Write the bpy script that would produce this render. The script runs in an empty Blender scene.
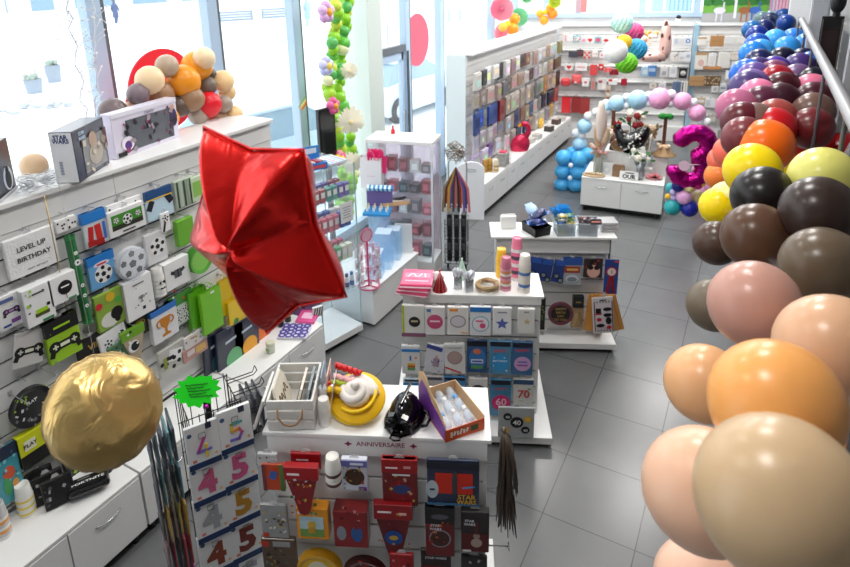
import bpy,bmesh,math,random
from mathutils import Vector,Matrix,Euler
random.seed(7)
SC=bpy.context.scene
COL=SC.collection
R=math.radians
PI=math.pi
F,PPX,PPY,PITCH,ROLL,YAW,CH=616.367,402.774,148.534,0.28033,-0.02792,0.527193,3.58
_cp,_sp=math.cos(PITCH),math.sin(PITCH)
_f0,_u0,_r0=Vector((0,_cp,-_sp)),Vector((0,_sp,_cp)),Vector((1,0,0))
_cr,_sr=math.cos(ROLL),math.sin(ROLL)
_MZ=Matrix.Rotation(YAW,3,'Z')
RT=_MZ@(_r0*_cr+_u0*_sr)
UP=_MZ@(-_r0*_sr+_u0*_cr)
FW=_MZ@_f0
CAM=Vector((0,0,CH))
def ray(px,py):return RT*((px-PPX)/F)-UP*((py-PPY)/F)+FW
def at(px,py,z=0.0):
 d=ray(px,py);return CAM+d*((z-CH)/d.z)
def onx(px,py,x):
 d=ray(px,py);return CAM+d*(x/d.x)
def ony(px,py,y):
 d=ray(px,py);return CAM+d*(y/d.y)
def dep(px,py,k):return CAM+ray(px,py)*k
def depth(p):return(Vector(p)-CAM).dot(FW)
def proj(p):
 v=Vector(p)-CAM;k=v.dot(FW)
 return(PPX+F*v.dot(RT)/k,PPY-F*v.dot(UP)/k)
def mpp(p):return depth(p)/F
_M={}
def srgb(c):return tuple((x/12.92 if x<=.04045 else((x+.055)/1.055)**2.4)for x in c)
def mat(c,rough=.5,metal=0.,kind='',alpha=1.):
 """procedural material from an sRGB colour; kind picks a surface family"""
 key=(tuple(round(x,3)for x in c),rough,metal,kind,alpha)
 if key in _M:return _M[key]
 m=bpy.data.materials.new('surface_%03d'%len(_M));m.use_nodes=True
 nt=m.node_tree;b=nt.nodes['Principled BSDF']
 l=srgb(c)+(1,)
 b.inputs['Base Color'].default_value=l
 b.inputs['Roughness'].default_value=rough
 b.inputs['Metallic'].default_value=metal
 def tex(scale,detail=2.):
  t=nt.nodes.new('ShaderNodeTexCoord');n=nt.nodes.new('ShaderNodeTexNoise')
  n.inputs['Scale'].default_value=scale;n.inputs['Detail'].default_value=detail
  nt.links.new(t.outputs['Object'],n.inputs['Vector']);return n
 def bump(n,s,d=.01):
  bp=nt.nodes.new('ShaderNodeBump');bp.inputs['Strength'].default_value=s;bp.inputs['Distance'].default_value=d
  nt.links.new(n.outputs['Fac'],bp.inputs['Height']);nt.links.new(bp.outputs['Normal'],b.inputs['Normal'])
 if kind=='foil':
  bump(tex(9.,3.),.35,.02)
 elif kind=='crinkle':
  bump(tex(60.,3.),.6,.006);b.inputs['Coat Weight'].default_value=.6;b.inputs['Coat Roughness'].default_value=.15
 elif kind=='plastic':
  b.inputs['Coat Weight'].default_value=.5;b.inputs['Coat Roughness'].default_value=.12
  bump(tex(28.,2.),.15,.004)
 elif kind=='balloon':
  b.inputs['Coat Weight'].default_value=.14;b.inputs['Coat Roughness'].default_value=.2;b.inputs['Specular IOR Level'].default_value=.3
  b.inputs['Subsurface Weight'].default_value=.25;b.inputs['Subsurface Radius'].default_value=(1.,.7,.5);b.inputs['Subsurface Scale'].default_value=.05
 elif kind=='pearl':
  b.inputs['Coat Weight'].default_value=.5;b.inputs['Coat Roughness'].default_value=.1
 elif kind=='mottle':
  n=tex(14.,4.);mx=nt.nodes.new('ShaderNodeMixRGB');mx.inputs[1].default_value=l
  mx.inputs[2].default_value=tuple(x*.55 for x in l[:3])+(1,)
  nt.links.new(n.outputs['Fac'],mx.inputs[0]);nt.links.new(mx.outputs[0],b.inputs['Base Color'])
 elif kind=='wood':
  n=tex(6.,4.);n.inputs['Distortion'].default_value=2.
  mx=nt.nodes.new('ShaderNodeMixRGB');mx.inputs[1].default_value=l
  mx.inputs[2].default_value=tuple(x*.75 for x in l[:3])+(1,)
  nt.links.new(n.outputs['Fac'],mx.inputs[0]);nt.links.new(mx.outputs[0],b.inputs['Base Color'])
 elif kind=='clear':
  tr=nt.nodes.new('ShaderNodeBsdfTransparent');mx=nt.nodes.new('ShaderNodeMixShader')
  mx.inputs[0].default_value=alpha
  tr.inputs[0].default_value=tuple(.5+.5*x for x in l[:3])+(1,)
  out=nt.nodes['Material Output']
  nt.links.new(tr.outputs[0],mx.inputs[1]);nt.links.new(b.outputs[0],mx.inputs[2]);nt.links.new(mx.outputs[0],out.inputs[0])
 elif kind=='emit':
  b.inputs['Emission Color'].default_value=l;b.inputs['Emission Strength'].default_value=alpha
 _M[key]=m
 return m
def paper(c):return mat(c,.55)
def plast(c):return mat(c,.35,0,'plastic')
def film(c,a=.22):return mat(c,.12,0,'clear',a)
WHITE=mat((.93,.93,.925),.38)
LAMI=mat((.92,.92,.915),.3)
SLAT=mat((.90,.90,.895),.42)
DARK=mat((.12,.12,.13),.5)
BLACKM=mat((.03,.03,.035),.35)
CHROME=mat((.75,.76,.78),.22,1.)
WIRE=mat((.78,.79,.80),.3,.4)
ALU=mat((.74,.79,.84),.4)
GLASS=mat((.99,1.,1.),.02,0,'clear',.07)
CLEAR=film((.95,.97,1.))
class MB:
 def __init__(s):s.bm=bmesh.new();s.mats=[]
 def mi(s,m):
  if m not in s.mats:s.mats.append(m)
  return s.mats.index(m)
 def _add(s,vs,fs,m,X=None,smooth=False):
  k=s.mi(m)
  bv=[s.bm.verts.new((X@Vector(v))if X is not None else v)for v in vs]
  for f in fs:
   try:
    q=s.bm.faces.new([bv[i]for i in f]);q.material_index=k;q.smooth=smooth
   except ValueError:pass
  return s
 def box(s,c,d,m,rot=None,bev=0.):
  x,y,z=[a/2 for a in d]
  X=Matrix.Translation(c)
  if rot is not None:X=X@(rot if isinstance(rot,Matrix)else Euler(rot).to_matrix().to_4x4())
  if bev<=0:
   vs=[(-x,-y,-z),(x,-y,-z),(x,y,-z),(-x,y,-z),(-x,-y,z),(x,-y,z),(x,y,z),(-x,y,z)]
   return s._add(vs,[(3,2,1,0),(4,5,6,7),(0,1,5,4),(1,2,6,5),(2,3,7,6),(3,0,4,7)],m,X)
  b2=bmesh.new();bmesh.ops.create_cube(b2,size=1.)
  for v in b2.verts:v.co=Vector((v.co.x*d[0],v.co.y*d[1],v.co.z*d[2]))
  bmesh.ops.bevel(b2,geom=b2.edges[:],offset=min(bev,.45*min(d)),segments=2,affect='EDGES',profile=.5)
  return s.merge(b2,m,X)
 def merge(s,b2,m,X=None,smooth=False):
  b2.verts.index_update()
  s._add([v.co.copy()for v in b2.verts],[[v.index for v in f.verts]for f in b2.faces],m,X,smooth);b2.free();return s
 def lathe(s,prof,m,n=20,X=None,smooth=True,caps=True):
  vs,fs=[],[]
  for r,z in prof:
   for i in range(n):
    a=2*PI*i/n;vs.append((r*math.cos(a),r*math.sin(a),z))
  for j in range(len(prof)-1):
   for i in range(n):
    k=(i+1)%n
    fs.append((j*n+i,j*n+k,(j+1)*n+k,(j+1)*n+i))
  s._add(vs,fs,m,X,smooth)
  if caps:
   for j,fl in((0,True),(len(prof)-1,False)):
    if prof[j][0]>1e-4:
     ring=[(prof[j][0]*math.cos(2*PI*i/n),prof[j][0]*math.sin(2*PI*i/n),prof[j][1])for i in range(n)]
     s._add(ring,[tuple(reversed(range(n)))if fl else tuple(range(n))],m,X)
  return s
 def cyl(s,a,b,r,m,n=12,r2=None,smooth=True):
  a,b=Vector(a),Vector(b);d=b-a;L=d.length
  X=Matrix.Translation(a)@d.to_track_quat('Z','Y').to_matrix().to_4x4()
  return s.lathe([(r,0),(r if r2 is None else r2,L)],m,n,X,smooth)
 def sph(s,c,r,m,n=20,k=12,rot=None):
  if not hasattr(r,'__len__'):r=(r,r,r)
  X=Matrix.Translation(c)
  if rot is not None:X=X@(rot if isinstance(rot,Matrix)else Euler(rot).to_matrix().to_4x4())
  X=X@Matrix.Diagonal((r[0],r[1],r[2],1))
  pr=[(max(1e-5,math.sin(PI*j/k)),-math.cos(PI*j/k))for j in range(k+1)]
  return s.lathe(pr,m,n,X,True,False)
 def tube(s,pts,r,m,n=8,closed=False):
  pts=[Vector(p)for p in pts];N=len(pts)
  rr=r if hasattr(r,'__len__')else[r]*N
  vs,fs=[],[];prev=None
  for i,p in enumerate(pts):
   t=(pts[(i+1)%N]-pts[i-1])if closed else(pts[min(i+1,N-1)]-pts[max(i-1,0)])
   t=t.normalized()
   if prev is None:
    prev=t.orthogonal().normalized()
   prev=(prev-t*prev.dot(t))
   if prev.length<1e-6:prev=t.orthogonal()
   prev.normalize();q=t.cross(prev)
   for k in range(n):
    a=2*PI*k/n;vs.append(p+(prev*math.cos(a)+q*math.sin(a))*rr[i])
  for i in range(N if closed else N-1):
   j=(i+1)%N
   for k in range(n):
    l=(k+1)%n;fs.append((i*n+k,i*n+l,j*n+l,j*n+k))
  if not closed:
   fs.append(tuple(reversed(range(n))));fs.append(tuple((N-1)*n+k for k in range(n)))
  return s._add(vs,fs,m,None,True)
 def prism(s,out,y0,y1,m,X=None):
  """outline in x,z extruded along y"""
  n=len(out)
  vs=[(x,y0,z)for x,z in out]+[(x,y1,z)for x,z in out]
  fs=[tuple(range(n)),tuple(reversed(range(n,2*n)))]+[(i,n+i,n+(i+1)%n,(i+1)%n)for i in range(n)]
  return s._add(vs,fs,m,X)
 def slab(s,out,z0,z1,m,X=None):
  """outline in x,y extruded along z"""
  n=len(out)
  vs=[(x,y,z0)for x,y in out]+[(x,y,z1)for x,y in out]
  fs=[tuple(reversed(range(n))),tuple(range(n,2*n))]+[(i,(i+1)%n,n+(i+1)%n,n+i)for i in range(n)]
  return s._add(vs,fs,m,X)
 def text(s,t,size,m,X,ext=.0006,bold=0.):
  key=(t,bold)
  if key not in _TX:
   cu=bpy.data.curves.new('lettering','FONT');cu.body=t;cu.size=1.;cu.align_x='CENTER';cu.align_y='CENTER'
   cu.resolution_u=2;cu.offset=bold
   o=bpy.data.objects.new('lettering',cu);me=o.to_mesh()
   _TX[key]=([v.co.copy()for v in me.vertices],[tuple(p.vertices)for p in me.polygons])
   o.to_mesh_clear();bpy.data.objects.remove(o);bpy.data.curves.remove(cu)
  vs,fs=_TX[key]
  return s._add(vs,fs,m,X@Matrix.Scale(size,4))
 def build(s,name,parent=None,loc=None,rot=None,smooth_all=False,subd=0):
  if not s.bm.faces:s.bm.free();return None
  me=bpy.data.meshes.new(name)
  bmesh.ops.recalc_face_normals(s.bm,faces=s.bm.faces[:])if smooth_all else None
  s.bm.to_mesh(me);s.bm.free()
  for m in s.mats:me.materials.append(m)
  o=bpy.data.objects.new(name,me);COL.objects.link(o)
  if parent is not None:o.parent=parent
  if loc is not None:o.location=loc
  if rot is not None:o.rotation_euler=rot
  if smooth_all:
   for p in me.polygons:p.use_smooth=True
  if subd:
   md=o.modifiers.new('subd','SUBSURF');md.levels=subd;md.render_levels=subd
  return o
_TX={}
def tag(o,label,cat,group=None,kind=None):
 o['label']=label;o['category']=cat
 if group:o['group']=group
 if kind:o['kind']=kind
 return o
def thing(name,label,cat,loc=(0,0,0),rz=0.,group=None,rot=None):
 o=bpy.data.objects.new(name,None);COL.objects.link(o);o.empty_display_size=.05
 o.location=loc;o.rotation_euler=rot if rot is not None else(0,0,rz)
 return tag(o,label,cat,group)
def struct(o):
 o['kind']='structure';return o
FRONT=Matrix.Rotation(R(90),4,'X')
def fx(x,y,z,roll=0.):return Matrix.Translation((x,y,z))@Matrix.Rotation(roll,4,'Y')@FRONT
def flat(x,y,z,a=0.):return Matrix.Translation((x,y,z))@Matrix.Rotation(a,4,'Z')
ORD=['first','second','third','fourth','fifth','sixth','seventh','eighth','ninth','tenth','eleventh','twelfth','thirteenth','fourteenth','fifteenth','sixteenth','seventeenth','eighteenth']
class Fac:
 def __init__(s,x,y,deg):
  s.p=Vector((x,y,0));s.a=R(deg);s.u=Vector((math.cos(s.a),math.sin(s.a),0));s.n=Vector((math.sin(s.a),-math.cos(s.a),0))
 def hit(s,px,py,d=0.):
  q=s.p+s.n*d;r=ray(px,py);k=(q-CAM).dot(s.n)/r.dot(s.n);return CAM+r*k
 def uz(s,px,py,d=0.):
  h=s.hit(px,py,d);return((h-s.p).dot(s.u),h.z)
 def P(s,u,d,z):return s.p+s.u*u+s.n*d+Vector((0,0,z))
 def size(s,h,wpx,hpx):
  a=proj(h);b=proj(h+s.u*.01);c=proj(h+Vector((0,0,.01)))
  return(wpx*.01/max(1e-6,abs(b[0]-a[0])),hpx*.01/max(1e-6,abs(c[1]-a[1])))
FL=Fac(-3.58,0,90)
FB=Fac(-3.70,8.27,90)
FW_=Fac(-3.772,13.103,15)
F1=Fac(-1.907,1.822,25)
F2=Fac(-2.198,3.67,24.6)
F3=Fac(-1.99,5.03,25)
def motifs(root,spec,w,h,y):
 """spec entries: kind, cx, cz, (size...), colour - fractions of the card"""
 mb,tx=MB(),MB()
 e=.0012
 for i,q in enumerate(spec):
  if q[0]=='text':q=('text',q[2],q[3],q[1])+tuple(q[4:])
  k,cx,cz=q[0],q[1]*w,q[2]*h
  yy=y-.0008*(i+1)
  if k=='disc':
   r=q[3]*w
   mb.lathe([(r,0),(r,e)],paper(q[4]),24,fx(cx,yy+e,cz),False)
  elif k=='oval':
   mb.lathe([(1,0),(1,e)],paper(q[5]),24,fx(cx,yy+e,cz)@Matrix.Diagonal((q[3]*w,q[4]*h,1,1)),False)
  elif k=='rect':
   mb.box((cx,yy+e/2,cz),(q[3]*w,e,q[4]*h),paper(q[5]),rot=(0,q[6]if len(q)>6 else 0,0))
  elif k=='star':
   r=q[3]*w
   mb.prism([(cx+(r if j%2==0 else r*.45)*math.sin(PI*j/5),cz+(r if j%2==0 else r*.45)*math.cos(PI*j/5))for j in range(10)],yy,yy+e,paper(q[4]))
  elif k=='heart':
   r=q[3]*w
   pts=[(16*math.sin(t)**3/16,(13*math.cos(t)-5*math.cos(2*t)-2*math.cos(3*t)-math.cos(4*t))/16)for t in[2*PI*j/20 for j in range(20)]]
   mb.prism([(cx+r*a,cz+r*b)for a,b in pts],yy,yy+e,paper(q[4]))
  elif k=='ball':
   r=q[3]*w
   mb.lathe([(r,0),(r,e)],paper((.92,.92,.92)),24,fx(cx,yy+e,cz),False)
   for j in range(6):
    a=2*PI*j/5;d=0 if j==5 else .72*r;rr=.30*r if j==5 else .25*r
    mb.prism([(cx+d*math.sin(a)+rr*math.sin(a+2*PI*k2/5),cz+d*math.cos(a)+rr*math.cos(a+2*PI*k2/5))for k2 in range(5)],yy-e,yy,paper((.05,.05,.05)))
  elif k=='pad':
   r=q[3]*w
   mb.box((cx,yy,cz),(r*1.5,e,r*.62),paper(q[4]))
   for sx in(-1,1):
    mb.lathe([(r*.45,0),(r*.45,e)],paper(q[4]),16,fx(cx+sx*r*.75,yy+e,cz),False)
    mb.box((cx+sx*r*.98,yy,cz-r*.42),(r*.38,e,r*.7),paper(q[4]),rot=(0,-sx*.35,0))
    mb.box((cx+sx*r*.72,yy-e,cz),(r*.42,e,r*.12),paper(q[5]));mb.box((cx+sx*r*.72,yy-e,cz),(r*.12,e,r*.42),paper(q[5]))
   mb.box((cx,yy-e,cz),(r*.7,e,r*.26),paper(q[5]))
  elif k=='cup':
   r=q[3]*w
   mb.prism([(cx+a*r,cz+b*r)for a,b in((-.6,.9),(.6,.9),(.5,.2),(.15,-.2),(.12,-.6),(.45,-.75),(.45,-.95),(-.45,-.95),(-.45,-.75),(-.12,-.6),(-.15,-.2),(-.5,.2))],yy,yy+e,paper(q[4]))
   for sx in(-1,1):
    mb.tube([(cx+sx*r*(.55+.35*math.sin(t)),yy,cz+r*(.45+.35*math.cos(t)))for t in[j*PI/6 for j in range(7)]],r*.07,paper(q[4]),6)
  elif k=='dots':
   rnd=random.Random(q[4])
   for _ in range(q[3]):
    mb.lathe([(q[6]*w,0),(q[6]*w,e)],paper(q[5][_%len(q[5])]),8,fx(cx+rnd.uniform(-.42,.42)*w,yy+e,cz+rnd.uniform(-.36,.36)*h),False)
  elif k=='bits':
   rnd=random.Random(q[4])
   for _ in range(q[3]):
    s_=q[6]*w*rnd.uniform(.6,1.4)
    mb.box((cx+rnd.uniform(-.4,.4)*w,yy-.0002*_,cz+rnd.uniform(-.38,.38)*h),(s_,e,s_*rnd.uniform(.4,1)),paper(q[5][_%len(q[5])]),rot=(0,rnd.uniform(0,3),0))
  elif k=='text':
   tx.text(q[3],q[4]*h,paper(q[5]),fx(cx,yy-.001,cz,q[6]if len(q)>6 else 0.),bold=.02)
 mb.build('printed_motif',root);tx.build('lettering',root)
def b_pack(root,w,h,t=.02,card=(.94,.94,.94),head=None,hh=.18,spec=(),wrap=True,kind='plastic',side=None,layers=0):
 """flat hanging packet: printed card in a bag, header strip, hang tab; a few more packets behind on the same hook belong to other things"""
 mb=MB();m=mat(card,.4,0,kind)
 mb.box((0,0,h*.5),(w,t,h),m,bev=min(.006,t*.4))
 mb.build('printed_card',root)
 if head is not None:
  mb=MB();mb.box((0,0,h*(1-hh/2)),(w*1.01,t*1.12,h*hh),plast(head));mb.build('header_card',root)
 motifs(root,spec,w,h,-t/2-.001)
 mb=MB();mb.prism([(-.025,h),(-.012,h+.020),(.012,h+.020),(.025,h)],-.001,.001,film((.95,.95,.95),.35));mb.build('hang_tab',root)
def b_box(root,w,h,t=.08,card=(.92,.92,.92),side=None,spec=(),bev=.003,name='carton'):
 mb=MB();mb.box((0,0,h/2),(w,t,h),plast(card),bev=bev);mb.build(name,root)
 if side is not None:
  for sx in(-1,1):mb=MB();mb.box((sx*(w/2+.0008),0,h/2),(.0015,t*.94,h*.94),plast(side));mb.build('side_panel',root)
 motifs(root,spec,w,h,-t/2-.001)
def b_pennant(root,w,h,t=.02,card=(.6,.05,.08),head=(.7,.06,.1),spec=()):
 """cone shaped sweet bag with a wide header"""
 mb=MB();mb.prism([(-w*.46,h*.78),(w*.46,h*.78),(w*.16,h*.03),(0,0),(-w*.13,h*.03)],-t/2,t/2,plast(card));mb.build('cone_bag',root)
 mb=MB();mb.box((0,0,h*.87),(w,t*1.3,h*.26),plast(head),bev=.003);mb.build('header_card',root)
 motifs(root,spec,w,h,-t/2-.004)
def b_plates(root,w,h,n=6,col=(.1,.1,.1),rim=None,spec=(),t=.008):
 """stack of round plates hung face out"""
 r=min(w,h)/2
 for i in range(n):
  mb=MB();yy=-i*t
  X=Matrix.Translation((0,yy,h/2))@FRONT
  mb.lathe([(r*.72,0),(r*.76,.002),(r*.98,.012),(r,.012),(r,.010),(r*.78,0)],plast(rim or col),32,X)
  mb.lathe([(.0005,0.001),(r*.76,.001),(r*.76,.003),(.0005,.003)],plast(col),32,X,False,False)
  mb.build('plate',root)
 motifs(root,spec,w,h,-n*t+.004)
def b_cups(root,w,h,n=8,cols=((.95,.95,.95),),r2=None):
 """stack of nested paper cups, mouth down"""
 r=w/2;r2=r2 or r*.80
 ch=min(h*.42,.085);st=(h-ch)/max(1,n-1)
 for i in range(n):
  z=i*st;mb=MB()
  mb.lathe([(r,z),(r*1.03,z+.003),(r,z+.007),(r-(r-r2)*.5,z+ch*.5),(r2,z+ch),(r2*.97,z+ch+.001),(r2*.93,z+ch-.004),(.0005,z+ch-.004)],plast(cols[i%len(cols)]),20)
  mb.build('paper_cup',root)
def b_bag(root,w,h,t=.05,col=(.4,.75,.15),handle=None,spec=()):
 """paper gift bag with gussets and rope handles"""
 mb=MB();mb.prism([(-w/2,0),(w/2,0),(w/2,h),(-w/2,h)],-t/2,-t/2+.0015,plast(col))
 mb.prism([(-w/2,0),(w/2,0),(w/2,h),(-w/2,h)],t/2-.0015,t/2,plast(col))
 for sx in(-1,1):mb.box((sx*w/2,0,h/2),(.0015,t,h),plast(col))
 mb.box((0,0,.001),(w,t,.002),plast(col));mb.build('bag_body',root)
 mb=MB()
 for y in(-t/2,t/2):
  mb.tube([(w*.2*math.cos(a),y,h+w*.3*math.sin(a))for a in[PI*j/10 for j in range(11)]],.0025,plast(handle or col),6)
 mb.build('handle',root);motifs(root,spec,w,h,-t/2-.001)
def hang(fac,px,py,wpx,hpx,d,fn,name,label,cat,group=None,roll=0.,yaw=0.,tiltx=0.,**kw):
 """hang a thing on a facade so that its middle stands at (px,py), d metres in front of the plane"""
 c=fac.hit(px,py,d);w,h=fac.size(c,wpx,hpx)
 r=thing(name,label,cat,c-Vector((0,0,h/2)),group=group)
 r.rotation_euler=Euler((tiltx,roll,fac.a+yaw))
 fn(r,w,h,**kw)
 HOOKS.append((fac,(c-fac.p).dot(fac.u),c.z+h/2+.014,d))
 return r
HOOKS=[]
def stand(px,py,z,wpx,hpx,fn,name,label,cat,rz=0.,group=None,**kw):
 """stand a thing with its foot's middle at (px,py) on a top of height z"""
 p=at(px,py,z);m=mpp(p)
 r=thing(name,label,cat,p,rz,group)
 fn(r,wpx*m,hpx*m,**kw);return r
def cname(c):
 r,g,b=c;mx,mn=max(c),min(c)
 if mx-mn<.07:return 'black' if mx<.27 else 'dark grey' if mx<.48 else 'grey' if mx<.7 else 'pale grey' if mx<.80 else 'white'
 if b==mx:return 'navy' if mx<.4 else 'blue' if r<.4 else 'lilac'
 if g>=r:return 'green'
 if r-g>.25 and g-b<.12:return 'red' if r>.45 else 'dark red'
 return 'dark brown' if mx<.36 else 'brown' if mx<.58 else 'gold' if r-b>.25 else 'beige'
def nodemat(name,fn):
 m=bpy.data.materials.new(name);m.use_nodes=True;fn(m.node_tree,m.node_tree.nodes['Principled BSDF']);return m
def _floor(nt,b):
 t=nt.nodes.new('ShaderNodeTexCoord');mp=nt.nodes.new('ShaderNodeMapping');br=nt.nodes.new('ShaderNodeTexBrick')
 mp.inputs['Location'].default_value=(-.28,-.34,0)
 br.offset=0;br.squash=1
 br.inputs['Scale'].default_value=1;br.inputs['Brick Width'].default_value=.6;br.inputs['Row Height'].default_value=.6
 br.inputs['Mortar Size'].default_value=.0035;br.inputs['Mortar Smooth'].default_value=.1;br.inputs['Bias'].default_value=0
 br.inputs['Color1'].default_value=srgb((.43,.435,.44))+(1,);br.inputs['Color2'].default_value=srgb((.415,.42,.425))+(1,);br.inputs['Mortar'].default_value=srgb((.22,.22,.225))+(1,)
 nt.links.new(t.outputs['Object'],mp.inputs['Vector']);nt.links.new(mp.outputs[0],br.inputs['Vector'])
 n=nt.nodes.new('ShaderNodeTexNoise');n.inputs['Scale'].default_value=5;n.inputs['Detail'].default_value=5
 nt.links.new(t.outputs['Object'],n.inputs['Vector'])
 mx=nt.nodes.new('ShaderNodeMixRGB');mx.blend_type='MULTIPLY';mx.inputs[0].default_value=.18
 nt.links.new(br.outputs['Color'],mx.inputs[1]);nt.links.new(n.outputs['Fac'],mx.inputs[2]);nt.links.new(mx.outputs[0],b.inputs['Base Color'])
 b.inputs['Roughness'].default_value=.26
 bp=nt.nodes.new('ShaderNodeBump');bp.inputs['Strength'].default_value=.3;bp.inputs['Distance'].default_value=.002;bp.invert=True
 nt.links.new(br.outputs['Fac'],bp.inputs['Height']);nt.links.new(bp.outputs[0],b.inputs['Normal'])
FLOORM=nodemat('grey_floor_tiles',_floor)
WALLM=mat((.93,.935,.94),.7)
X0,X1,Y0,Y1,ZC=-4.8,4.2,-2.6,15.9,5.2
mb=MB();mb.box(((X0+X1)/2,(Y0+Y1)/2,-.05),(X1-X0,Y1-Y0,.1),FLOORM);struct(mb.build('floor'))
mb=MB();mb.box(((X0+X1)/2,(Y0+Y1)/2,ZC+.05),(X1-X0,Y1-Y0,.1),WALLM);struct(mb.build('ceiling'))
mb=MB();mb.box((X1+.05,(Y0+Y1)/2,ZC/2),(.1,Y1-Y0,ZC),mat((.66,.66,.67),.7));struct(mb.build('wall_right'))
mb=MB();mb.box(((X0+X1)/2,Y0-.05,ZC/2),(X1-X0,.1,ZC),mat((.66,.66,.67),.7));struct(mb.build('wall_front'))
edges=[-2.6,-.53,.73,1.99,3.25,4.51,5.78,7.2,8.40,9.58,11.9,13.3]
FRAME=mat((.68,.77,.86),.45);FRAMED=mat((.36,.39,.42),.45)
mb=MB()
for y in edges:
 if y==7.2:continue
 mb.box((X0+.04,y-.07,ZC/2),(.12,.13,ZC),FRAME,bev=.006)
 mb.box((X0+.05,y+.012,ZC/2),(.09,.03,ZC),FRAMED)
struct(mb.build('trim_1'))
mb=MB()
mb.box((X0+.03,(edges[0]+edges[-1])/2,.06),(.1,edges[-1]-edges[0],.12),FRAME)
mb.box((X0+.03,(edges[0]+edges[-1])/2,ZC-.08),(.1,edges[-1]-edges[0],.16),FRAME)
struct(mb.build('trim_2'))
wn=0
for a,b in zip(edges[:-1],edges[1:]):
 wn+=1
 if(a,b)==(7.2,8.40):
  mb=MB();mb.box((X0,7.84,3.72),(.012,.88,2.4),GLASS);struct(mb.build('window_%d'%wn))
  continue
 mb=MB();mb.box((X0,(a+b)/2,ZC/2),(.012,b-a-.14,ZC-.28),GLASS)
 struct(mb.build('window_%d'%wn))
d=bpy.data.objects.new('door_1',None);COL.objects.link(d);d.location=(X0+.03,7.86,0);struct(d)
mb=MB()
for y in(-.42,.36):mb.box((0,y,1.2),(.07,.09,2.4),FRAME)
mb.box((.02,.445,1.2),(.11,.07,2.4),mat((.2,.22,.24),.5))
mb.box((0,-.03,.1),(.07,.7,.2),FRAME);mb.box((0,-.03,2.33),(.07,.8,.12),FRAME);mb.box((0.01,0,2.45),(.1,.96,.10),FRAMED)
mb.build('door_frame',d)
mb=MB();mb.box((0,0,1.25),(.012,.70,2.1),GLASS);mb.build('glass_pane',d)
mb=MB();mb.cyl((.08,.30,.8),(.08,.30,1.5),.016,CHROME);mb.build('door_handle',d)
mb=MB();mb.box((-4.80,7.2,ZC/2),(.44,.36,ZC),mat((.80,.84,.82),.6),bev=.006);struct(mb.build('trim_3'))
def bw(u,d,z):return FW_.P(u,d,z)
def bwobj(name,boxes,kind=True):
 mb=MB()
 for(u,d,z),s,m in boxes:mb.box((u,-d,z),s,m)
 o=mb.build(name,None,FW_.p,(0,0,FW_.a))
 return struct(o)if kind else o
bwobj('wall_back',[((3.4,-.55,1.27),(9.4,.1,2.54),WALLM),((3.4,-.55,4.9),(9.4,.1,.6),WALLM),((6.2,-.55,3.5),(3.8,.1,2.2),WALLM)])
bwobj('trim_4',[((u,-.52,3.55),(.13,.12,2.1),FRAME)for u in(-.25,.42,1.72,2.78,4.2)]+[((1.3,-.5,2.56),(5.2,.14,.09),FRAME)])
for i,(a,b)in enumerate(((-.2,.36),(.48,1.66),(1.78,2.72))):
 bwobj('window_%d'%(wn+1+i),[(((a+b)/2,-.55,3.6),(b-a,.012,1.98),GLASS)])
mb=MB();mb.box((2.37,3.2,1.93),(3.7,11.6,.14),mat((.45,.45,.46),.6));struct(mb.build('trim_5'))
mb=MB();mb.box((.5,3.2,1.9),(.06,11.6,.3),WALLM);struct(mb.build('trim_6'))
GROUND=mat((.93,.95,.97),.8)
mb=MB();mb.box((-55,35,-.16),(100,190,.1),GROUND);struct(mb.build('trim_7'))
W=bpy.data.worlds.new('sky');SC.world=W;W.use_nodes=True
bg=W.node_tree.nodes['Background'];bg.inputs[0].default_value=(.94,.975,1.,1);bg.inputs[1].default_value=2.7
lampm=mat((1.,.98,.95),.5,0,'emit',6.)
k=0
for x in(-2.9,-.9):
 for y in(.9,3.6,6.4,9.2,12.):
  t=thing('ceiling_light','square white ceiling light panel','ceiling light',(x,y,ZC),group='ceiling light panels')
  mb=MB();mb.box((0,0,-.03),(.64,.64,.06),WHITE,bev=.004);mb.build('housing',t)
  mb=MB();mb.box((0,0,-.063),(.58,.58,.006),lampm);mb.build('diffuser',t)
  l=bpy.data.lights.new('ceiling_lamp','AREA');l.shape='SQUARE';l.size=.56;l.energy={.9:18,3.6:26,6.4:48,9.2:75,12.:85}[y]*(1.9 if x>-1 and y<5 else .8 if y<5 else 1);l.color=(1,.97,.93)
  o=bpy.data.objects.new('ceiling_lamp',l);COL.objects.link(o);o.location=(x,y,ZC-.08)
  k+=1
def slats(mb,u0,u1,y,z0,z1,step=.15,gap=.015,th=.016):
 mb.box(((u0+u1)/2,y+th*.5+.004,(z0+z1)/2),(u1-u0,.008,z1-z0),BLACKM)
 z=z1
 while z>z0+.02:
  a=max(z0,z-step+gap);mb.box(((u0+u1)/2,y,(a+z)/2),(u1-u0,th*.99,z-a),SLAT);z-=step
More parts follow.
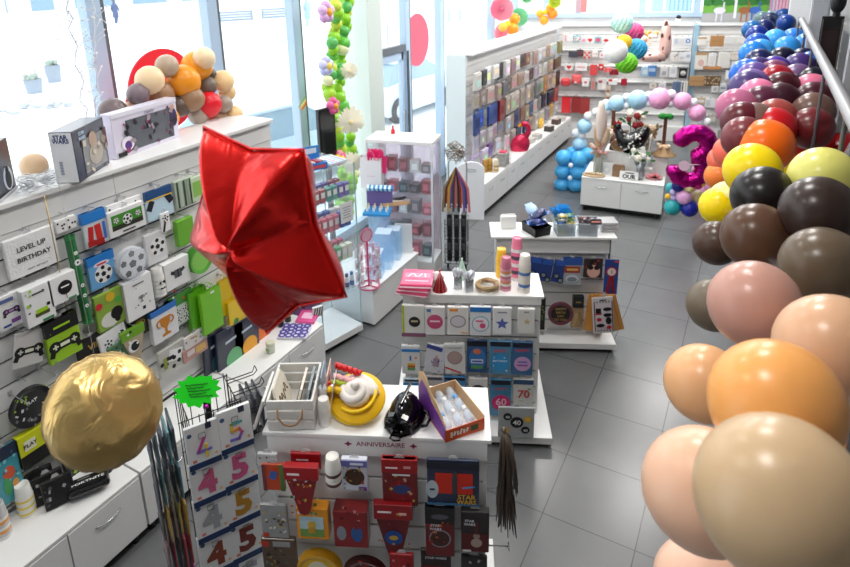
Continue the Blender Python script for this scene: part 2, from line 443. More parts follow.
def gondola(fac,w,dp,ztop,name,label,fascia,group=None,base=(.26,.06,.10),over=.02,zbot=.1,rec=.02,rise=.15):
 t=thing(name,label,'display stand',fac.p,fac.a,group)
 mb=MB();mb.box((w/2,dp/2,ztop-.011),(w,dp,.022),LAMI,bev=.003);mb.build('top_board',t)
 mb=MB();mb.box((w/2,rec+.01,ztop-.022-fascia/2),(w-2*over,.02,fascia),LAMI);mb.box((w/2,dp-rec-.01,ztop-.022-fascia/2),(w-2*over,.02,fascia),LAMI);mb.build('fascia',t)
 for s in(0,1):
  mb=MB();slats(mb,over,w-over,(rec+over+.012)if s==0 else dp-rec-over-.012,zbot,ztop-.022-fascia-.008,rise);mb.build('slat_panel',t)
 for s in(over+.008,w-over-.008):
  mb=MB();mb.box((s,dp/2,(zbot+ztop-.03)/2),(.016,dp-2*rec-.05,ztop-zbot-.03),LAMI);mb.build('side_panel',t)
 mb=MB();mb.box((w/2,dp/2,zbot/2+.02),(w+base[1]*2,dp+base[0]*2,zbot-.04),LAMI,bev=.004);mb.build('base',t)
 mb=MB();mb.box((w/2,dp/2,.02),(w,dp+base[0]*2-.08,.04),BLACKM);mb.build('kickboard',t)
 return t
G1=gondola(F1,1.12,.39,1.42,'display_gondola','white slatwall stand with birthday lettering, nearest one, crate and yellow hat on top',.10,rec=.004)
G2=gondola(F2,1.10,.38,1.18,'display_gondola','white slatwall stand in the middle with pink packets, cones and paper cups on top',.055,rec=.008,base=(.24,.07,.1))
G3=gondola(F3,1.16,.36,1.15,'display_gondola','white slatwall stand with candy bins on top, farthest of the three low stands',.165,over=.05,rec=.06,base=(.12,.03,.1))
tL=thing('slatwall_unit','long white slatwall along the street window hung with football and gaming party packets','wall display',FL.P(.4,0,0),FL.a)
LL=3.88-.4
mb=MB();slats(mb,0,LL,.008,.54,2.21,.15);mb.build('slat_panel',tL)
mb=MB()
for a in(0,.98,1.96):
 b=min(LL,a+.98)if a<1.9 else LL
 mb.box(((a+b)/2,0,2.29),(b-a-.004,.016,.15),LAMI)
mb.build('fascia',tL)
mb=MB();mb.box((LL/2,.19,2.385),(LL,.48,.03),LAMI,bev=.004);mb.build('top_board',tL)
mb=MB();mb.box((LL-.012,.22,1.19),(.024,.38,2.36),LAMI);mb.build('side_panel',tL)
mb=MB();mb.box((LL/2,.42,1.19),(LL,.016,2.36),LAMI);mb.build('back_panel',tL)
def drawers(fac,u0,u1,n,ztop,dpt,name,label,group=None,d0=None,hz=.13):
 """low drawer cabinet standing in front of a facade"""
 w=u1-u0;t=thing(name,label,'cabinet',fac.P(u0,.012,0),fac.a,group)
 y1=-dpt
 mb=MB();mb.box((w/2,y1/2,ztop-.012),(w-.004,dpt,.024),LAMI,bev=.003);mb.build('top_board',t)
 mb=MB();mb.box((w/2,y1/2+.012,(ztop-.024+.09)/2),(w-.006,dpt-.026,ztop-.024-.09),LAMI);mb.build('body',t)
 for i in range(n):
  a,b=i*w/n,(i+1)*w/n
  mb=MB();mb.box(((a+b)/2,y1+.006,(ztop-.03+.1)/2),(b-a-.008,.016,ztop-.03-.1),LAMI,bev=.002);dr=mb.build('drawer',t)
  mb=MB();c=(a+b)/2;hw=.085
  mb.tube([(c+hw*s,y1-.004-.022*(1-s*s),ztop-hz)for s in[-1+j*.2 for j in range(11)]],.0045,CHROME,6);mb.build('handle',dr)
 mb=MB();mb.box((w/2,y1/2+.03,.05),(w-.05,dpt-.08,.07),BLACKM);mb.build('plinth',t)
 for a in(.06,w-.06):
  mb=MB();mb.cyl((a,y1+.07,0),(a,y1+.07,.05),.025,BLACKM,10);mb.build('caster',t)
 return t
drawers(FL,-.04,.93,2,.53,.425,'drawer_cabinet','white low cabinet below the slatwall, cut by the left edge of the photo')
drawers(FL,.94,1.915,2,.53,.425,'drawer_cabinet','white low cabinet carrying the black gaming tray and yellow cups')
drawers(FL,1.925,2.90,2,.53,.425,'drawer_cabinet','white low cabinet behind the spinner of number packets')
drawers(FL,2.91,3.88,2,.53,.425,'drawer_cabinet','white low cabinet under the red star, purple packet and small pot on it')
tB=thing('slatwall_unit','long white slatwall at the back left hung with grey, beige and blue packets','wall display',FB.p,FB.a)
LB=4.55
mb=MB();slats(mb,0,LB,.008,.53,2.2,.15,.008);mb.build('slat_panel',tB)
mb=MB();mb.box((LB/2,0,2.28),(LB,.02,.15),LAMI);mb.build('fascia',tB)
mb=MB();mb.box((LB/2,.1,2.385),(LB+.02,.42,.035),LAMI,bev=.004);mb.build('top_board',tB)
mb=MB();mb.box((-.014,.16,1.19),(.026,.32,2.36),mat((.9,.94,.96),.4));mb.build('end_panel',tB)
mb=MB();mb.box((LB/2,.3,1.19),(LB,.016,2.36),LAMI);mb.build('back_panel',tB)
for i in range(5):
 lb=['white low cabinet behind the curved white panel, first of the back left row','white low cabinet below the pink flamingo balloon','white low cabinet in the back left row, next one after the flamingo','white low cabinet in the back left row, last but one before the corner','white low cabinet at the back corner beside the blue balloon columns'][i]
 drawers(FB,-.25+i*.955,-.25+(i+1)*.955-.008,2,.52,.40,'drawer_cabinet',lb)
for(a,b,nm)in((.05,2.66,'white slatwall on the back wall left of the blue post, with red and pastel gifts'),(2.78,5.3,'white slatwall on the back wall right of the blue post, with kraft and white stationery')):
 t=thing('slatwall_unit',nm,'wall display',FW_.P(a,0,0),FW_.a)
 w=b-a
 mb=MB();slats(mb,0,w,.008,.3,2.2,.15,.007);mb.build('slat_panel',t)
 mb=MB();mb.box((w/2,0,2.28),(w,.02,.15),LAMI);mb.build('fascia',t)
 mb=MB();mb.box((w/2,.16,2.385),(w+.02,.46,.035),LAMI,bev=.004);mb.build('top_board',t)
 mb=MB();mb.box((w/2,.34,1.19),(w,.016,2.36),LAMI);mb.build('back_panel',t)
 for z in(.55,.9,1.22,1.55,1.88):
  mb=MB();mb.box((w/2,-.05,z),(w-.03,.1,.012),LAMI);mb.build('narrow_shelf',t)
 mb=MB();mb.box((w/2,.1,.15),(w,.5,.3),LAMI);mb.build('base',t)
t=thing('upright_post','tall pale blue metal post between the two back wall displays','post',FW_.P(2.72,.04,0),FW_.a)
mb=MB();mb.box((0,0,1.2),(.09,.10,2.4),mat((.66,.80,.88),.4,.2),bev=.008);mb.build('post_body',t)
mb=MB();mb.box((0,0,.01),(.098,.12,.02),ALU);mb.build('foot_plate',t)
WH=(.93,.93,.93);BK=(.06,.06,.065);GRN=(.25,.55,.16);LIME=(.62,.80,.10)
def L(px,py,w,h,d,fn,name,label,cat,**kw):return hang(FL,px,py,w,h,d,fn,name,label,cat,**kw)
L(31,252,50,38,.05,b_pack,'banner_packet','large white banner packet with pixel letters reading level up birthday','party packet',t=.03,card=WH,kind='crinkle',spec=[('text','LEVEL UP',.0,.68,.17,BK),('text','BIRTHDAY',.02,.42,.17,BK),('text','HAPPY  BIRTHDAY',.05,.14,.06,(.4,.4,.4))])
L(65,224,20,13,.05,b_pack,'balloon_packet','small white packet with football print above the green tube','party packet',t=.03,card=WH,kind='crinkle',spec=[('dots',0,.5,9,3,[BK],.05)])
L(94,228,23,34,.06,b_pack,'horn_packet','clear packet of red horns under a blue header','party packet',t=.03,card=(.80,.82,.84),head=(.16,.50,.82),hh=.3,spec=[('rect',-.24,.32,.22,.55,(.75,.12,.12),.1),('rect',.1,.32,.26,.58,(.78,.14,.12),-.05),('rect',.36,.38,.12,.5,(.25,.45,.8)),('rect',-.24,.12,.34,.16,(.65,.08,.08)),('rect',.1,.1,.36,.16,(.65,.08,.08))])
L(124,208,34,16,.045,b_pack,'garland_packet','white packet with black football print tucked over the green football packet','party packet',t=.02,card=WH,kind='crinkle',spec=[('ball',.32,.55,.1,BK),('dots',-.2,.4,5,8,[BK],.03)])
L(126,219,36,25,.075,b_pack,'tablecloth_packet','white packet with green football pitch print, between red horns and blue tie packet','party packet',t=.03,card=WH,spec=[('rect',0,.54,.84,.58,GRN),('rect',0,.34,.84,.18,(.16,.18,.12)),('ball',.0,.54,.13,BK),('ball',-.3,.62,.07,BK),('ball',.3,.62,.07,BK),('rect',0,.13,.34,.05,BK)])
L(159,203,26,29,.06,b_pack,'shirt_packet','football shirt shaped packet, pale blue with dark patches under a blue header','party packet',t=.02,card=(.76,.87,.93),head=(.07,.30,.52),hh=.3,spec=[('rect',-.36,.52,.2,.34,(.1,.12,.18),.5),('rect',.36,.58,.22,.34,(.1,.12,.18),-.5),('rect',0,.71,1.,.04,(.9,.75,.2))])
L(165,222,9,19,.08,b_pack,'pick_packet','narrow black and white football pick packet dangling under the shirt packet','party packet',t=.015,card=WH,spec=[('ball',0,.7,.36,BK),('rect',-.2,.3,.2,.5,BK,.3)])
L(184,192,20,27,.06,b_pack,'straw_packet','packet of dark green striped straws left of the red star','party packet',t=.04,card=(.72,.76,.70),spec=[('rect',x,.5,.09,.92,c)for x,c in((-.38,(.18,.3,.2)),(-.22,(.75,.78,.75)),(-.06,(.2,.33,.22)),(.1,(.6,.66,.6)),(.25,(.15,.27,.18)),(.4,(.5,.56,.5)))])
L(197,188,12,24,.08,b_pack,'napkin_packet','pale green and white packet half hidden by the left tip of the red star','party packet',t=.02,card=(.80,.88,.74),spec=[('rect',0,.5,.8,.6,(.55,.75,.35))])
c=FL.hit(78,280,.07)
a,b=FL.hit(69,236,.07),FL.hit(88,322,.07)
t=thing('cardboard_tube','long green tube with footballs printed on it, hanging on the slatwall','tube',b)
ax=(a-b);q=ax.to_track_quat('Z','Y');t.rotation_mode='QUATERNION';t.rotation_quaternion=q
mb=MB();mb.lathe([(.030,0),(.030,ax.length)],plast((.10,.42,.20)),24);mb.build('tube_body',t)
mb=MB();mb.lathe([(.0315,0),(.0315,.02)],plast((.12,.5,.24)),24);mb.lathe([(.0315,ax.length-.02),(.0315,ax.length)],plast((.12,.5,.24)),24);mb.build('end_cap',t)
tri=q.inverted()@FL.n;ang=math.atan2(tri.y,tri.x)
mb=MB()
for z,s in((.30,.02),(.19,.012),(.14,.012),(.09,.012)):
 X=Matrix.Rotation(ang,4,'Z')@Matrix.Translation((.0305,0,z*ax.length/.42))@Matrix.Rotation(R(90),4,'Y')
 mb.lathe([(s,0),(s,.001)],paper(WH),16,X,False);mb.lathe([(s*.4,.001),(s*.4,.0016)],paper(BK),5,X,False)
mb.box((.0305*math.cos(ang),.0305*math.sin(ang),ax.length*.82),(.012,.02,.02),paper((.85,.92,.85)),rot=(0,0,ang));mb.build('printed_motif',t)
L(101,270,26,32,.055,b_pack,'napkin_packet','blue edged packet with a football, left of the big clear football plates','party packet',t=.03,card=(.42,.66,.86),head=(.13,.48,.80),hh=.26,spec=[('ball',.02,.40,.33,BK),('oval',0,.72,.3,.07,(.85,.85,.9)),('rect',0,.72,.36,.05,(.8,.15,.15))])
def clearball(root,w,h):
 r=min(w,h)/2
 for i in range(3):
  mb=MB();X=Matrix.Translation((0,-i*.012,h/2))@FRONT
  mb.lathe([(r*.7,0),(r*.98,.014),(r,.012),(r*.74,-.002)],plast((.82,.83,.85)),5*6,X);mb.lathe([(.0005,0),(r*.72,0),(r*.72,.002),(.0005,.002)],plast((.86,.87,.89)),30,X,False,False)
  mb.build('plate',root)
 motifs(root,[('ball',0,.5,.44,BK)],w,h,-.05)
 mb=MB();X=Matrix.Translation((0,-.045,h/2))@FRONT;mb.lathe([(r*1.02,0),(r*1.06,.01),(r*.8,.02),(.0005,.022)],CLEAR,28,X,True,False);mb.build('clear_wrap',root)
L(128,262,29,36,.06,clearball,'paper_plates','clear wrapped stack of large football plates on the second row','paper plates')
L(155,247,20,30,.06,b_pack,'napkin_packet','white packet with one round football below the shirt packet','party packet',t=.03,card=(.86,.86,.87),spec=[('ball',.06,.52,.38,BK)])
L(184,231,16,25,.07,b_pack,'napkin_packet','lime green napkin packet left of the red star, above the green plates','napkins',t=.05,card=(.42,.70,.18))
L(195,258,22,33,.07,b_plates,'paper_plates','stack of lime green paper plates half behind the red star','paper plates',n=7,col=(.55,.82,.35),rim=(.35,.66,.22),t=.01)
L(8,311,23,32,.06,b_pack,'invitation_packet','white packet with purple game controller at the left edge of the photo','party packet',t=.03,card=WH,spec=[('pad',.08,.52,.30,(.2,.16,.24),(.8,.6,.85)),('rect',.2,.2,.4,.12,(.5,.3,.6)),('rect',-.2,.12,.34,.06,(.2,.3,.6)),('rect',-.1,.86,.7,.1,(.35,.4,.6))])
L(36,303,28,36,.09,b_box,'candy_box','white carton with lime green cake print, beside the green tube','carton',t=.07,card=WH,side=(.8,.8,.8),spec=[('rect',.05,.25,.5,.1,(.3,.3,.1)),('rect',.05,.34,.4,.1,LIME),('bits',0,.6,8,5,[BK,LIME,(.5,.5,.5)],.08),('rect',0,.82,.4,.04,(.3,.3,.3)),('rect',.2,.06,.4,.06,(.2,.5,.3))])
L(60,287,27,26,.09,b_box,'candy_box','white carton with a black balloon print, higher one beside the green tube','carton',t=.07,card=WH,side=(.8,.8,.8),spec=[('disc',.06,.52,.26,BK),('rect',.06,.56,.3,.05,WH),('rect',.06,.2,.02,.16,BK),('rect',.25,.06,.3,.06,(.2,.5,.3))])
L(24,350,30,32,.08,b_pack,'mask_packet','clear packet holding a black game controller cut-out, tilted, above the round black plates','party packet',t=.012,card=(.80,.79,.78),roll=.25,spec=[('pad',0,.45,.40,BK,(.85,.85,.8)),('rect',0,.45,.12,.1,LIME)])
L(62,337,32,40,.09,b_pack,'invitation_packet','lime green packet with black controller and black top, above the gold balloon','party packet',t=.04,card=(.60,.78,.12),head=BK,hh=.34,spec=[('pad',0,.38,.40,BK,(.88,.9,.8)),('rect',0,.82,.5,.05,LIME),('dots',0,.8,10,4,[LIME,(.4,.5,.1)],.012)])
L(109,309,27,35,.07,b_pack,'mask_packet','colourful sweet bag with black and white cow spots in the third row','party packet',t=.03,card=(.55,.68,.25),kind='crinkle',spec=[('oval',-.05,.25,.34,.2,(.86,.86,.82)),('disc',.2,.35,.22,BK),('disc',.2,.18,.1,BK),('disc',-.38,.72,.12,(.8,.15,.2)),('disc',.05,.85,.16,(.85,.7,.15)),('disc',.3,.7,.1,(.3,.7,.3))])
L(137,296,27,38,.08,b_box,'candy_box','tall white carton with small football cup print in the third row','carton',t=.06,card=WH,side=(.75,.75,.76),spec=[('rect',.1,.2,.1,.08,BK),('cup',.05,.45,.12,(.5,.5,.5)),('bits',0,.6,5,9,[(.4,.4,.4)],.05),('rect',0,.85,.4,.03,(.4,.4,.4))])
def facecup(root,w,h):
 b_cups(root,w*.8,h,n=5,cols=((.88,.88,.86),))
 motifs(root,[('disc',-.1,.5,.1,BK),('disc',.1,.5,.1,BK),('rect',0,.3,.3,.06,BK)],w,h,-w*.38)
L(158,281,14,27,.08,facecup,'paper_cups','small stack of white paper cups between two white cartons','paper cups')
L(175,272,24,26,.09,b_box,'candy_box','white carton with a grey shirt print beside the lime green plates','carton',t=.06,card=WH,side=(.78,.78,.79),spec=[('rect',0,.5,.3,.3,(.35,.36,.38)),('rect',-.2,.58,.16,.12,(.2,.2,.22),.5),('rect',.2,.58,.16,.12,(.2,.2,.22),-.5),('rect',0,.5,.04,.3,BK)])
L(92,349,29,26,.05,b_pack,'invitation_packet','black packet with gold trophy print just above the gold balloon','party packet',t=.02,card=(.10,.09,.09),spec=[('text','VIP',.05,.62,.3,(.75,.6,.3)),('rect',0,.2,.8,.12,(.35,.3,.2))])
L(114,339,27,22,.07,b_pack,'banner_packet','white packet with football prints overlapping the black trophy packet','party packet',t=.02,card=WH,kind='crinkle',roll=-.1,spec=[('ball',-.2,.5,.16,BK),('ball',.3,.6,.12,BK),('rect',0,.15,.8,.1,(.4,.6,.4))])
L(119,352,22,20,.08,b_pack,'confetti_packet','clear packet of dark green football confetti above the gold balloon','party packet',t=.02,card=(.35,.50,.38),kind='crinkle',spec=[('dots',0,.5,16,2,[(.1,.25,.15),(.75,.8,.75)],.05)])
L(134,345,23,34,.09,b_pennant,'medal_packet','green topped pointed packet with black and white medal','party packet',t=.02,card=(.72,.66,.55),head=(.45,.66,.16),spec=[('disc',-.05,.5,.24,WH),('disc',0,.5,.18,BK),('dots',0,.86,5,3,[WH,BK],.05)])
L(139,326,21,19,.05,b_pack,'invitation_packet','dark packet with one gold cup beside the trophy napkins','party packet',t=.02,card=(.14,.12,.11),spec=[('cup',0,.55,.26,(.80,.62,.28))])
L(163,322,25,32,.07,b_pack,'napkin_packet','white napkin packet with a big golden trophy under a blue header','napkins',t=.05,card=(.90,.90,.91),head=(.18,.46,.78),hh=.17,spec=[('cup',0,.42,.36,(.78,.50,.16))])
L(181,308,22,30,.06,b_pack,'sticker_packet','green and white packet of football stickers left of the green gift bags','party packet',t=.02,card=(.80,.84,.80),head=(.28,.58,.22),hh=.35,spec=[('ball',-.2,.45,.14,BK),('ball',.15,.45,.14,BK),('ball',-.2,.2,.14,BK),('ball',.15,.2,.14,BK),('dots',0,.84,5,8,[(.85,.3,.2),WH],.05)])
L(197,308,17,38,.07,b_bag,'gift_bag','bright green paper gift bag, left one of the pair below the star','gift bag',col=(.36,.68,.10),t=.05,group='green gift bags')
L(211,310,19,40,.13,b_bag,'gift_bag','bright green paper gift bag, right one of the pair below the star','gift bag',col=(.48,.78,.16),t=.03,group='green gift bags',spec=[('rect',.1,.93,.2,.04,WH)])
L(226,296,12,34,.07,b_bag,'gift_bag','yellow paper gift bag, left of two under the star','gift bag',col=(.88,.74,.10),t=.03,group='yellow gift bags')
L(238,310,20,26,.10,b_bag,'gift_bag','yellow paper gift bag with a green sticker, right of two under the star','gift bag',col=(.93,.78,.08),t=.03,group='yellow gift bags',spec=[('disc',-.2,.2,.12,(.3,.55,.3))])
L(29,405,42,43,.05,b_plates,'paper_plates','stack of round black plates with game symbols left of the gold balloon','paper plates',n=5,col=BK,rim=(.10,.10,.11),t=.006,spec=[('bits',0,.5,26,12,[(.85,.85,.85),LIME,(.45,.45,.48)],.07),('text','PLAY',.02,.6,.09,WH)])
L(172,358,26,26,.08,b_pack,'pick_packet','packet of white flags and football picks right of the gold balloon','party packet',t=.03,card=(.75,.75,.72),kind='crinkle',spec=[('rect',.1,.6,.5,.4,WH,.3),('dots',0,.4,9,6,[BK],.07),('rect',-.3,.5,.12,.4,(.55,.6,.25))])
L(195,338,22,12,.10,b_pack,'candle_packet','small white packet under the green gift bags, upper of two','party packet',t=.02,card=(.88,.86,.86),kind='crinkle',spec=[('dots',0,.5,8,6,[(.5,.5,.55),(.8,.6,.3)],.04)])
L(195,350,24,12,.10,b_pack,'candle_packet','small pink and yellow packet under the green gift bags, lower of two','party packet',t=.02,card=(.72,.55,.52),kind='crinkle',spec=[('rect',.2,.5,.4,.5,(.85,.7,.4)),('rect',-.2,.6,.3,.4,(.85,.8,.8))])
L(37,442,37,30,.06,b_box,'candy_box','yellow and black striped carton reading play, below the round black plates','carton',t=.05,card=(.82,.84,.10),side=BK,spec=[('rect',0,.2,1.,.4,BK),('rect',-.22,.66,.3,.3,(.9,.9,.8)),('rect',.26,.72,.3,.3,(.9,.9,.8)),('text','PLAY',-.22,.66,.16,BK),('text','PLAY',.26,.72,.16,BK)])
L(7,474,26,52,.06,b_pack,'party_bag_packet','turquoise sea themed bag with orange fish at the left edge','party packet',t=.02,card=(.25,.62,.68),head=(.16,.20,.28),hh=.22,spec=[('oval',.05,.52,.22,.12,(.85,.35,.2)),('oval',-.1,.3,.15,.16,(.3,.65,.4)),('oval',.2,.3,.12,.07,(.85,.6,.3)),('bits',0,.5,14,3,[(.5,.82,.85),(.15,.45,.55)],.1)])
L(79,448,34,46,.07,b_pack,'gift_bag','black bag with yellow game symbols behind the gold balloon','gift bag',t=.03,card=BK,spec=[('bits',0,.5,20,21,[(.85,.85,.85),LIME,(.5,.5,.5)],.1)])
for i,(px,py,w,h,d,c,lb)in enumerate([(213,357,20,44,.06,(.16,.36,.38),'navy balloon packet with teal window, leftmost of the navy packets'),(229,352,26,46,.11,(.42,.70,.50),'navy balloon packet with green balloons showing, second of the navy packets'),(245,340,24,42,.11,(.93,.66,.20),'navy balloon packet with yellow balloons showing'),(258,329,20,38,.09,(.92,.48,.22),'navy balloon packet with orange balloons showing, behind the lowest star tip'),(270,318,16,34,.07,(.85,.55,.45),'navy balloon packet with salmon balloons, right of the lowest star tip')]):
 L(px,py,w,h,d,b_pack,'balloon_packet',lb,'balloon packet',t=.03,card=(.09,.13,.24),kind='crinkle',roll=.06,group='navy balloon packets',spec=[('oval',.1,.35,.3,.2,c),('oval',.12,.22,.3,.16,c),('rect',0,.75,.42,.05,(.75,.8,.85),-.1)])
for i,(px,py,w,h,c,lb)in enumerate([(297,305,14,34,(.16,.18,.30),'dark navy packet hanging right of the star tip'),(306,300,12,34,(.65,.35,.48),'rose pink packet hanging near the cabinet end'),(314,296,11,36,(.14,.16,.26),'dark packet with white stripe at the right end of the slatwall')]):
 L(px,py,w,h,.07,b_pack,'party_packet',lb,'party packet',t=.03,card=c,kind='crinkle',spec=[('rect',.1,.5,.12,.7,(.8,.8,.85)),('oval',0,.3,.3,.12,(.55,.3,.5))])
def hooks(root,fac,n0,n1,extra=()):
 rel=root.matrix_basis.inverted()
 for f,u,z,d in[h for h in HOOKS if h[0]is fac][n0:n1]+[(fac,*fac.uz(px,py),.16)for px,py in extra]:
  p=fac.P(u,0,z+.012);mb=MB()
  q=rel@p
  mb.tube([(q.x,q.y,q.z),(q.x,q.y-d-.03,q.z),(q.x,q.y-d-.036,q.z+.010)],.0028,WIRE,5)
  mb.box((q.x,q.y-.004,q.z),(.022,.006,.03),WIRE);mb.build('peg_hook',root)
hooks(tL,FL,0,100,[(45,358),(38,368),(118,380),(10,395)])
ZT=.53
for i,(px,py)in enumerate(((42,496),(52,500),(62,504))):
 p=at(px,py,ZT);t=thing('napkin_packet',['black gaming napkin packet, rear one of three on the low cabinet','black gaming napkin packet, middle one of three on the low cabinet','black gaming napkin packet with white symbols, front one of three on the low cabinet'][i],'napkins',p,group='black napkin packets')
 t.rotation_euler=Euler((-.35,0,R(70)))
 b_pack(t,.17,.17,t=.035,card=(.09,.09,.10),kind='crinkle',spec=[('bits',0,.4,8,3+i,[(.6,.6,.62),(.3,.3,.3)],.1)])
p=at(90,490,ZT+.0);t=thing('lunch_box','black plastic tray with white lettering lying on the low cabinet under the gold balloon','tray',p,R(40),rot=(-.25,0,R(62)))
t.location.z=ZT+.045
mb=MB();mb.box((0,0,0),(.235,.15,.05),plast((.07,.07,.075)),bev=.02);mb.build('tray_body',t)
mb=MB();mb.box((0,0,.028),(.21,.125,.012),mat((.10,.10,.105),.3),bev=.006);mb.build('lid',t)
mb=MB();mb.text('FORTNITE',.04,paper(WH),flat(0,-.02,.035),bold=.02);mb.box((-.02,.03,.035),(.07,.008,.001),paper((.6,.6,.6)));mb.build('lettering',t)
stand(28,512,ZT,16,34,b_cups,'paper_cups','stack of yellow and white paper cups on the low cabinet','paper cups',n=9,cols=((.93,.92,.88),(.92,.83,.30),(.9,.9,.88)))
stand(4,535,ZT,15,40,b_cups,'paper_cups','stack of white paper cups with orange rim at the left edge','paper cups',n=8,cols=((.88,.88,.86),(.75,.75,.75),(.9,.6,.3)))
stand(106,470,ZT,14,26,b_cups,'paper_cups','stack of black paper cups half hidden under the gold balloon','paper cups',n=7,cols=((.08,.08,.09),(.12,.12,.13)))
p=at(271,352,ZT);t=thing('candle_pot','small white pot with a lid below the lowest star tip','pot',p)
mb=MB();mb.lathe([(.030,0),(.036,.004),(.038,.07),(.034,.078)],mat((.85,.86,.80),.35),20);mb.build('pot_body',t)
mb=MB();mb.lathe([(.039,.07),(.039,.095),(.03,.098)],mat((.80,.80,.70),.4),20);mb.build('lid',t)
mb=MB();mb.box((0,-.038,.04),(.04,.002,.03),paper((.6,.7,.5)));mb.build('printed_label',t)
p=at(295,333,ZT);t=thing('napkin_packet','white napkin packet with purple rings lying on the cabinet','napkins',p,R(25))
mb=MB();mb.box((0,0,.012),(.26,.22,.024),plast((.85,.84,.90)),bev=.006);mb.build('packet_body',t)
mb=MB();rnd=random.Random(4)
for i in range(16):mb.lathe([(.016,0),(.034,0),(.034,.0012),(.016,.0012),(.016,0)],paper((.30,.24,.58)),14,Matrix.Translation((-.09+.06*(i%4)+rnd.uniform(-.008,.008),-.075+.05*(i//4),.0245+.0003*i)),False,False)
mb.build('printed_motif',t)
p=at(308,318,ZT);t=thing('napkin_packet','hot pink packet lying at the right end of the cabinet','napkins',p,R(20))
mb=MB();mb.box((0,0,.012),(.18,.20,.024),plast((.86,.30,.55)),bev=.006);mb.build('packet_body',t)
mb=MB();mb.box((0,0,.0255),(.10,.1,.001),paper((.95,.75,.85)));mb.build('printed_motif',t)
p=at(318,316,ZT);t=thing('straw_packet','black and white striped packet standing at the cabinet end','party packet',p,R(60))
mb=MB();mb.box((0,0,.05),(.10,.03,.10),plast((.88,.88,.88)),bev=.004);mb.build('packet_body',t)
mb=MB()
for i in range(4):mb.box((-.036+.024*i,-.016,.05),(.010,.001,.09),paper(BK),rot=(0,.25,0))
mb.build('printed_motif',t)
for i,(px,py)in enumerate(((281,326),(288,321))):
 p=at(px,py,ZT);t=thing('candle_jar',['small black jar on the cabinet, nearer one behind the star tip','small black jar on the cabinet, farther one behind the star tip'][i],'jar',p,group='black jars')
 mb=MB();mb.lathe([(.028,0),(.03,.003),(.03,.055)],mat((.05,.05,.06),.2),18);mb.build('jar_body',t)
 mb=MB();mb.lathe([(.031,.055),(.031,.07)],mat((.75,.62,.3),.3,1.),18);mb.build('lid',t)
def costume_box(px0,py0,px1,py1,hpx,rz,name,label,front,side,spec,win=None,th=.09,w=None,spine=False):
 a,b=at(px0,py0,2.4),at(px1,py1,2.4);c=(a+b)/2;w=(b-a).length
 ang=math.atan2((b-a).y,(b-a).x);h=hpx*mpp(c)
 n=Vector((math.sin(ang),-math.cos(ang),0))
 t=thing(name,label,'costume box',c-n*th/2,ang)
 mb=MB();mb.box((0,0,h/2),(w,th,h),plast(front),bev=.003);mb.build('carton',t)
 for s in(-1,1):mb=MB();mb.box((s*(w/2+.001),0,h/2),(.0015,th*.96,h*.97),plast(side));mb.build('side_panel',t)
 if win:
  cx,cz,ww,hh,col=win
  mb=MB();mb.box((cx*w,-th/2-.001,cz*h),(ww*w,.003,hh*h),mat(col,.6,0,'mottle'));wn_=mb.build('window_insert',t)
  mb=MB();mb.box((cx*w,-th/2-.006,cz*h),(ww*w,.002,hh*h),film((.95,.97,1),.07));mb.build('clear_film',t)
 motifs(t,spec,w,h,-th/2-.004)
 if spine:
  mb=MB();Y9=Matrix.Rotation(R(-90),4,'Z')
  for i,tx in enumerate(('STAR','WARS')):mb.text(tx,.036,paper((.15,.2,.45)),Matrix.Translation((-w/2-.004,0,h*(.90-.08*i)))@Y9@FRONT,bold=.03)
  for i in range(9):mb.box((-w/2-.003,.02,h*(.42-.03*i)),(.001,.02,.006),paper((.6,.62,.7)))
  mb.build('lettering',t)
 return t
costume_box(117,160,180,137,43,0,'costume_box','white and lilac costume box with dark window, leaning by the orange balloons',(.86,.84,.90),(.78,.75,.82),[('rect',0,.95,1.,.1,(.88,.87,.92)),('text','rapstar',.05,.86,.11,(.5,.47,.58)),('bits',.05,.46,34,3,[(.12,.10,.14),(.55,.22,.38),(.62,.55,.60),(.25,.2,.26)],.05),('oval',-.32,.28,.09,.16,(.9,.88,.92)),('oval',-.32,.24,.05,.10,(.35,.2,.5)),('oval',.42,.55,.06,.22,(.22,.16,.32)),('disc',.42,.8,.03,(.8,.62,.5)),('rect',-.42,.08,.12,.1,BK)],win=(.05,.44,.72,.70,(.13,.12,.14)))
costume_box(80,183,110,163,50,0,'costume_box','dark navy costume box with a pale window, white narrow side, next to the tinsel ball',(.14,.15,.24),(.95,.95,.96),[('text','STAR',-.25,.90,.09,(.75,.85,.95)),('text','WARS',-.25,.80,.09,(.75,.85,.95)),('oval',.1,.38,.22,.22,(.72,.66,.58)),('disc',.05,.68,.12,(.70,.60,.52)),('bits',.1,.35,10,4,[(.8,.76,.7),(.6,.54,.48)],.1),('rect',.44,.6,.1,.4,(.35,.2,.22))],win=(.08,.42,.70,.66,(.62,.58,.54)),th=.14,spine=True)
costume_box(-14,215,17,188,56,0,'costume_box','dark costume box with a black caped figure, cut by the left edge of the photo',(.13,.14,.20),(.8,.8,.84),[('oval',.28,.3,.14,.22,(.85,.87,.9)),('oval',.28,.28,.09,.17,(.08,.08,.1)),('disc',.28,.46,.05,(.08,.08,.1)),('rect',-.1,.9,.8,.06,(.35,.2,.25)),('rect',0,.04,1.,.06,(.8,.8,.82))],win=(-.1,.5,.6,.66,(.20,.20,.26)),th=.12)
p=at(40,190,2.4);t=thing('tinsel_ball','white shredded tinsel ball at the shelf edge beside the navy costume box','decoration',p)
mb=MB();rnd=random.Random(11);tm=mat((.86,.88,.90),.3,.2)
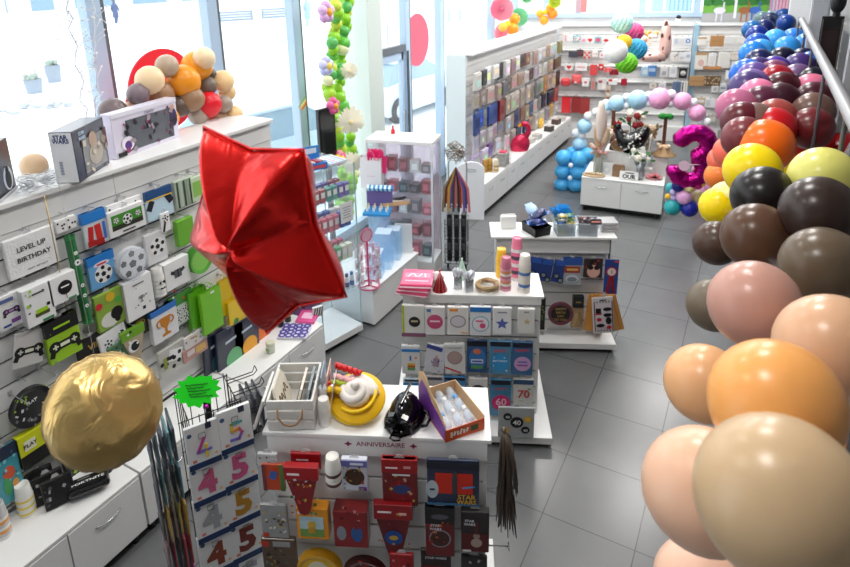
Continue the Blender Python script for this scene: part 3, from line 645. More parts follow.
for i in range(90):
 a,b=rnd.uniform(0,2*PI),rnd.uniform(-.6,1.);rr=rnd.uniform(.05,.11);c0=Vector((0,0,.05))
 d0=Vector((math.cos(a),math.sin(a),b*.6)).normalized();d1=Vector((math.cos(a+1.),math.sin(a+1.),b*.4)).normalized()
 mb.tube([c0+d0*rr*.4,c0+d0*rr,c0+(d0+d1).normalized()*rr*1.15,c0+d1*rr],.0022,tm,4)
mb.build('tinsel_strands',t)
p0,p1=FL.hit(44,195,.12),FL.hit(72,345,.03)
t=thing('ribbon','thin gold ribbon hanging from the shelf beside the banner packet','ribbon',p1)
mb=MB();mb.tube([Vector((0,0,0)),(p0-p1)*.5+Vector((.01,.004,0)),p0-p1],.0035,mat((.72,.62,.40),.35,.6),6)
mb.build('ribbon_band',t)
def G(fac,px,py,w,h,d,fn,name,label,cat,**kw):return hang(fac,px,py,w,h,d,fn,name,label,cat,**kw)
RED=(.62,.05,.08);DRED=(.42,.05,.07)
n0=len(HOOKS)
A=lambda*a,**k:G(F1,*a,**k)
A(268,459,20,13,.05,b_pack,'candle_packet','small white packet above the orange and green card, nearest stand','party packet',t=.02,card=(.80,.80,.80),spec=[('bits',0,.5,6,3,[(.3,.3,.35),(.6,.6,.6)],.08)])
A(274,476,22,26,.06,b_pack,'invitation_packet','orange card with blue badge and green edge, far left on the nearest stand','party packet',t=.02,card=(.78,.28,.12),spec=[('rect',.4,.5,.2,1.,(.3,.5,.25)),('rect',0,.6,.3,.3,(.25,.4,.7),.3),('rect',-.42,.5,.14,1.,(.5,.25,.3))])
A(306,460,30,16,.05,b_pack,'party_bag_packet','dark red packet tucked behind the red cone bag on the nearest stand','party packet',t=.02,card=RED,spec=[('rect',-.1,.6,.4,.08,(.9,.8,.8)),('bits',0,.4,6,8,[(.8,.3,.25),(.3,.05,.08)],.07)])
A(303,489,34,48,.11,b_pennant,'party_bag_packet','red cone bag filled with colourful sweets, hanging under the white crate','party bag',t=.03,card=(.55,.10,.12),head=(.66,.06,.10),spec=[('bits',.06,.42,26,5,[(.85,.7,.3),(.3,.5,.25),(.75,.75,.8),(.85,.3,.2),(.2,.1,.12)],.07),('rect',-.22,.86,.36,.04,(.95,.9,.9))])
A(333,469,16,26,.12,b_cups,'paper_cups','stack of white paper cups hung on the nearest stand right of the cone bag','paper cups',n=6,cols=((.35,.25,.22),(.90,.89,.86),(.92,.91,.88)))
A(355,473,26,31,.06,b_pack,'napkin_packet','white packet with a round colourful picture and violet corners on the nearest stand','napkins',t=.03,card=(.86,.87,.92),spec=[('disc',0,.45,.38,(.30,.20,.15)),('bits',0,.45,16,5,[(.75,.6,.2),(.3,.5,.3),(.7,.3,.2),(.5,.55,.6)],.08),('rect',0,.88,1.,.18,(.45,.45,.75)),('rect',.1,.88,.5,.07,(.9,.9,.95)),('rect',.3,.1,.3,.12,(.4,.25,.6))])
A(400,481,35,46,.06,b_pack,'plate_packet','red packet with round red and blue picture, top row of the nearest stand','party packet',t=.03,card=(.45,.08,.10),head=RED,hh=.27,spec=[('disc',.05,.34,.36,(.50,.10,.12)),('oval',.05,.38,.26,.1,(.20,.25,.45)),('bits',0,.35,18,6,[(.75,.6,.5),(.7,.12,.15),(.25,.05,.08),(.8,.7,.3)],.07),('rect',-.22,.84,.34,.03,(.95,.9,.9)),('rect',.22,.86,.2,.05,(.85,.6,.6)),('rect',.05,.70,.5,.03,(.9,.9,.9))])
A(453,481,52,44,.06,b_pack,'tablecloth_packet','wide packet with orange red panel and yellow space lettering, nearest stand','party packet',t=.02,card=(.16,.20,.30),spec=[('rect',.02,.48,.72,.46,(.80,.18,.10)),('oval',-.40,.34,.12,.2,(.72,.76,.80)),('rect',-.4,.34,.1,.04,(.1,.12,.15)),('rect',.03,.45,.10,.42,(.25,.26,.30)),('disc',.03,.72,.05,(.3,.3,.33)),('rect',.3,.42,.24,.03,(.2,.6,.85),-.15),('text','STAR',.26,.20,.14,(.90,.68,.15)),('text','WARS',.26,.09,.13,(.90,.68,.15)),('rect',0,.03,1.,.05,(.2,.4,.55)),('rect',0,.9,1.,.14,(.12,.14,.20))])
A(275,520,27,33,.05,b_pack,'party_packet','clear packet of small white and yellow figures, left side of the nearest stand','party packet',t=.02,card=(.60,.60,.60),kind='crinkle',spec=[('bits',0,.55,18,2,[(.85,.84,.8),(.75,.65,.35),(.35,.32,.3)],.10),('rect',-.35,.1,.22,.12,(.75,.25,.15))])
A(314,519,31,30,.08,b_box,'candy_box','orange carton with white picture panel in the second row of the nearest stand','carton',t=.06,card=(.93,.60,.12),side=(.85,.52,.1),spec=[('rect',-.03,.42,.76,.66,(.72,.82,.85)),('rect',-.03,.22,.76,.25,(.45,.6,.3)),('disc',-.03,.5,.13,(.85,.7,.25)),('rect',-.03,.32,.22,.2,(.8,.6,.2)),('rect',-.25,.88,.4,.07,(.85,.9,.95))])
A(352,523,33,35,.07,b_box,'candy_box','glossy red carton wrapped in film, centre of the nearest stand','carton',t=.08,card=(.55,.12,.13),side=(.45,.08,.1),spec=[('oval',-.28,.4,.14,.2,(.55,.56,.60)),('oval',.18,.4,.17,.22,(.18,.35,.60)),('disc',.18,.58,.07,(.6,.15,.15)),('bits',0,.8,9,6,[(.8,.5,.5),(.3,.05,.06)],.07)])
A(394,530,38,55,.08,b_pennant,'party_bag_packet','red cone bag with a blue round picture, in the middle of the nearest stand','party bag',t=.03,card=(.40,.08,.10),head=(.58,.06,.09),spec=[('disc',0,.42,.24,(.12,.28,.55)),('oval',0,.42,.12,.04,(.75,.6,.25)),('bits',0,.55,9,8,[(.8,.65,.3),(.7,.15,.15)],.06),('rect',-.22,.88,.36,.03,(.95,.9,.9)),('rect',.25,.86,.2,.04,(.9,.7,.7))])
A(440,530,29,48,.07,b_pack,'plate_packet','black and red packet with an orange round picture, second row right of the cone bag','party packet',t=.03,card=(.42,.06,.08),head=(.08,.08,.09),hh=.32,spec=[('disc',0,.38,.38,(.55,.55,.58)),('disc',0,.38,.33,(.25,.14,.12)),('bits',0,.38,14,7,[(.85,.42,.2),(.65,.15,.12),(.2,.25,.3)],.09),('text','STAR',-.15,.66,.07,(.9,.9,.92)),('text','WARS',-.15,.59,.07,(.9,.9,.92)),('oval',0,.84,.3,.05,(.35,.35,.38))])
A(475,529,28,40,.06,b_pack,'napkin_packet','black packet with dark red lower half, right end of the nearest stand','napkins',t=.04,card=(.13,.10,.11),spec=[('rect',0,.25,.94,.44,(.35,.10,.10)),('disc',.05,.25,.2,(.68,.60,.55)),('disc',.05,.42,.12,(.6,.52,.48)),('rect',.05,.62,.12,.3,(.35,.12,.12)),('text','STAR',-.2,.80,.08,(.9,.9,.92)),('text','WARS',-.2,.72,.08,(.9,.9,.92)),('rect',-.3,.06,.3,.05,(.8,.8,.8))])
A(280,552,34,30,.05,b_pack,'party_packet','brown packet of coins and figures at the bottom left of the nearest stand','party packet',t=.03,card=(.36,.28,.22),kind='crinkle',spec=[('bits',0,.35,20,9,[(.6,.5,.3),(.3,.4,.35),(.2,.16,.14)],.09),('rect',-.36,.85,.2,.18,(.7,.2,.15)),('rect',.1,.86,.5,.16,(.6,.6,.6))])
A(321,563,44,44,.05,b_plates,'paper_plates','stack of round yellow plates at the lower edge of the photo','paper plates',n=6,col=(.90,.72,.18),rim=(.86,.66,.10),t=.010,spec=[('oval',0,.5,.26,.26,(.86,.84,.74)),('disc',0,.45,.12,(.45,.6,.7)),('disc',.1,.55,.08,(.5,.6,.3))])
A(366,570,44,46,.05,b_plates,'paper_plates','stack of round dark red plates at the lower edge of the photo','paper plates',n=5,col=(.40,.08,.10),rim=(.32,.06,.08),t=.010,spec=[('bits',0,.5,20,9,[(.55,.5,.5),(.7,.2,.2),(.2,.25,.4),(.75,.6,.3)],.09)])
A(402,570,24,34,.10,b_pack,'party_bag_packet','red packet with comic print at the lower edge between red plates and black packet','party packet',t=.02,card=RED,kind='crinkle',spec=[('bits',0,.5,10,4,[(.8,.6,.55),(.35,.05,.08)],.1)])
A(436,566,30,34,.06,b_pack,'party_bag_packet','black and red packet at the lower edge under the orange round picture','party packet',t=.02,card=(.14,.08,.09),spec=[('rect',0,.3,.9,.5,(.5,.08,.1)),('text','STAR WARS',0,.8,.09,(.9,.9,.92))])
A(474,568,26,26,.06,b_pack,'party_bag_packet','dark packet with red corner at the lower edge, right end of the nearest stand','party packet',t=.02,card=(.12,.10,.11),spec=[('rect',-.2,.3,.5,.4,(.6,.1,.1)),('bits',.2,.6,6,3,[(.6,.6,.6),(.4,.1,.1)],.1)])
hooks(G1,F1,n0,n0+100)
mb=MB();mb.text('ANNIVERSAIRE',.036,paper((.52,.13,.30)),fx(.585,.0028,1.368),bold=.01);
for sx in(-1,1):mb.prism([(.585+sx*.160+a,1.368+b)for a,b in((-.02,0),(-.006,.006),(0,.016),(.006,.006),(.02,0),(.006,-.006),(0,-.016),(-.006,-.006))],.0018,.0028,paper((.52,.13,.30)))
o=mb.build('lettering',G1)
n0=len(HOOKS)
B=lambda*a,**k:G(F2,*a,**k)
row1=[(413.5,22,31,(.90,.90,.88),[('rect',-.46,.55,.1,.9,(.75,.8,.2)),('disc',.05,.48,.26,(.17,.16,.15)),('rect',.05,.5,.3,.06,(.8,.75,.6)),('rect',0,.06,1.1,.12,(.55,.35,.45))],'white packet with a small dark disc, first in the top row of the middle stand'),(435,20,28,(.92,.91,.91),[('disc',0,.48,.40,(.80,.32,.48)),('rect',0,.5,.5,.06,(.95,.8,.85)),('rect',-.3,.88,.2,.1,(.3,.5,.7))],'white packet with a pink disc in the top row of the middle stand'),(458,21,28,(.92,.91,.90),[('rect',-.2,.9,.4,.1,(.93,.6,.25)),('oval',.0,.5,.38,.22,(.62,.55,.58)),('oval',0,.5,.33,.18,(.85,.83,.86)),('rect',.3,.1,.3,.06,(.9,.7,.5))],'white packet with a grey oval frame in the top row of the middle stand'),(480.5,21,29,(.90,.90,.91),[('rect',0,.9,1.,.16,(.16,.48,.78)),('disc',0,.42,.42,(.45,.70,.80)),('disc',0,.42,.37,(.93,.91,.92)),('disc',.1,.36,.14,(.85,.3,.5)),('rect',-.05,.52,.36,.05,(.85,.3,.5))],'white packet with pink dotted disc and blue header, middle stand, top row'),(502,19,27,(.93,.93,.93),[('star',0,.42,.36,(.36,.42,.70)),('rect',0,.84,.5,.05,(.6,.6,.65))],'white packet with a blue star in the top row of the middle stand'),(526,17,25,(.90,.89,.87),[('star',.05,.5,.22,(.82,.74,.58)),('rect',0,.88,.3,.06,(.6,.6,.6))],'pale packet with a faint gold star, last in the top row of the middle stand')]
for px,w,h,c,sp,lb in row1:
 B(px,320+(px-413)*.006,w,h,.06,b_pack,'balloon_packet',lb,'balloon packet',t=.03,card=c,spec=sp,group='balloon packets on the middle stand')
row2=[(411,359,18,28,(.91,.91,.91),[('rect',0,.84,1.,.1,(.18,.52,.80)),('rect',.02,.28,.42,.1,(.85,.35,.2)),('rect',.02,.20,.42,.1,(.4,.65,.35)),('rect',.02,.36,.42,.08,(.9,.75,.3)),('rect',-.02,.58,.1,.16,(.3,.45,.75)),('disc',.28,.6,.07,(.9,.55,.3))],'white packet with a rainbow cake, first in the second row of the middle stand',0),(433.5,358,20,28,(.86,.86,.89),[('rect',-.1,.9,.8,.14,(.25,.3,.6),.2),('star',.05,.60,.1,(.85,.55,.4)),('rect',.05,.40,.30,.30,(.66,.56,.62)),('bits',.2,.2,6,3,[(.3,.35,.6)],.08)],'white and blue packet with rose cone print, second row, middle stand',.12),(455.5,358,21,30,(.89,.89,.88),[('disc',0,.55,.36,(.66,.52,.52)),('disc',0,.55,.31,(.72,.62,.60)),('rect',-.1,.14,.8,.05,(.8,.25,.25),.4),('rect',0,.88,.7,.04,(.7,.7,.7))],'white packet with a dusty rose disc in the second row of the middle stand',-.04),(477,356,20,32,(.12,.30,.50),[('rect',0,.92,1.,.16,(.06,.08,.14)),('oval',.02,.45,.42,.34,(.20,.45,.70)),('oval',0,.68,.2,.08,(.85,.45,.3)),('rect',0,.38,.6,.12,(.85,.86,.9)),('rect',0,.38,.5,.05,(.2,.3,.7)),('rect',0,.2,.6,.1,(.35,.6,.35))],'dark blue packet with orange and white lettering in the second row of the middle stand',0),(500,357,22,33,(.30,.55,.70),[('rect',0,.92,.9,.14,(.10,.12,.20)),('text','HAPPY',0,.72,.12,(.85,.3,.35)),('oval',0,.38,.4,.26,(.20,.58,.80)),('text','BIRTHDAY',0,.42,.08,(.9,.93,.95)),('bits',0,.3,8,5,[(.8,.88,.92),(.15,.4,.6)],.06)],'light blue packet with red lettering, last but one, second row, middle stand',0),(522,358,21,33,(.20,.40,.58),[('rect',0,.92,.9,.14,(.10,.12,.20)),('text','HAPPY',0,.76,.12,(.85,.25,.3)),('disc',.02,.36,.40,(.80,.62,.78)),('rect',.02,.42,.44,.04,(.3,.4,.75)),('rect',.02,.32,.5,.04,(.5,.3,.6))],'blue packet with a lilac disc, last in the second row of the middle stand',0)]
for px,py,w,h,c,sp,lb,rl in row2:
 B(px,py,w,h,.06,b_pack,'balloon_packet',lb,'balloon packet',t=.03,card=c,spec=sp,roll=rl,kind='crinkle' if px>425 else 'plastic',group='balloon packets on the middle stand')
row3=[(413,390,19,24,(.78,.84,.86),[('rect',0,.78,1.,.14,(.18,.52,.78)),('rect',0,.95,.8,.08,(.12,.2,.35))],'pale packet with a blue band above the black helmet'),(435,388,18,26,(.78,.76,.76),[('rect',0,.9,.8,.1,(.3,.3,.35))],'grey packet half behind the purple display box'),(455,385,22,18,(.26,.52,.74),[('rect',0,.9,.9,.14,(.08,.1,.16)),('text','HAPPY',0,.45,.3,(.85,.9,.93))],'light blue packet peeping over the display box of bottles'),(478,391,19,27,(.85,.84,.83),[('disc',0,.52,.42,(.10,.10,.10)),('text','50',.02,.54,.28,(.88,.88,.86)),('dots',0,.5,6,3,[(.6,.55,.4)],.02)],'white packet with a black number fifty disc'),(500.5,397,21,36,(.22,.50,.64),[('rect',0,.93,.9,.12,(.08,.10,.16)),('text','HAPPY',0,.76,.10,(.8,.25,.3)),('disc',.02,.38,.44,(.80,.16,.42)),('text','60',.02,.40,.26,(.93,.75,.82))],'turquoise packet with a pink number sixty disc'),(523,391,20,25,(.80,.80,.78),[('rect',0,.9,1.,.18,(.14,.28,.42)),('bits',0,.4,12,4,[(.85,.35,.25),(.3,.6,.6),(.85,.7,.3),(.45,.6,.35)],.09),('text','70',.02,.42,.42,(.75,.15,.2))],'white packet with number seventy in confetti')]
for px,py,w,h,c,sp,lb in row3:
 B(px,py,w,h,.06,b_pack,'balloon_packet',lb+', third row of the middle stand','balloon packet',t=.03,card=c,spec=sp,kind='crinkle' if px in(455,500.5)else 'plastic',group='balloon packets on the middle stand')
B(516,422,36,30,.275,b_pack,'banner_packet','clear packet with three black number forty discs and gold stars, lowest on the middle stand','party packet',t=.02,card=(.66,.67,.68),kind='crinkle',spec=[('disc',.02,.52,.18,BK),('disc',-.24,.70,.12,BK),('disc',.26,.28,.12,BK),('star',.32,.64,.15,(.86,.68,.18)),('star',-.28,.24,.15,(.86,.68,.18)),('text','40',.02,.52,.22,(.92,.92,.9)),('text','40',-.24,.7,.12,(.9,.9,.9)),('text','40',.26,.28,.12,(.9,.9,.9))])
hooks(G2,F2,n0,n0+100)
n0=len(HOOKS)
Cc=lambda*a,**k:G(F3,*a,**k)
for i,(px,py)in enumerate(((533,268),(544,270),(557,271))):
 Cc(px,py,12,22,-.02,b_pack,'sunglasses_packet',['blue headed packet of black party glasses, left of three under the candy bins','blue headed packet of black party glasses, middle of three under the candy bins','blue headed packet of black party glasses, right of three under the candy bins'][i],'party packet',t=.03,card=(.10,.22,.50),kind='crinkle',roll=.15,group='party glasses packets',spec=[('disc',-.15,.30,.26,BK),('disc',-.15,.30,.16,(.5,.55,.6)),('disc',.25,.12,.26,BK),('disc',.25,.12,.16,(.5,.55,.6)),('rect',0,.88,.8,.2,(.16,.34,.68))])
Cc(572,271,19,27,-.02,b_pack,'party_packet','packet with blue header over red letters and clear cups','party packet',t=.03,card=(.62,.64,.66),head=(.16,.32,.62),hh=.26,kind='crinkle',spec=[('rect',0,.58,.8,.24,(.60,.20,.14)),('rect',0,.58,.6,.08,(.85,.7,.4)),('oval',0,.25,.34,.14,(.78,.8,.83)),('oval',0,.22,.26,.09,(.5,.53,.56))])
Cc(593,268,19,19,-.02,b_pack,'mask_packet','packet with a pale face mask, black brows and red spots','party packet',t=.02,card=(.20,.15,.16),spec=[('oval',.02,.35,.34,.34,(.88,.68,.62)),('oval',-.14,.55,.14,.12,BK),('oval',.18,.55,.14,.12,BK),('rect',-.1,.85,.14,.3,BK,.4),('rect',.15,.85,.14,.3,BK,-.3),('dots',0,.6,4,5,[(.75,.2,.2)],.05)])
Cc(611,277,14,35,-.01,b_pack,'rosette_card','blue card carrying a red ribbon rosette with white centre','rosette',t=.012,card=(.13,.25,.56),spec=[('rect',-.15,.28,.2,.46,(.60,.10,.14),.12),('rect',.15,.28,.2,.46,(.55,.08,.12),-.12),('disc',0,.66,.40,(.66,.10,.15)),('disc',0,.66,.30,(.88,.84,.82)),('text','1',0,.66,.14,(.6,.1,.14)),('rect',.3,.95,.3,.05,(.8,.3,.3))])
Cc(539,313,12,32,-.01,b_pack,'gift_bag','black bag with gold dots, lower left of the far low stand','gift bag',t=.04,card=(.08,.085,.07),spec=[('dots',0,.5,18,6,[(.45,.48,.28),(.3,.33,.2)],.09)])
Cc(560,312,25,27,-.01,b_plates,'paper_plates','round black plates with gold birthday lettering on the far low stand','paper plates',n=5,col=(.085,.08,.08),rim=(.45,.22,.28),t=.008,spec=[('text','HAPPY',0,.68,.12,(.72,.58,.32)),('text','BIRTH',0,.55,.11,(.72,.58,.32)),('text','DAY',0,.42,.11,(.72,.58,.32)),('text','TO YOU',0,.29,.11,(.72,.58,.32))])
Cc(578,301,11,11,.0,b_box,'gift_box','small black box with gold print above a tan figure','carton',t=.05,card=(.07,.07,.075),spec=[('rect',0,.5,.5,.12,(.6,.5,.3))])
Cc(577,317,12,20,.0,b_pack,'ribbon_packet','bunch of tan paper decorations below the small black box','party packet',t=.03,card=(.66,.54,.38),kind='crinkle',spec=[('rect',-.2,.4,.3,.7,(.75,.63,.45),.2),('rect',.25,.5,.25,.6,(.58,.46,.3),-.2)])
for i,(px,py,rl,dd)in enumerate(((594,313,.08,.0),(602,312,.0,.02),(616,313,-.28,.035))):
 Cc(px,py,20,36,dd,b_pack,'gift_bag',['tan paper bag behind the moustache card, leftmost of three','tan paper bag behind the moustache card, middle of three','tan paper bag sticking out right of the moustache card'][i],'paper bag',t=.015,card=(.80,.56,.26),roll=rl,group='tan paper bags',spec=[('rect',.3,.5,.04,.9,(.66,.44,.2))])
Cc(605,315,21,36,.075,b_pack,'photo_prop_card','striped card of paper moustaches and red lips hanging on the far low stand','party packet',t=.012,card=(.86,.84,.84),roll=-.10,spec=[('rect',x,.48,.05,.84,(.45,.36,.42))for x in(-.40,-.26,-.12,.02,.16,.30,.44)]+[('rect',0,.48,.74,.74,(.86,.82,.84)),('rect',-.22,.64,.26,.14,BK),('rect',-.22,.55,.34,.03,(.7,.1,.15)),('oval',-.2,.40,.12,.05,(.75,.12,.18)),('oval',.2,.68,.2,.05,BK),('oval',.2,.52,.2,.05,BK),('oval',.24,.36,.14,.1,BK),('oval',-.15,.24,.2,.05,BK),('oval',.25,.18,.12,.05,(.75,.12,.18)),('rect',.0,.94,.3,.03,BK)])
hooks(G3,F3,n0,n0+100)
ZA=1.42
a1=F1.a
p=at(291,436,ZA);p=F1.P(.135,-.17,ZA)
t=thing('wooden_crate','white slatted wooden crate with rope handle on the nearest stand','crate',p,a1+R(4))
CW=mat((.90,.89,.87),.6,0,'wood');cw,cd,chh=.23,.31,.175
for s in(-1,1):
 for k in range(3):
  mb=MB();mb.box((0,s*(cd/2-.006),.03+k*.058),(cw,.012,.05),CW,bev=.003);mb.build('end_slat',t)
  mb=MB();mb.box((s*(cw/2-.006),0,.03+k*.058),(.012,cd-.026,.05),CW,bev=.003);mb.build('side_slat',t)
mb=MB();mb.box((0,0,.008),(cw-.026,cd-.026,.012),CW);mb.build('crate_bottom',t)
mb=MB();mb.tube([(-.06,-cd/2-.004,.125),(-.058,-cd/2-.02,.09),(-.03,-cd/2-.024,.055),(0,-cd/2-.024,.048),(.03,-cd/2-.024,.055),(.058,-cd/2-.02,.09),(.06,-cd/2-.004,.125)],.005,mat((.62,.48,.33),.8),6);mb.build('rope_handle',t)
X=t.matrix_basis.copy()
for i,(dx,lb,rr,wd)in enumerate(((-.045,'cream wooden plaque with painted script, left one inside the crate',.30,.20),(.0,'cream wooden plaque with dark script in the middle of the crate',-.28,.22),(.05,'dark edged grey board leaning at the right inside the crate',-.22,.24))):
 q=thing('wooden_plaque',lb,'plaque',X@Vector((dx,0,.02)),group='plaques in the crate');q.rotation_euler=Euler((0,rr,a1+R(4+90)))
 q.rotation_euler=(Matrix.Rotation(a1+R(4),3,'Z')@Matrix.Rotation(-rr,3,'Y')@Matrix.Rotation(R(90),3,'Z')).to_euler()
 c=(.90,.87,.81)if i<2 else(.56,.60,.63)
 mb=MB();mb.prism([(wd/2*sx*f,.003+zz)for sx,f,zz in((-1,.8,0),(1,.8,0),(1,1.,.03),(1,1,.13),(1,.8,.17),(-1,.8,.17),(-1,1,.13),(-1,1,.03))],-.006,.006,mat(c,.6,0,'wood'));mb.build('board',q)
 if i<2:
  mb=MB();[mb.tube([(-.07+.0045*k,y_,.085+.02*math.sin(k*.8)+.012*math.sin(k*.33))for k in range(32)],.0022,paper((.50,.42,.33)),4)for y_ in(-.0085,.0085)];mb.build('painted_script',q)
q=thing('wooden_board','white board leaning against the left side of the crate','board',X@Vector((-cw/2-.075,-.02,0)))
q.rotation_euler=(Matrix.Rotation(a1+R(4),3,'Z')@Matrix.Rotation(R(20),3,'Y')).to_euler()
mb=MB();mb.box((0,0,.085),(.014,.24,.17),CW,bev=.003);mb.build('board_panel',q)
mb=MB();mb.box((-.008,0,.085),(.002,.2,.13),paper((.84,.82,.80)));mb.build('printed_face',q)
for i,(dx,c,hh,lb)in enumerate(((.145,(.62,.70,.76),.20,'grey blue card standing between crate and paper cups'),(.16,(.90,.74,.68),.23,'salmon card standing right of the crate'),(.176,(.86,.84,.86),.21,'thin white card with purple corner right of the crate'))):
 q=thing('greeting_card',lb,'card',X@Vector((dx,.06-.03*i,0)),group='cards beside the crate');q.rotation_euler=(Matrix.Rotation(a1+R(4),3,'Z')@Matrix.Rotation(R(-3+6*i),3,'Y')).to_euler()
 mb=MB();mb.box((0,0,hh/2),(.004,.15,hh),paper(c));mb.build('card_sheet',q)
 mb=MB();mb.box((.003,0,hh*.6),(.001,.09,hh*.3),paper((.55,.35,.45)if i else(.8,.82,.85)));mb.build('printed_motif',q)
stand(325,423,ZA,13,29,b_cups,'paper_cups','stack of white paper cups between crate and yellow hat','paper cups',n=5,cols=((.90,.89,.87),))
p=at(325,408,ZA);t=thing('cup_wrap','small white printed cylinder with dark barcode label behind the cups','tin',p)
mb=MB();mb.lathe([(.026,0),(.028,.004),(.028,.125),(.024,.13)],mat((.9,.9,.9),.3),20);mb.build('tin_body',t)
mb=MB();mb.box((.012,-.0275,.06),(.03,.003,.07),paper((.2,.2,.24)),rot=(0,0,.3));mb.box((-.012,-.028,.06),(.014,.003,.05),paper((.6,.1,.2)),rot=(0,0,-.3));mb.build('printed_label',t)
p=at(357,409,ZA)+Vector((0,0,.058));t=thing('party_hat','yellow foam cake hat with white cream swirl and red cherries on the nearest stand','hat',p,rot=(R(22),R(3),a1))
t.scale=(.9,.9,.9)
YE=mat((.97,.80,.04),.55);CR=mat((.93,.90,.87),.6)
mb=MB();mb.lathe([(.0005,0),(.150,0),(.158,.008),(.158,.018),(.150,.026),(.0005,.026)],YE,40,None,True,False);mb.build('brim',t)
mb=MB();mb.lathe([(.0005,.03),(.150,.03),(.156,.038),(.154,.048),(.0005,.052)],mat((.95,.74,.03),.55),40,Matrix.Translation((.012,-.008,0)),True,False);mb.build('lower_layer',t)
mb=MB();rr=[]
pts=[(math.cos(a*.42)*(.100-.0040*a),math.sin(a*.42)*(.100-.0040*a),.052+.0042*a)for a in range(24)]
mb.tube(pts,[.036-.0009*i for i in range(24)],CR,10);mb.sph((0,0,.075),(.085,.085,.055),CR);mb.sph((0,0,.145),(.024,.024,.03),CR);mb.build('cream_swirl',t)
mb=MB();mb.tube([(math.cos(a*.3-2.2)*.112,math.sin(a*.3-2.2)*.112,.064+.002*a)for a in range(9)],.010,YE,8);mb.build('yellow_icing',t)
def strand(c0,d,n,r,m,nm):
 mb=MB()
 mb.tube([Vector(c0)+Vector(d)*(k/(4.*n))+Vector((0,.004*math.sin(k*1.5),0))for k in range(4*n+1)],[r*(.72+.3*abs(math.cos(k*PI/4)))for k in range(4*n+1)],m,8);mb.build(nm,t)
strand((.015,.10,.105),(-.145,.015,.045),5,.020,mat((.80,.04,.06),.35),'red_candle')
strand((-.02,.05,.105),(-.115,.01,.025),3,.018,mat((.95,.72,.72),.5),'pink_candle')
strand((-.04,-.01,.09),(-.115,.0,.02),2,.019,mat((.96,.78,.05),.45),'yellow_candle')
strand((-.06,.03,.10),(-.08,-.005,.03),2,.013,mat((.68,.78,.20),.5),'green_candle')
strand((-.135,.02,.12),(-.03,-.012,.01),1,.014,mat((.75,.05,.07),.35),'red_candle')
p=at(405,419,ZA);t=thing('helmet','glossy black plastic helmet mask lying on the nearest stand between hat and bottle box','helmet',p,a1+R(-14))
HB=mat((.012,.012,.015),.12)
mb=MB()
mb.lathe([(.095,0),(.105,.01),(.100,.045),(.086,.085),(.060,.115),(.030,.132),(.0005,.136)],HB,48,Matrix.Diagonal((.78,1.12,1,1)),True,False);mb.build('dome',t)
mb=MB();mb.lathe([(.090,.0),(.118,-.0),(.125,.012),(.108,.030),(.095,.03)],HB,48,Matrix.Translation((0,0,.002))@Matrix.Diagonal((.80,1.12,1,1)),True,False);mb.build('flared_skirt',t)
mb=MB();mb.prism([(-.07,.02),(-.05,.09),(-.02,.10),(0,.075),(.02,.10),(.05,.09),(.07,.02),(.03,-.0),(-.03,0)],-.112,-.080,mat((.02,.02,.024),.15));mb.build('face_plate',t)
mb=MB()
for s in(-1,1):mb.sph((s*.036,-.110,.072),(.024,.012,.016),mat((.05,.05,.06),.05),14,8)
mb.build('eye_lens',t)
mb=MB();mb.prism([(-.03,.004),(-.012,.045),(.012,.045),(.03,.004)],-.135,-.105,HB);mb.build('mouth_grille',t)
mb=MB();mb.tube([(.082,.02,.06),(.12,.0,.065),(.135,-.02,.045),(.125,-.04,.025),(.10,-.05,.02)],.008,HB,8);mb.build('strap',t)
mb=MB();mb.tube([(-.02,-.13,.012),(-.025,-.155,.008),(.0,-.165,.008),(.025,-.155,.008),(.02,-.13,.012)],.005,HB,8);mb.build('chin_loop',t)
mb=MB();mb.box((0,.02,.136),(.016,.17,.012),HB,rot=(0,0,0),bev=.004);mb.build('crest',t)
p=at(464,431,ZA);p=F1.P(.925,-.16,ZA);t=thing('display_box','purple and orange display carton full of small clear bottles, right end of the nearest stand','display box',p,a1+R(28))
PUR=paper((.45,.20,.58));ORA=paper((.82,.33,.12));KRA=paper((.80,.66,.50));bw_,bd_,bh_=.21,.30,.065
mb=MB();mb.box((0,0,.004),(bw_,bd_,.004),paper((.88,.86,.84)));mb.build('carton_bottom',t)
mb=MB();mb.box((0,-bd_/2,bh_*.5),(bw_,.004,bh_),ORA);mb.build('front_panel',t)
mb=MB();mb.box((bw_/2,0,bh_*.62),(.004,bd_,bh_*1.2),KRA);mb.build('side_panel',t)
mb=MB();mb.box((0,bd_/2,bh_*.62),(bw_,.004,bh_*1.2),KRA);mb.build('rear_panel',t)
Y90=Matrix.Rotation(R(90),4,'Z')
mb=MB();mb.prism([(-bd_/2,0),(bd_/2,0),(bd_/2,bh_),(-bd_/2,bh_)],-.002,.002,ORA,Matrix.Translation((-bw_/2,0,0))@Y90)
o=mb.build('side_panel',t)
mb=MB();mb.prism([(-bd_/2,bh_),(-.06,bh_),(.15,bh_),(.15,bh_+.13),(.10,bh_+.165),(.05,bh_+.15),(.0,bh_+.10),(-.06,bh_+.085),(-bd_/2,bh_+.03)],-.0015,.0015,KRA,Matrix.Translation((-bw_/2,0,0))@Y90);hd=mb.build('lid_flap',t)
mb=MB();mb.prism([(-bd_/2,bh_*.2),(.15,bh_*.2),(.15,bh_+.04),(.11,bh_+.11),(.05,bh_+.10),(.0,bh_+.055),(-.06,bh_+.045),(-bd_/2,bh_+.01)],-.001,.001,PUR,Matrix.Translation((-bw_/2-.0035,0,0))@Y90);mb.build('purple_print',hd)
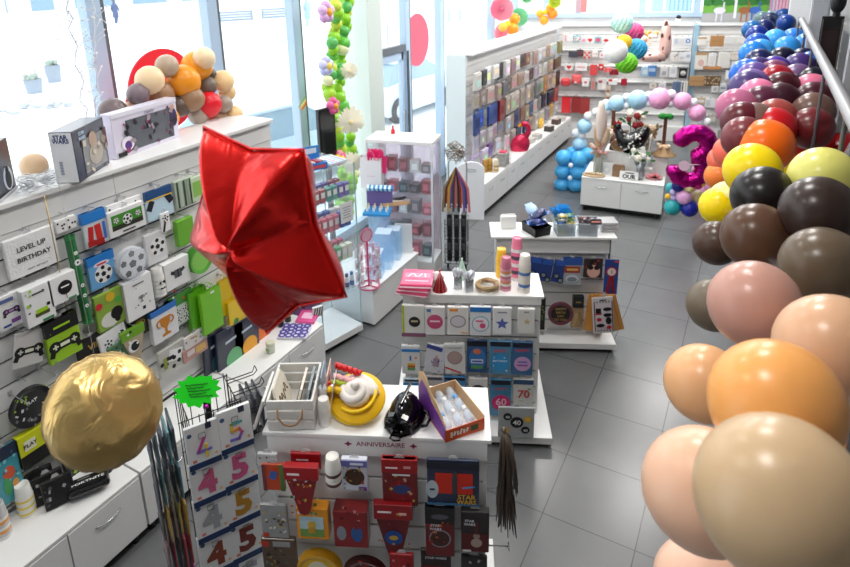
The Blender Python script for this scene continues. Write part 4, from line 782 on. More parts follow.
mb=MB();[mb.box((-.075+.017*i,-bd_/2-.003,bh_*.5+.003*(i%2)),(.011,.001,.022+.008*(i%3==0)),paper((.95,.9,.85)),rot=(0,.3*(i%2),0))for i in range(6)];mb.box((.05,-bd_/2-.003,bh_*.5),(.04,.001,.03),paper((.25,.3,.1)));mb.build('printed_motif',t)
BX=t.matrix_basis.copy();cm=film((.90,.95,1.),.38)
for i in range(3):
 for j in range(3):
  q=thing('small_bottle','small clear bottle lying in the purple and orange display carton','bottle',BX@Vector((-.062+.062*i,-.095+.095*j,.022)),group='bottles in the display carton')
  q.rotation_euler=(Matrix.Rotation(a1+R(28),3,'Z')@Matrix.Rotation(R(-72),3,'X')).to_euler()
  mb=MB();mb.lathe([(.018,0),(.022,.006),(.022,.045),(.010,.058),(.010,.068)],cm,16);mb.build('bottle_body',q)
  mb=MB();mb.lathe([(.012,.066),(.012,.082),(.006,.088)],mat((.92,.92,.92)if(i+j)%3 else(.35,.62,.85),.4),14);mb.build('bottle_cap',q)
t=thing('tinsel_curtain','dark brown tinsel strips hanging from the right end of the nearest stand','decoration',F1.P(1.185,-.10,.80),a1)
tm=mat((.36,.31,.27),.4,.2);rnd=random.Random(9)
for k in range(2):
 mb=MB()
 for i in range(60):
  dx,dy=rnd.uniform(-.02,.055),rnd.uniform(-.06,.06);z0=rnd.uniform(.22,.34)if k==0 else rnd.uniform(0,.10);zt=.60 if k==0 else .34;
  mb.tube([(0,0,zt),(dx*.6,dy*.6,zt-.07),(dx,dy,(z0+zt)/2),(dx*1.35,dy*1.3,z0)],[.004,.007,.007,.003],tm,4)
 mb.sph((0,0,(.60 if k==0 else .34)),(.012,.018,.012),tm,10,6)
 o=mb.build('tinsel_bunch',t);o['kind']='stuff'
for z in(.98,.80,.60,1.14):
 mb=MB();mb.tube([(1.13-.02,.16,z),(1.23,.16,z),(1.23,.16,z+.01)],.004,CHROME,6);mb.tube([(1.23,.135,z),(1.23,.185,z)],.004,CHROME,6);mb.build('side_hook',G1)
ZB=1.18
p=at(416,288,ZB);
for i in range(3):
 q=thing('napkin_packet',['hot pink wrapped packet at the bottom of the pile on the middle stand','hot pink wrapped packet in the middle of the pile on the middle stand','hot pink wrapped packet with white print on top of the pile, middle stand'][i],'napkins',p+Vector((-.0+.006*i,.004*i,.0+.034*i)),F2.a+R(-12+5*i),group='pink wrapped packets')
 mb=MB();mb.box((0,0,.016),(.25,.26,.03),mat((.90,.28,.47),.35,0,'crinkle'),bev=.012);mb.build('packet_body',q)
 mb=MB();mb.box((0,-.135,.012),(.24,.03,.003),film((.97,.9,.93),.35));mb.box((0,.135,.012),(.24,.03,.003),film((.97,.9,.93),.35));mb.build('film_end',q)
 if i==2:
  mb=MB();mb.box((.0,.02,.0315),(.20,.075,.001),paper((.93,.55,.66)));[mb.box((-.06+.04*i,.02,.033),(.012,.062,.001),paper((.95,.9,.92)),rot=(0,0,(-.5,.5,-.5,.1)[i]))for i in range(4)];mb.box((0,-.07,.0315),(.18,.015,.001),paper((.96,.8,.86)));mb.build('printed_motif',q)
p=at(433,288,ZB);q=thing('sachet','clear crinkled sachet leaning against the pink packets','sachet',p,F2.a,rot=(R(-20),R(25),F2.a))
mb=MB();mb.box((0,0,.06),(.10,.02,.12),film((.92,.93,.94),.5),bev=.008);mb.build('sachet_film',q)
mb=MB();mb.box((0,-.012,.05),(.05,.002,.03),paper((.6,.65,.6)));mb.build('printed_label',q)
p=at(440,290,ZB);q=thing('party_cone_hat','red and silver striped party cone standing on the middle stand','party hat',p)
mb=MB();mb.lathe([(.058,0),(.058,.004),(.004,.165)],mat((.66,.12,.14),.3,.3),24);mb.build('cone_body',q)
mb=MB()
for i in range(10):
 a=2*PI*i/10;mb.tube([(.0585*math.cos(a),.0585*math.sin(a),.002),(.005*math.cos(a+.3),.005*math.sin(a+.3),.16)],.0022,mat((.85,.6,.6),.3,.5),4)
mb.build('silver_stripes',q);mb=MB();mb.sph((0,0,.168),.010,mat((.8,.3,.3),.6),10,8);mb.build('pompom',q)
p=at(462,278,ZB);q=thing('party_cone_hat','pale green clear cone behind the silver pouches','party hat',p)
mb=MB();mb.lathe([(.05,0),(.05,.004),(.003,.17)],mat((.70,.84,.77),.35),24);mb.build('cone_body',q);mb=MB();mb.sph((0,0,.172),.008,mat((.8,.9,.85),.6),10,8);mb.build('pompom',q)
for i,(px,py)in enumerate(((458,288),(469,291))):
 p=at(px,py,ZB);q=thing('gift_pouch',['silver foil pouch with tissue top, left of two on the middle stand','silver foil pouch with tissue top, right of two on the middle stand'][i],'pouch',p,F2.a+i*.3,group='silver pouches')
 mb=MB();mb.box((0,0,.055),(.065,.045,.11),mat((.74,.75,.77),.25,.7,'crinkle'),bev=.006);mb.build('pouch_body',q)
 mb=MB();rnd=random.Random(i)
 for k in range(9):
  a=2*PI*k/9;mb.prism([(-.022,0),(.022,0),(.03,.045),(.005,.07),(-.028,.05)],-.001,.001,mat((.93,.94,.96),.5),Matrix.Translation((.018*math.cos(a),.012*math.sin(a),.105))@Matrix.Rotation(a,4,'Z')@Matrix.Rotation(rnd.uniform(-.6,.6),4,'X'))
 mb.build('tissue_paper',q)
p=at(487,289,ZB);q=thing('straw_wreath','small beige straw wreath lying on the middle stand','wreath',p)
mb=MB();rnd=random.Random(3);sm=mat((.74,.64,.48),.8)
for i in range(26):
 r0=.075+rnd.uniform(-.014,.014);z0=.018+rnd.uniform(0,.03);ph=rnd.uniform(0,6)
 mb.tube([((r0+.008*math.sin(3*a+ph))*math.cos(a),(r0+.008*math.sin(3*a+ph))*math.sin(a),z0+.008*math.sin(2*a+ph))for a in[2*PI*k/24 for k in range(24)]],.0035,sm,4,True)
mb.build('straw_ring',q)
mb=MB();mb.tube([(.06*math.cos(a),.06*math.sin(a),.045+.008*math.sin(3*a))for a in[k*.35 for k in range(9)]],.007,mat((.55,.40,.34),.6),6);mb.build('ribbon_band',q)
cupsets=[(501,276,11,30,((.95,.72,.15),(.95,.75,.2)),'stack of yellow paper cups, leftmost on the middle stand'),(505.5,289,11,35,((.90,.62,.68),(.80,.45,.55),(.92,.90,.88),(.85,.55,.35)),'stack of pink printed paper cups, front one on the middle stand'),(516,279,11,45,((.88,.87,.88),(.93,.50,.62),(.30,.26,.34),(.88,.40,.58)),'tallest stack of cups with pink top cups on the middle stand'),(524,291,12,40,((.93,.91,.88),(.92,.90,.86),(.35,.50,.75),(.92,.90,.85)),'stack of cream paper cups with blue print at the right of the middle stand')]
for px,py,w,h,cs,lb in cupsets:
 stand(px,py,ZB,w,h,b_cups,'paper_cups',lb,'paper cups',n=10,cols=cs,group='cup stacks on the middle stand')
ZD=1.15;a3=F3.a
p=at(508,228,ZD);q=thing('sign_block','white upright block at the left end of the far low stand','block',p,a3+R(8))
mb=MB();mb.box((0,0,.065),(.15,.05,.13),mat((.93,.93,.92),.4),bev=.006);mb.build('block_body',q);mb=MB();mb.box((0,.012,.135),(.13,.012,.012),mat((.88,.88,.87),.5));mb.build('card_slot',q)
def bin_(px,py,w,d,h,name,label,m,rz,taper=1.12,th=.004):
 p=at(px,py,ZD);q=thing(name,label,'candy bin',p,a3+rz)
 mb=MB()
 for s in(-1,1):
  mb.box((s*w/2,0,h/2),(th,d,h),m,rot=(0,s*.12,0));mb.box((0,s*d/2,h/2),(w,th,h),m,rot=(-s*.12,0,0))
 mb.box((0,0,.004),(w,d,.006),m);mb.build('bin_body',q)
 mb=MB();k=h*.12
 for s in(-1,1):
  mb.box((s*(w/2+k),0,h),(.008,d+2*k,.008),m);mb.box((0,s*(d/2+k),h),(w+2*k,.008,.008),m)
 mb.build('rim',q);return q
def sweets(q,w,d,h0,h1,n,cols,label,name,seed,size=(.029,.018,.0155),heap=.5):
 rnd=random.Random(seed);X=q.matrix_basis.copy()
 protos={}
 for i in range(n):
  f=i/n;z=h0+(h1-h0)*f;s=1-heap*max(0,f-.5)
  c=cols[i%len(cols)]
  ly,k_=divmod(i,8);sh=1. if ly<4 else .8;loc=X@Vector(((k_%2-.5)*.080*sh+rnd.uniform(-.002,.002),(k_//2-1.5)*.040+rnd.uniform(-.001,.001),h0+.008+ly*.034));rot=(rnd.uniform(-.2,.2),rnd.uniform(-.06,.06),a3+rnd.uniform(-.14,.14))
  if c not in protos:
   r=thing(name,label[c],'sweet',loc,0,label[c].split(' sweet')[0]+' sweets' if ' sweet' in label[c]else label[c],rot=rot)
   mb=MB();mb.sph((0,0,0),size,mat(c,.3,0,'crinkle'),10,6);mb.build('candy_body',r)
   mb=MB()
   for s2 in(-1,1):mb.lathe([(.003,0),(size[1]*.9,size[0]*.45)],mat(c,.3,0,'crinkle'),8,Matrix.Translation((s2*size[0]*.9,0,0))@Matrix.Rotation(s2*R(90),4,'Y'),True,False)
   mb.build('wrapper_twist',r);protos[c]=r
  else:
   r=protos[c].copy();COL.objects.link(r);r.location=loc;r.rotation_euler=rot
   for ch in protos[c].children:
    k=ch.copy();COL.objects.link(k);k.parent=r
q=bin_(536,232,.17,.22,.085,'candy_bin','black open crate holding blue wrapped bags on the far low stand',mat((.03,.03,.035),.4),R(28))
X=q.matrix_basis.copy();rnd=random.Random(2)
blues=[(.10,.20,.50),(.20,.42,.78),(.08,.13,.35),(.62,.75,.88)]
blab=['deep blue','sky blue','navy','pale silver blue']
for i in range(8):
 r=thing('snack_bag',blab[i%4]+' crinkled snack bag in the black crate','snack bag',X@Vector((rnd.uniform(-.04,.04),rnd.uniform(-.06,.06),.07+.022*i)),0,blab[i%4]+' snack bags',rot=(rnd.uniform(-.5,.5),rnd.uniform(-.5,.5),rnd.uniform(0,6)))
 mb=MB();mb.sph((0,0,0),(.082,.056,.032),mat(blues[i%4],.3,0,'crinkle'),16,8);mb.build('bag_body',r)
 mb=MB()
 for s in(-1,1):mb.box((s*.082,0,0),(.026,.075,.004),mat(blues[i%4],.3,0,'crinkle'))
 mb.build('crimped_end',r)
 mb=MB();mb.box((0,0,.025),(.05,.03,.003),paper((.75,.82,.9)));mb.build('printed_label',r)
q=bin_(564,233,.17,.17,.13,'candy_bin','clear bin of pastel wrapped sweets with blue tissue on the far low stand',film((.92,.95,.97),.28),R(5))
sweets(q,.12,.16,.015,.16,44,[(.88,.84,.50),(.35,.58,.68),(.86,.88,.86),(.45,.62,.32),(.30,.45,.72)],{(.88,.84,.50):'yellow wrapped sweet in the clear bin under blue tissue',(.35,.58,.68):'teal wrapped sweet in the clear bin under blue tissue',(.86,.88,.86):'white wrapped sweet in the clear bin under blue tissue',(.45,.62,.32):'green wrapped sweet in the clear bin under blue tissue',(.30,.45,.72):'blue wrapped sweet in the clear bin under blue tissue'},'wrapped_sweet',5)
r=thing('tissue_paper','bright blue crumpled tissue paper rising behind the pastel sweets','tissue paper',q.matrix_basis@Vector((0,.09,.13)),a3)
mb=MB();rnd=random.Random(8);tm=mat((.16,.60,.88),.5)
for k in range(14):
 mb.prism([(-.04,-.02),(.04,-.02),(.05,.05),(.02,.085),(-.02,.07),(-.05,.09)],-.0012,.0012,tm,Matrix.Translation((rnd.uniform(-.07,.07),rnd.uniform(-.03,.03),rnd.uniform(.0,.04)))@Matrix.Rotation(rnd.uniform(-1,1),4,'Z')@Matrix.Rotation(rnd.uniform(-.7,.7),4,'X'))
mb.build('tissue_sheet',r)
q=bin_(587,233,.17,.17,.13,'candy_bin','clear bin of brown and grey wrapped sweets on the far low stand',film((.92,.95,.97),.28),R(-4))
sweets(q,.12,.16,.015,.15,36,[(.40,.36,.38),(.62,.60,.64),(.55,.36,.34),(.22,.20,.24)],{(.40,.36,.38):'brown grey wrapped sweet in the bin beside the clear boxes',(.62,.60,.64):'silver wrapped sweet in the bin beside the clear boxes',(.55,.36,.34):'russet wrapped sweet in the bin beside the clear boxes',(.22,.20,.24):'near black wrapped sweet in the bin beside the clear boxes'},'wrapped_sweet',6)
r=thing('price_card','small pink and black price card stuck on the bin of brown sweets','card',q.matrix_basis@Vector((.06,-.108,.14)),a3,rot=(R(-30),0,a3))
mb=MB();mb.box((0,0,.02),(.10,.004,.05),paper((.22,.16,.18)));mb.build('card_sheet',r);mb=MB();mb.box((0,-.003,.02),(.08,.001,.014),paper((.85,.55,.5)));mb.build('printed_motif',r)
p=at(607,230,ZD)
for i in range(3):
 r=thing('clear_box',['clear flat box of grey sweets, lowest of the stack at the right end','clear flat box of grey sweets, middle of the stack at the right end','clear flat box of grey sweets, topmost of the stack at the right end'][i],'box',p+Vector((0,.02,.034*i)),a3+R(2*i),group='stacked clear boxes')
 mb=MB();mb.box((0,0,.016),(.15,.16,.03),film((.93,.93,.94),.45),bev=.003);mb.build('box_shell',r)
 mb=MB();mb.box((0,0,.012),(.135,.145,.016),mat((.58,.55,.56),.5,0,'mottle'));mb.build('contents',r)
t=thing('room_divider','dark grey board behind the right end of the far low stand','board',F3.P(1.19,-.62,0),a3)
mb=MB();mb.box((.02,0,.5),(.12,.016,.98),mat((.30,.31,.33),.5),bev=.003);mb.build('panel_sheet',t)
mb=MB();mb.box((.02,0,.01),(.16,.1,.02),DARK);mb.build('foot_plate',t)
FS=Fac(-2.258,1.65,61);FSL=Fac(-2.52,1.795,-29)
t=thing('spinner_rack','black wire spinner rack of number balloon packets beside the nearest stand','rack',FS.P(.15,-.15,0),FS.a)
mb=MB();mb.cyl((0,0,.04),(0,0,1.50),.016,BLACKM,12);mb.build('pole',t)
mb=MB();mb.lathe([(.0005,0),(.20,0),(.20,.02),(.03,.045),(.0005,.045)],BLACKM,28);mb.build('base',t)
for k in range(4):
 Rz=Matrix.Rotation(R(90*k),4,'Z');mb=MB()
 for x in(-.14,-.07,0,.07,.14):mb.tube([Rz@Vector((x,-.125,.10)),Rz@Vector((x,-.125,1.46))],.0028,BLACKM,5)
 for j in range(8):mb.tube([Rz@Vector((-.145,-.125,.12+.19*j)),Rz@Vector((.145,-.125,.12+.19*j))],.0028,BLACKM,5)
 mb.build('wire_panel',t)
for k,z0 in((1,1.50),(1,1.36),(1,1.22)):
 Rz=Matrix.Rotation(R(90*k),4,'Z')
 for x in(-.07,.05):
  mb=MB();mb.tube([Rz@Vector(v)for v in((x,-.12,z0-.05),(x,-.27,z0-.05),(x,-.29,z0-.03),(x,-.285,z0-.01),(x+.02,-.285,z0-.01),(x+.02,-.27,z0-.045),(x+.02,-.12,z0-.045))],.003,BLACKM,5);mb.build('wire_hook',t)
NB=(.10,.20,.36)
def numpack(root,w,h,digit='4',cols=(),t=.022):
 mb=MB();mb.box((0,0,h/2),(w,t,h),plast((.88,.88,.88)),bev=.004);mb.build('printed_card',root)
 mb=MB();mb.box((0,-t/2-.001,h*.07),(w*.98,.002,h*.13),paper(NB));mb.build('blue_band',root);mb=MB();mb.box((w*.22,-t/2-.001,h*.93),(w*.18,.002,h*.14),paper((.13,.16,.25)));mb.build('corner_tab',root)
 mb=MB()
 mb.lathe([(w*.07,0),(w*.07,.001)],paper((.25,.35,.5)),14,fx(-w*.36,-t/2-.0005,h*.82),False)
 mb.lathe([(w*.05,0),(w*.05,.001)],paper((.9,.72,.5)),12,fx(w*.36,-t/2-.0005,h*.24),False)
 mb.box((-w*.3,-t/2-.001,h*.2),(w*.12,.001,h*.06),paper((.85,.5,.4)));mb.build('printed_motif',root)
 n=len(cols)
 mb=MB()
 P4=[(.25,.62),(-.02,.86),(-.26,.38),(.36,.38)];
 S=w*.42
 def st(pts,cs):
  for a in range(len(pts)-1):
   m=paper(cs[a%len(cs)])
   p0,p1=Vector((pts[a][0]*S,-t/2-.004,h*.47+(pts[a][1]-.5)*S*1.1)),Vector((pts[a+1][0]*S,-t/2-.004,h*.47+(pts[a+1][1]-.5)*S*1.1))
   d=p1-p0;L_=d.length;mid=(p0+p1)/2;an=math.atan2(d.z,d.x)
   mb.box(mid,(L_+S*.2,.004,S*.20),m,rot=(0,-an,0))
 if digit=='4' and n<2:mb.text('4',S*2.5,paper(cols[0]),fx(0,-t/2-.004,h*.47),.003,.05)
 elif digit=='4':st([(.10,1.15),(-.42,.25),(.48,.25)],cols[:2]or cols);st([(.20,.62),(.20,-.2)],cols[-1:])
 elif n<2:mb.text('5',S*2.5,paper(cols[0]),fx(0,-t/2-.004,h*.47),.003,.05)
 else:st([(.40,1.1),(-.28,1.1),(-.30,.58),(.22,.60),(.40,.30),(.16,-.08),(-.38,-.05)],cols)
 mb.build('printed_number',root)
 mb=MB();mb.tube([(-.016,-t/2-.005,h*.70),(-.016,-t/2-.008,h*.82),(.016,-t/2-.008,h*.82),(.016,-t/2-.005,h*.70)],.0016,BLACKM,5,True);mb.build('wire_clip',root)
rain=[(.75,.25,.55),(.45,.40,.75),(.25,.55,.70),(.55,.72,.30),(.90,.78,.25),(.90,.50,.30),(.85,.35,.35)]
npk=[(203,445,'4',rain[:5],'rainbow number four packet, top of the left column'),(207.5,481,'4',[(.80,.36,.52)],'pink number four packet, second in the left column'),(212,517,'4',[(.62,.63,.65)],'silver number four packet, third in the left column'),(216.5,553,'4',[(.52,.24,.16)],'bronze number four packet, lowest seen in the left column'),(235.5,429,'5',[(.35,.65,.65),(.90,.78,.30),(.93,.60,.30),(.85,.40,.50),(.60,.40,.70),(.45,.40,.75)],'rainbow number five packet, top of the right column'),(239.5,465,'5',[(.82,.36,.54)],'pink number five packet, second in the right column'),(243,501,'5',[(.72,.52,.16)],'gold number five packet, third in the right column'),(247,537,'5',[(.45,.18,.14)],'dark red number five packet, fourth in the right column'),(250.5,573,'5',[(.65,.65,.67)],'number five packet cut by the lower edge in the right column')]
for px,py,dg,cs,lb in npk:
 h_=hang(FS,px,py,33,40,.035,numpack,'number_packet',lb+' of the spinner rack','balloon packet',tiltx=R(-3),digit=dg,cols=cs,group='number packets on the spinner rack')
sidecols=[((.20,.28,.32),(.35,.55,.60),(.15,.2,.28),(.4,.5,.55),(.2,.25,.3)),((.25,.45,.50),(.12,.14,.18),(.55,.58,.6),(.3,.5,.5),(.2,.2,.25)),((.70,.55,.20),(.80,.72,.35),(.5,.45,.4),(.75,.6,.25),(.3,.3,.3)),((.65,.10,.14),(.72,.30,.30),(.2,.2,.22),(.6,.12,.2),(.5,.4,.4)),((.55,.12,.45),(.3,.2,.3),(.6,.5,.55),(.4,.1,.35),(.2,.2,.2))]
for j,cs in enumerate(sidecols):
 for i,c in enumerate(cs):
  z=1.20-.225*j
  q=thing('balloon_packet','%s packet, %s outward in the %s row on the left face of the spinner'%(['steel grey','teal','mustard','crimson','plum'][j],ORD[i],['top','second','third','fourth','lowest'][j]),'balloon packet',FSL.P(.15+.015*((i+j)%3-1),.045+.028*i,z),FSL.a,group='packets on the left face of the spinner')
  b_pack(q,.19,.20,t=.012,card=c,kind='crinkle',spec=[('rect',0,.5,.7,.5,tuple(min(1,x*1.25+.08)for x in c)),('rect',0,.06,.98,.12,NB)])
for i in range(3):
 q=thing('balloon_packet',['dark packet on the far right hooks of the spinner, nearest of three','dark packet on the far right hooks of the spinner, middle of three','dark packet on the far right hooks of the spinner, rear of three'][i],'balloon packet',FS.P(.30+.045+.035*i,-.15,1.18),FS.a+R(90),group='packets on the right hooks')
 b_pack(q,.18,.22,t=.014,card=(.16,.18,.24),kind='crinkle',spec=[('rect',0,.5,.6,.5,(.3,.4,.45))])
c=FS.hit(197,391,.03)
t=thing('price_sign','fluorescent green starburst sign with handwriting above the spinner rack','sign',c)
t.rotation_euler=Euler((R(-28),R(8),FS.a-R(12)))
mb=MB();rnd=random.Random(5);out=[]
for i in range(26):
 a=2*PI*i/26;rr=(1. if i%2==0 else .80)*rnd.uniform(.93,1.08);out.append((.115*rr*math.cos(a),.078*rr*math.sin(a)))
mb.prism(out,-.001,.001,mat((.10,.90,.12),.5));mb.build('card_sheet',t)
mb=MB();rnd=random.Random(6)
for i in range(5):
 z=.030-.014*i;pts=[(-.055+.005*k+.006*i,-.003,z+rnd.uniform(-.003,.003))for k in range(22-(i%2)*5)]
 mb.tube(pts,.0018,paper((.02,.14,.04)),4)
mb.build('handwriting',t)
mb=MB();mb.box((.045,.01,-.065),(.03,.02,.04),BLACKM);mb.sph((.045,-.004,-.075),.010,mat((.8,.2,.75),.3,.5),10,6);mb.build('clip',t)
mb=MB();mb.tube([(.045,.012,-.06),(.045,.02,-.16)],.004,BLACKM,6);mb.build('stem',t)
FT=Fac(-3.32,4.09,75)
s=.50
TH=1.86
t=thing('glass_cabinet','square glass tower cabinet on a white base right of the red star','cabinet',FT.P(0,0,0),FT.a)
mb=MB();mb.box((s/2,s/2,.095),(s,s,.07),LAMI,bev=.004);mb.build('base',t)
mb=MB();mb.box((s/2,s/2,.03),(s-.08,s-.08,.06),BLACKM);mb.build('plinth',t)
GL=mat((.97,.99,1.),.02,0,'clear',.07);GE=mat((.72,.82,.82),.15,0,'clear',.6)
for c_,d_ in(((s/2,.006,.13+TH/2-.065),(s-.03,.006,TH-.13)),((s/2,s-.006,.13+TH/2-.065),(s-.03,.006,TH-.13)),((.006,s/2,.13+TH/2-.065),(.006,s-.03,TH-.13)),((s-.006,s/2,.13+TH/2-.065),(.006,s-.03,TH-.13))):
 mb=MB();mb.box(c_,d_,GL);mb.build('glass_pane',t)
for x in(.008,s-.008):
 for y in(.008,s-.008):
  mb=MB();mb.box((x,y,.13+TH/2-.065),(.010,.010,TH-.13),GE);mb.build('corner_strip',t)
for z in(.54,.88,1.22,1.53,TH-.004):
 mb=MB();mb.box((s/2,s/2,z),(s-.02,s-.02,.008),GL);mb.build('glass_shelf',t)
def tcan(u,y,z,h,r,body,capc,name,label,cat,group):
 q=thing(name,label,cat,FT.P(u,-y,z),FT.a,group)
 mb=MB();mb.lathe([(r*.95,0),(r,.004),(r,h*.78),(r*.7,h*.84)],plast(body),14);mb.build('can_body',q)
 mb=MB();mb.lathe([(r*.72,h*.82),(r*.72,h),(r*.5,h*1.02)],plast(capc),14);mb.build('cap',q)
 mb=MB();mb.lathe([(r*1.01,h*.2),(r*1.01,h*.5)],paper(capc),14,None,True,False);mb.build('printed_label',q)
for i in range(7):
 tcan(.06+.064*i,.07,.545,.17,.024,(.86,.88,.90),[(.15,.35,.68),(.25,.62,.82),(.12,.22,.45)][i%3],'spray_can','white spray can with blue cap, %s from the left in the glass tower'%ORD[i],'spray can','spray cans in the glass tower')
for j,(z,cols,h)in enumerate(((.885,[(.30,.62,.62),(.35,.68,.45),(.88,.86,.80),(.75,.35,.45)],.15),(1.225,[(.80,.30,.42),(.85,.42,.50),(.20,.35,.70),(.90,.88,.86)],.15),(1.535,[(.66,.16,.20),(.18,.55,.50),(.35,.25,.62),(.55,.15,.3)],.13))):
 for r_ in range(2):
  for i in range(6):
   c=cols[(i//2+r_)%len(cols)]
   q=thing('candle_box','%s candle box, %s from left, %s row, %s shelf of the glass tower'%(cname(c),ORD[i],['front','rear'][r_],['lower','middle','upper'][j]),'candle box',FT.P(.07+.072*i,-.08-.14*r_,z),FT.a,'candle boxes in the glass tower')
   mb=MB();mb.box((0,0,h/2),(.056,.06,h),plast(c),bev=.003);mb.build('carton',q)
   mb=MB();mb.box((0,-.031,h*.6),(.042,.001,h*.4),paper((.92,.9,.88)));mb.build('printed_label',q)
q=thing('counter_display','blue cardboard counter display box on top of the glass tower','display box',FT.P(.12,-.16,TH),FT.a+R(-12))
mb=MB();mb.box((0,0,.03),(.24,.17,.06),paper((.16,.45,.74)),bev=.003);mb.build('carton',q);mb=MB();mb.box((0,.085,.11),(.24,.006,.15),paper((.22,.52,.80)));mb.build('header_card',q)
mb=MB();mb.box((0,.081,.14),(.18,.002,.05),paper((.85,.9,.95)));mb.box((0,-.086,.03),(.2,.001,.03),paper((.8,.3,.35)));mb.build('printed_motif',q)
for i in range(5):
 q2=thing('candle_stick',['pink candle','white candle','red candle','rose candle','cream candle'][i]+' lying in the blue counter display on the glass tower','candle',FT.P(.06+.035*i,-.13,TH+.072),FT.a)
 mb=MB();mb.cyl((0,-.05,0),(0,.05,0),.009,plast([(.85,.45,.55),(.9,.9,.88),(.75,.15,.18),(.8,.5,.6),(.9,.85,.75)][i]),10);mb.build('candle_body',q2);mb=MB();mb.cyl((0,.05,0),(0,.06,0),.0015,BLACKM,5);mb.build('wick',q2)
q=thing('party_packet','flat pale striped packet lying on top of the glass tower beside the blue display','party packet',FT.P(.37,-.2,TH),FT.a)
mb=MB();mb.box((0,0,.012),(.2,.26,.024),plast((.80,.84,.88)),bev=.004);mb.build('packet_body',q)
mb=MB();
for i in range(4):mb.box((-.06+.04*i,0,.0245),(.014,.24,.001),paper([(.35,.5,.75),(.8,.45,.5),(.5,.7,.75),(.6,.4,.6)][i]))
mb.build('printed_motif',q)
q=thing('price_sign','small white text card fixed to the right side of the glass tower','sign',FT.P(.36,.012,1.30),FT.a)
mb=MB();mb.box((0,0,.1),(.15,.003,.2),paper((.88,.89,.9)));mb.build('card_sheet',q);mb=MB()
for i in range(5):mb.box((0,-.0025,.05+.025*i),(.1-.02*(i%2),.001,.006),paper((.45,.47,.5)))
mb.build('printed_lines',q)
PL=0.45
t=thing('display_plinth','long low white plinth between the glass tower and the tall cabinet','plinth',(-3.50,5.22,0),0)
mb=MB();mb.box((0,0,.23),(.68,.96,.40),LAMI,bev=.004);mb.build('plinth_body',t)
mb=MB();mb.box((0,0,.44),(.70,.98,.02),LAMI,bev=.003);mb.build('top_board',t)
mb=MB();mb.box((0,0,.02),(.6,.9,.04),DARK);mb.build('kickboard',t)
p=at(369,286,PL);PK=mat((.82,.25,.48),.35)
t=thing('jewellery_stand','pink round wire stand hung with small clear packets on the white plinth','stand',p)
mb=MB();mb.tube([(.11*math.cos(a),.11*math.sin(a),.008)for a in[2*PI*k/28 for k in range(28)]],.008,PK,8,True)
for k in range(3):a=2*PI*k/3;mb.tube([(0,0,.010),(.11*math.cos(a),.11*math.sin(a),.008)],.007,PK,6)
mb.build('ring_base',t)
mb=MB();mb.cyl((0,0,0),(0,0,.50),.010,PK,10);mb.build('pole',t)
mb=MB();X=Matrix.Translation((0,0,.57))@Matrix.Rotation(R(70),4,'Z')@FRONT;mb.tube([X@Vector((.07*math.cos(a),.07*math.sin(a),0))for a in[2*PI*k/24 for k in range(24)]],.007,PK,6,True);mb.lathe([(.0005,-.002),(.062,-.002),(.062,.002),(.0005,.002)],mat((.88,.7,.78),.4),24,X,False,False);mb.build('ring_top',t)
for z in(.20,.34,.46):
 mb=MB()
 for k in range(8):a=2*PI*k/8;mb.tube([(0,0,z),(.11*math.cos(a),.11*math.sin(a),z),(.115*math.cos(a),.115*math.sin(a),z+.012)],.003,PK,5)
 mb.build('hook_ring',t)
kk=0;cl5=[(.85,.60,.70),(.88,.86,.88),(.75,.35,.48),(.62,.50,.46),(.9,.8,.84)]
for z in(.06,.20,.33):
 for k in range(8):
  a=2*PI*k/8
  q=thing('hair_clip_packet','tiny clear packet with pink or white trinket hanging on the pink wire stand','trinket packet',p+Vector((.11*math.cos(a),.11*math.sin(a),z)),a,'trinket packets on the pink stand')
  mb=MB();mb.box((0,0,.06),(.05,.012,.115),film((.95,.92,.94),.35),bev=.003);mb.build('clear_film',q)
  mb=MB();mb.sph((0,0,.045),(.018,.010,.026),plast(cl5[kk%5]),10,6);mb.build('trinket',q)
  kk+=1
for i,(px,py,w,d,h,lb)in enumerate(((-3.30,5.02,.16,.16,.28,'clear acrylic box on the plinth, nearest of the row'),(-3.32,5.24,.17,.17,.42,'clear acrylic box on the plinth, middle of the row'),(-3.54,5.50,.22,.18,.52,'tall clear acrylic box carrying the blue cosmetics display'),(-3.34,5.47,.16,.16,.36,'clear acrylic box on the plinth, beside the white board'))):
 p=Vector((px,py,PL));q=thing('acrylic_box',lb,'acrylic box',p,R(20),'clear acrylic boxes')
 m=mat((.88,.95,1.),.05,0,'clear',.22)
 for s_ in(-1,1):
  mb=MB();mb.box((s_*w/2,0,h/2),(.006,d,h),m);mb.build('side_wall',q)
  mb=MB();mb.box((0,s_*d/2,h/2),(w-.012,.006,h),m);mb.build('side_wall',q)
 mb=MB();mb.box((0,0,h-.003),(w,d,.006),mat((.93,.97,1.),.08,0,'clear',.4));mb.build('lid',q)
 if i==2:TP=p+Vector((0,0,h))
p=Vector((-3.30,5.63,PL));q=thing('board','plain white board standing on the plinth before the tall cabinet','board',p,R(20))
mb=MB();mb.box((0,0,.18),(.2,.012,.36),LAMI,bev=.003);mb.build('board_panel',q);mb=MB();mb.box((0,.05,.006),(.2,.12,.012),LAMI);mb.build('foot_plate',q)
q=thing('counter_display','turquoise striped counter display with small white bottles before the tall cabinet','display box',TP,R(20))
TU=paper((.14,.52,.76));mb=MB();mb.box((0,-.05,.015),(.30,.24,.03),TU,bev=.003);mb.build('tray',q)
mb=MB();mb.box((0,.07,.15),(.30,.008,.24),paper((.42,.36,.58)));mb.build('back_card',q)
mb=MB()
for i in range(6):mb.box((-.125+.05*i,.055,.255),(.025,.05,.05),paper((.85,.93,.96)),rot=(R(35),0,0));mb.box((-.10+.05*i,.055,.255),(.025,.05,.05),TU,rot=(R(35),0,0))
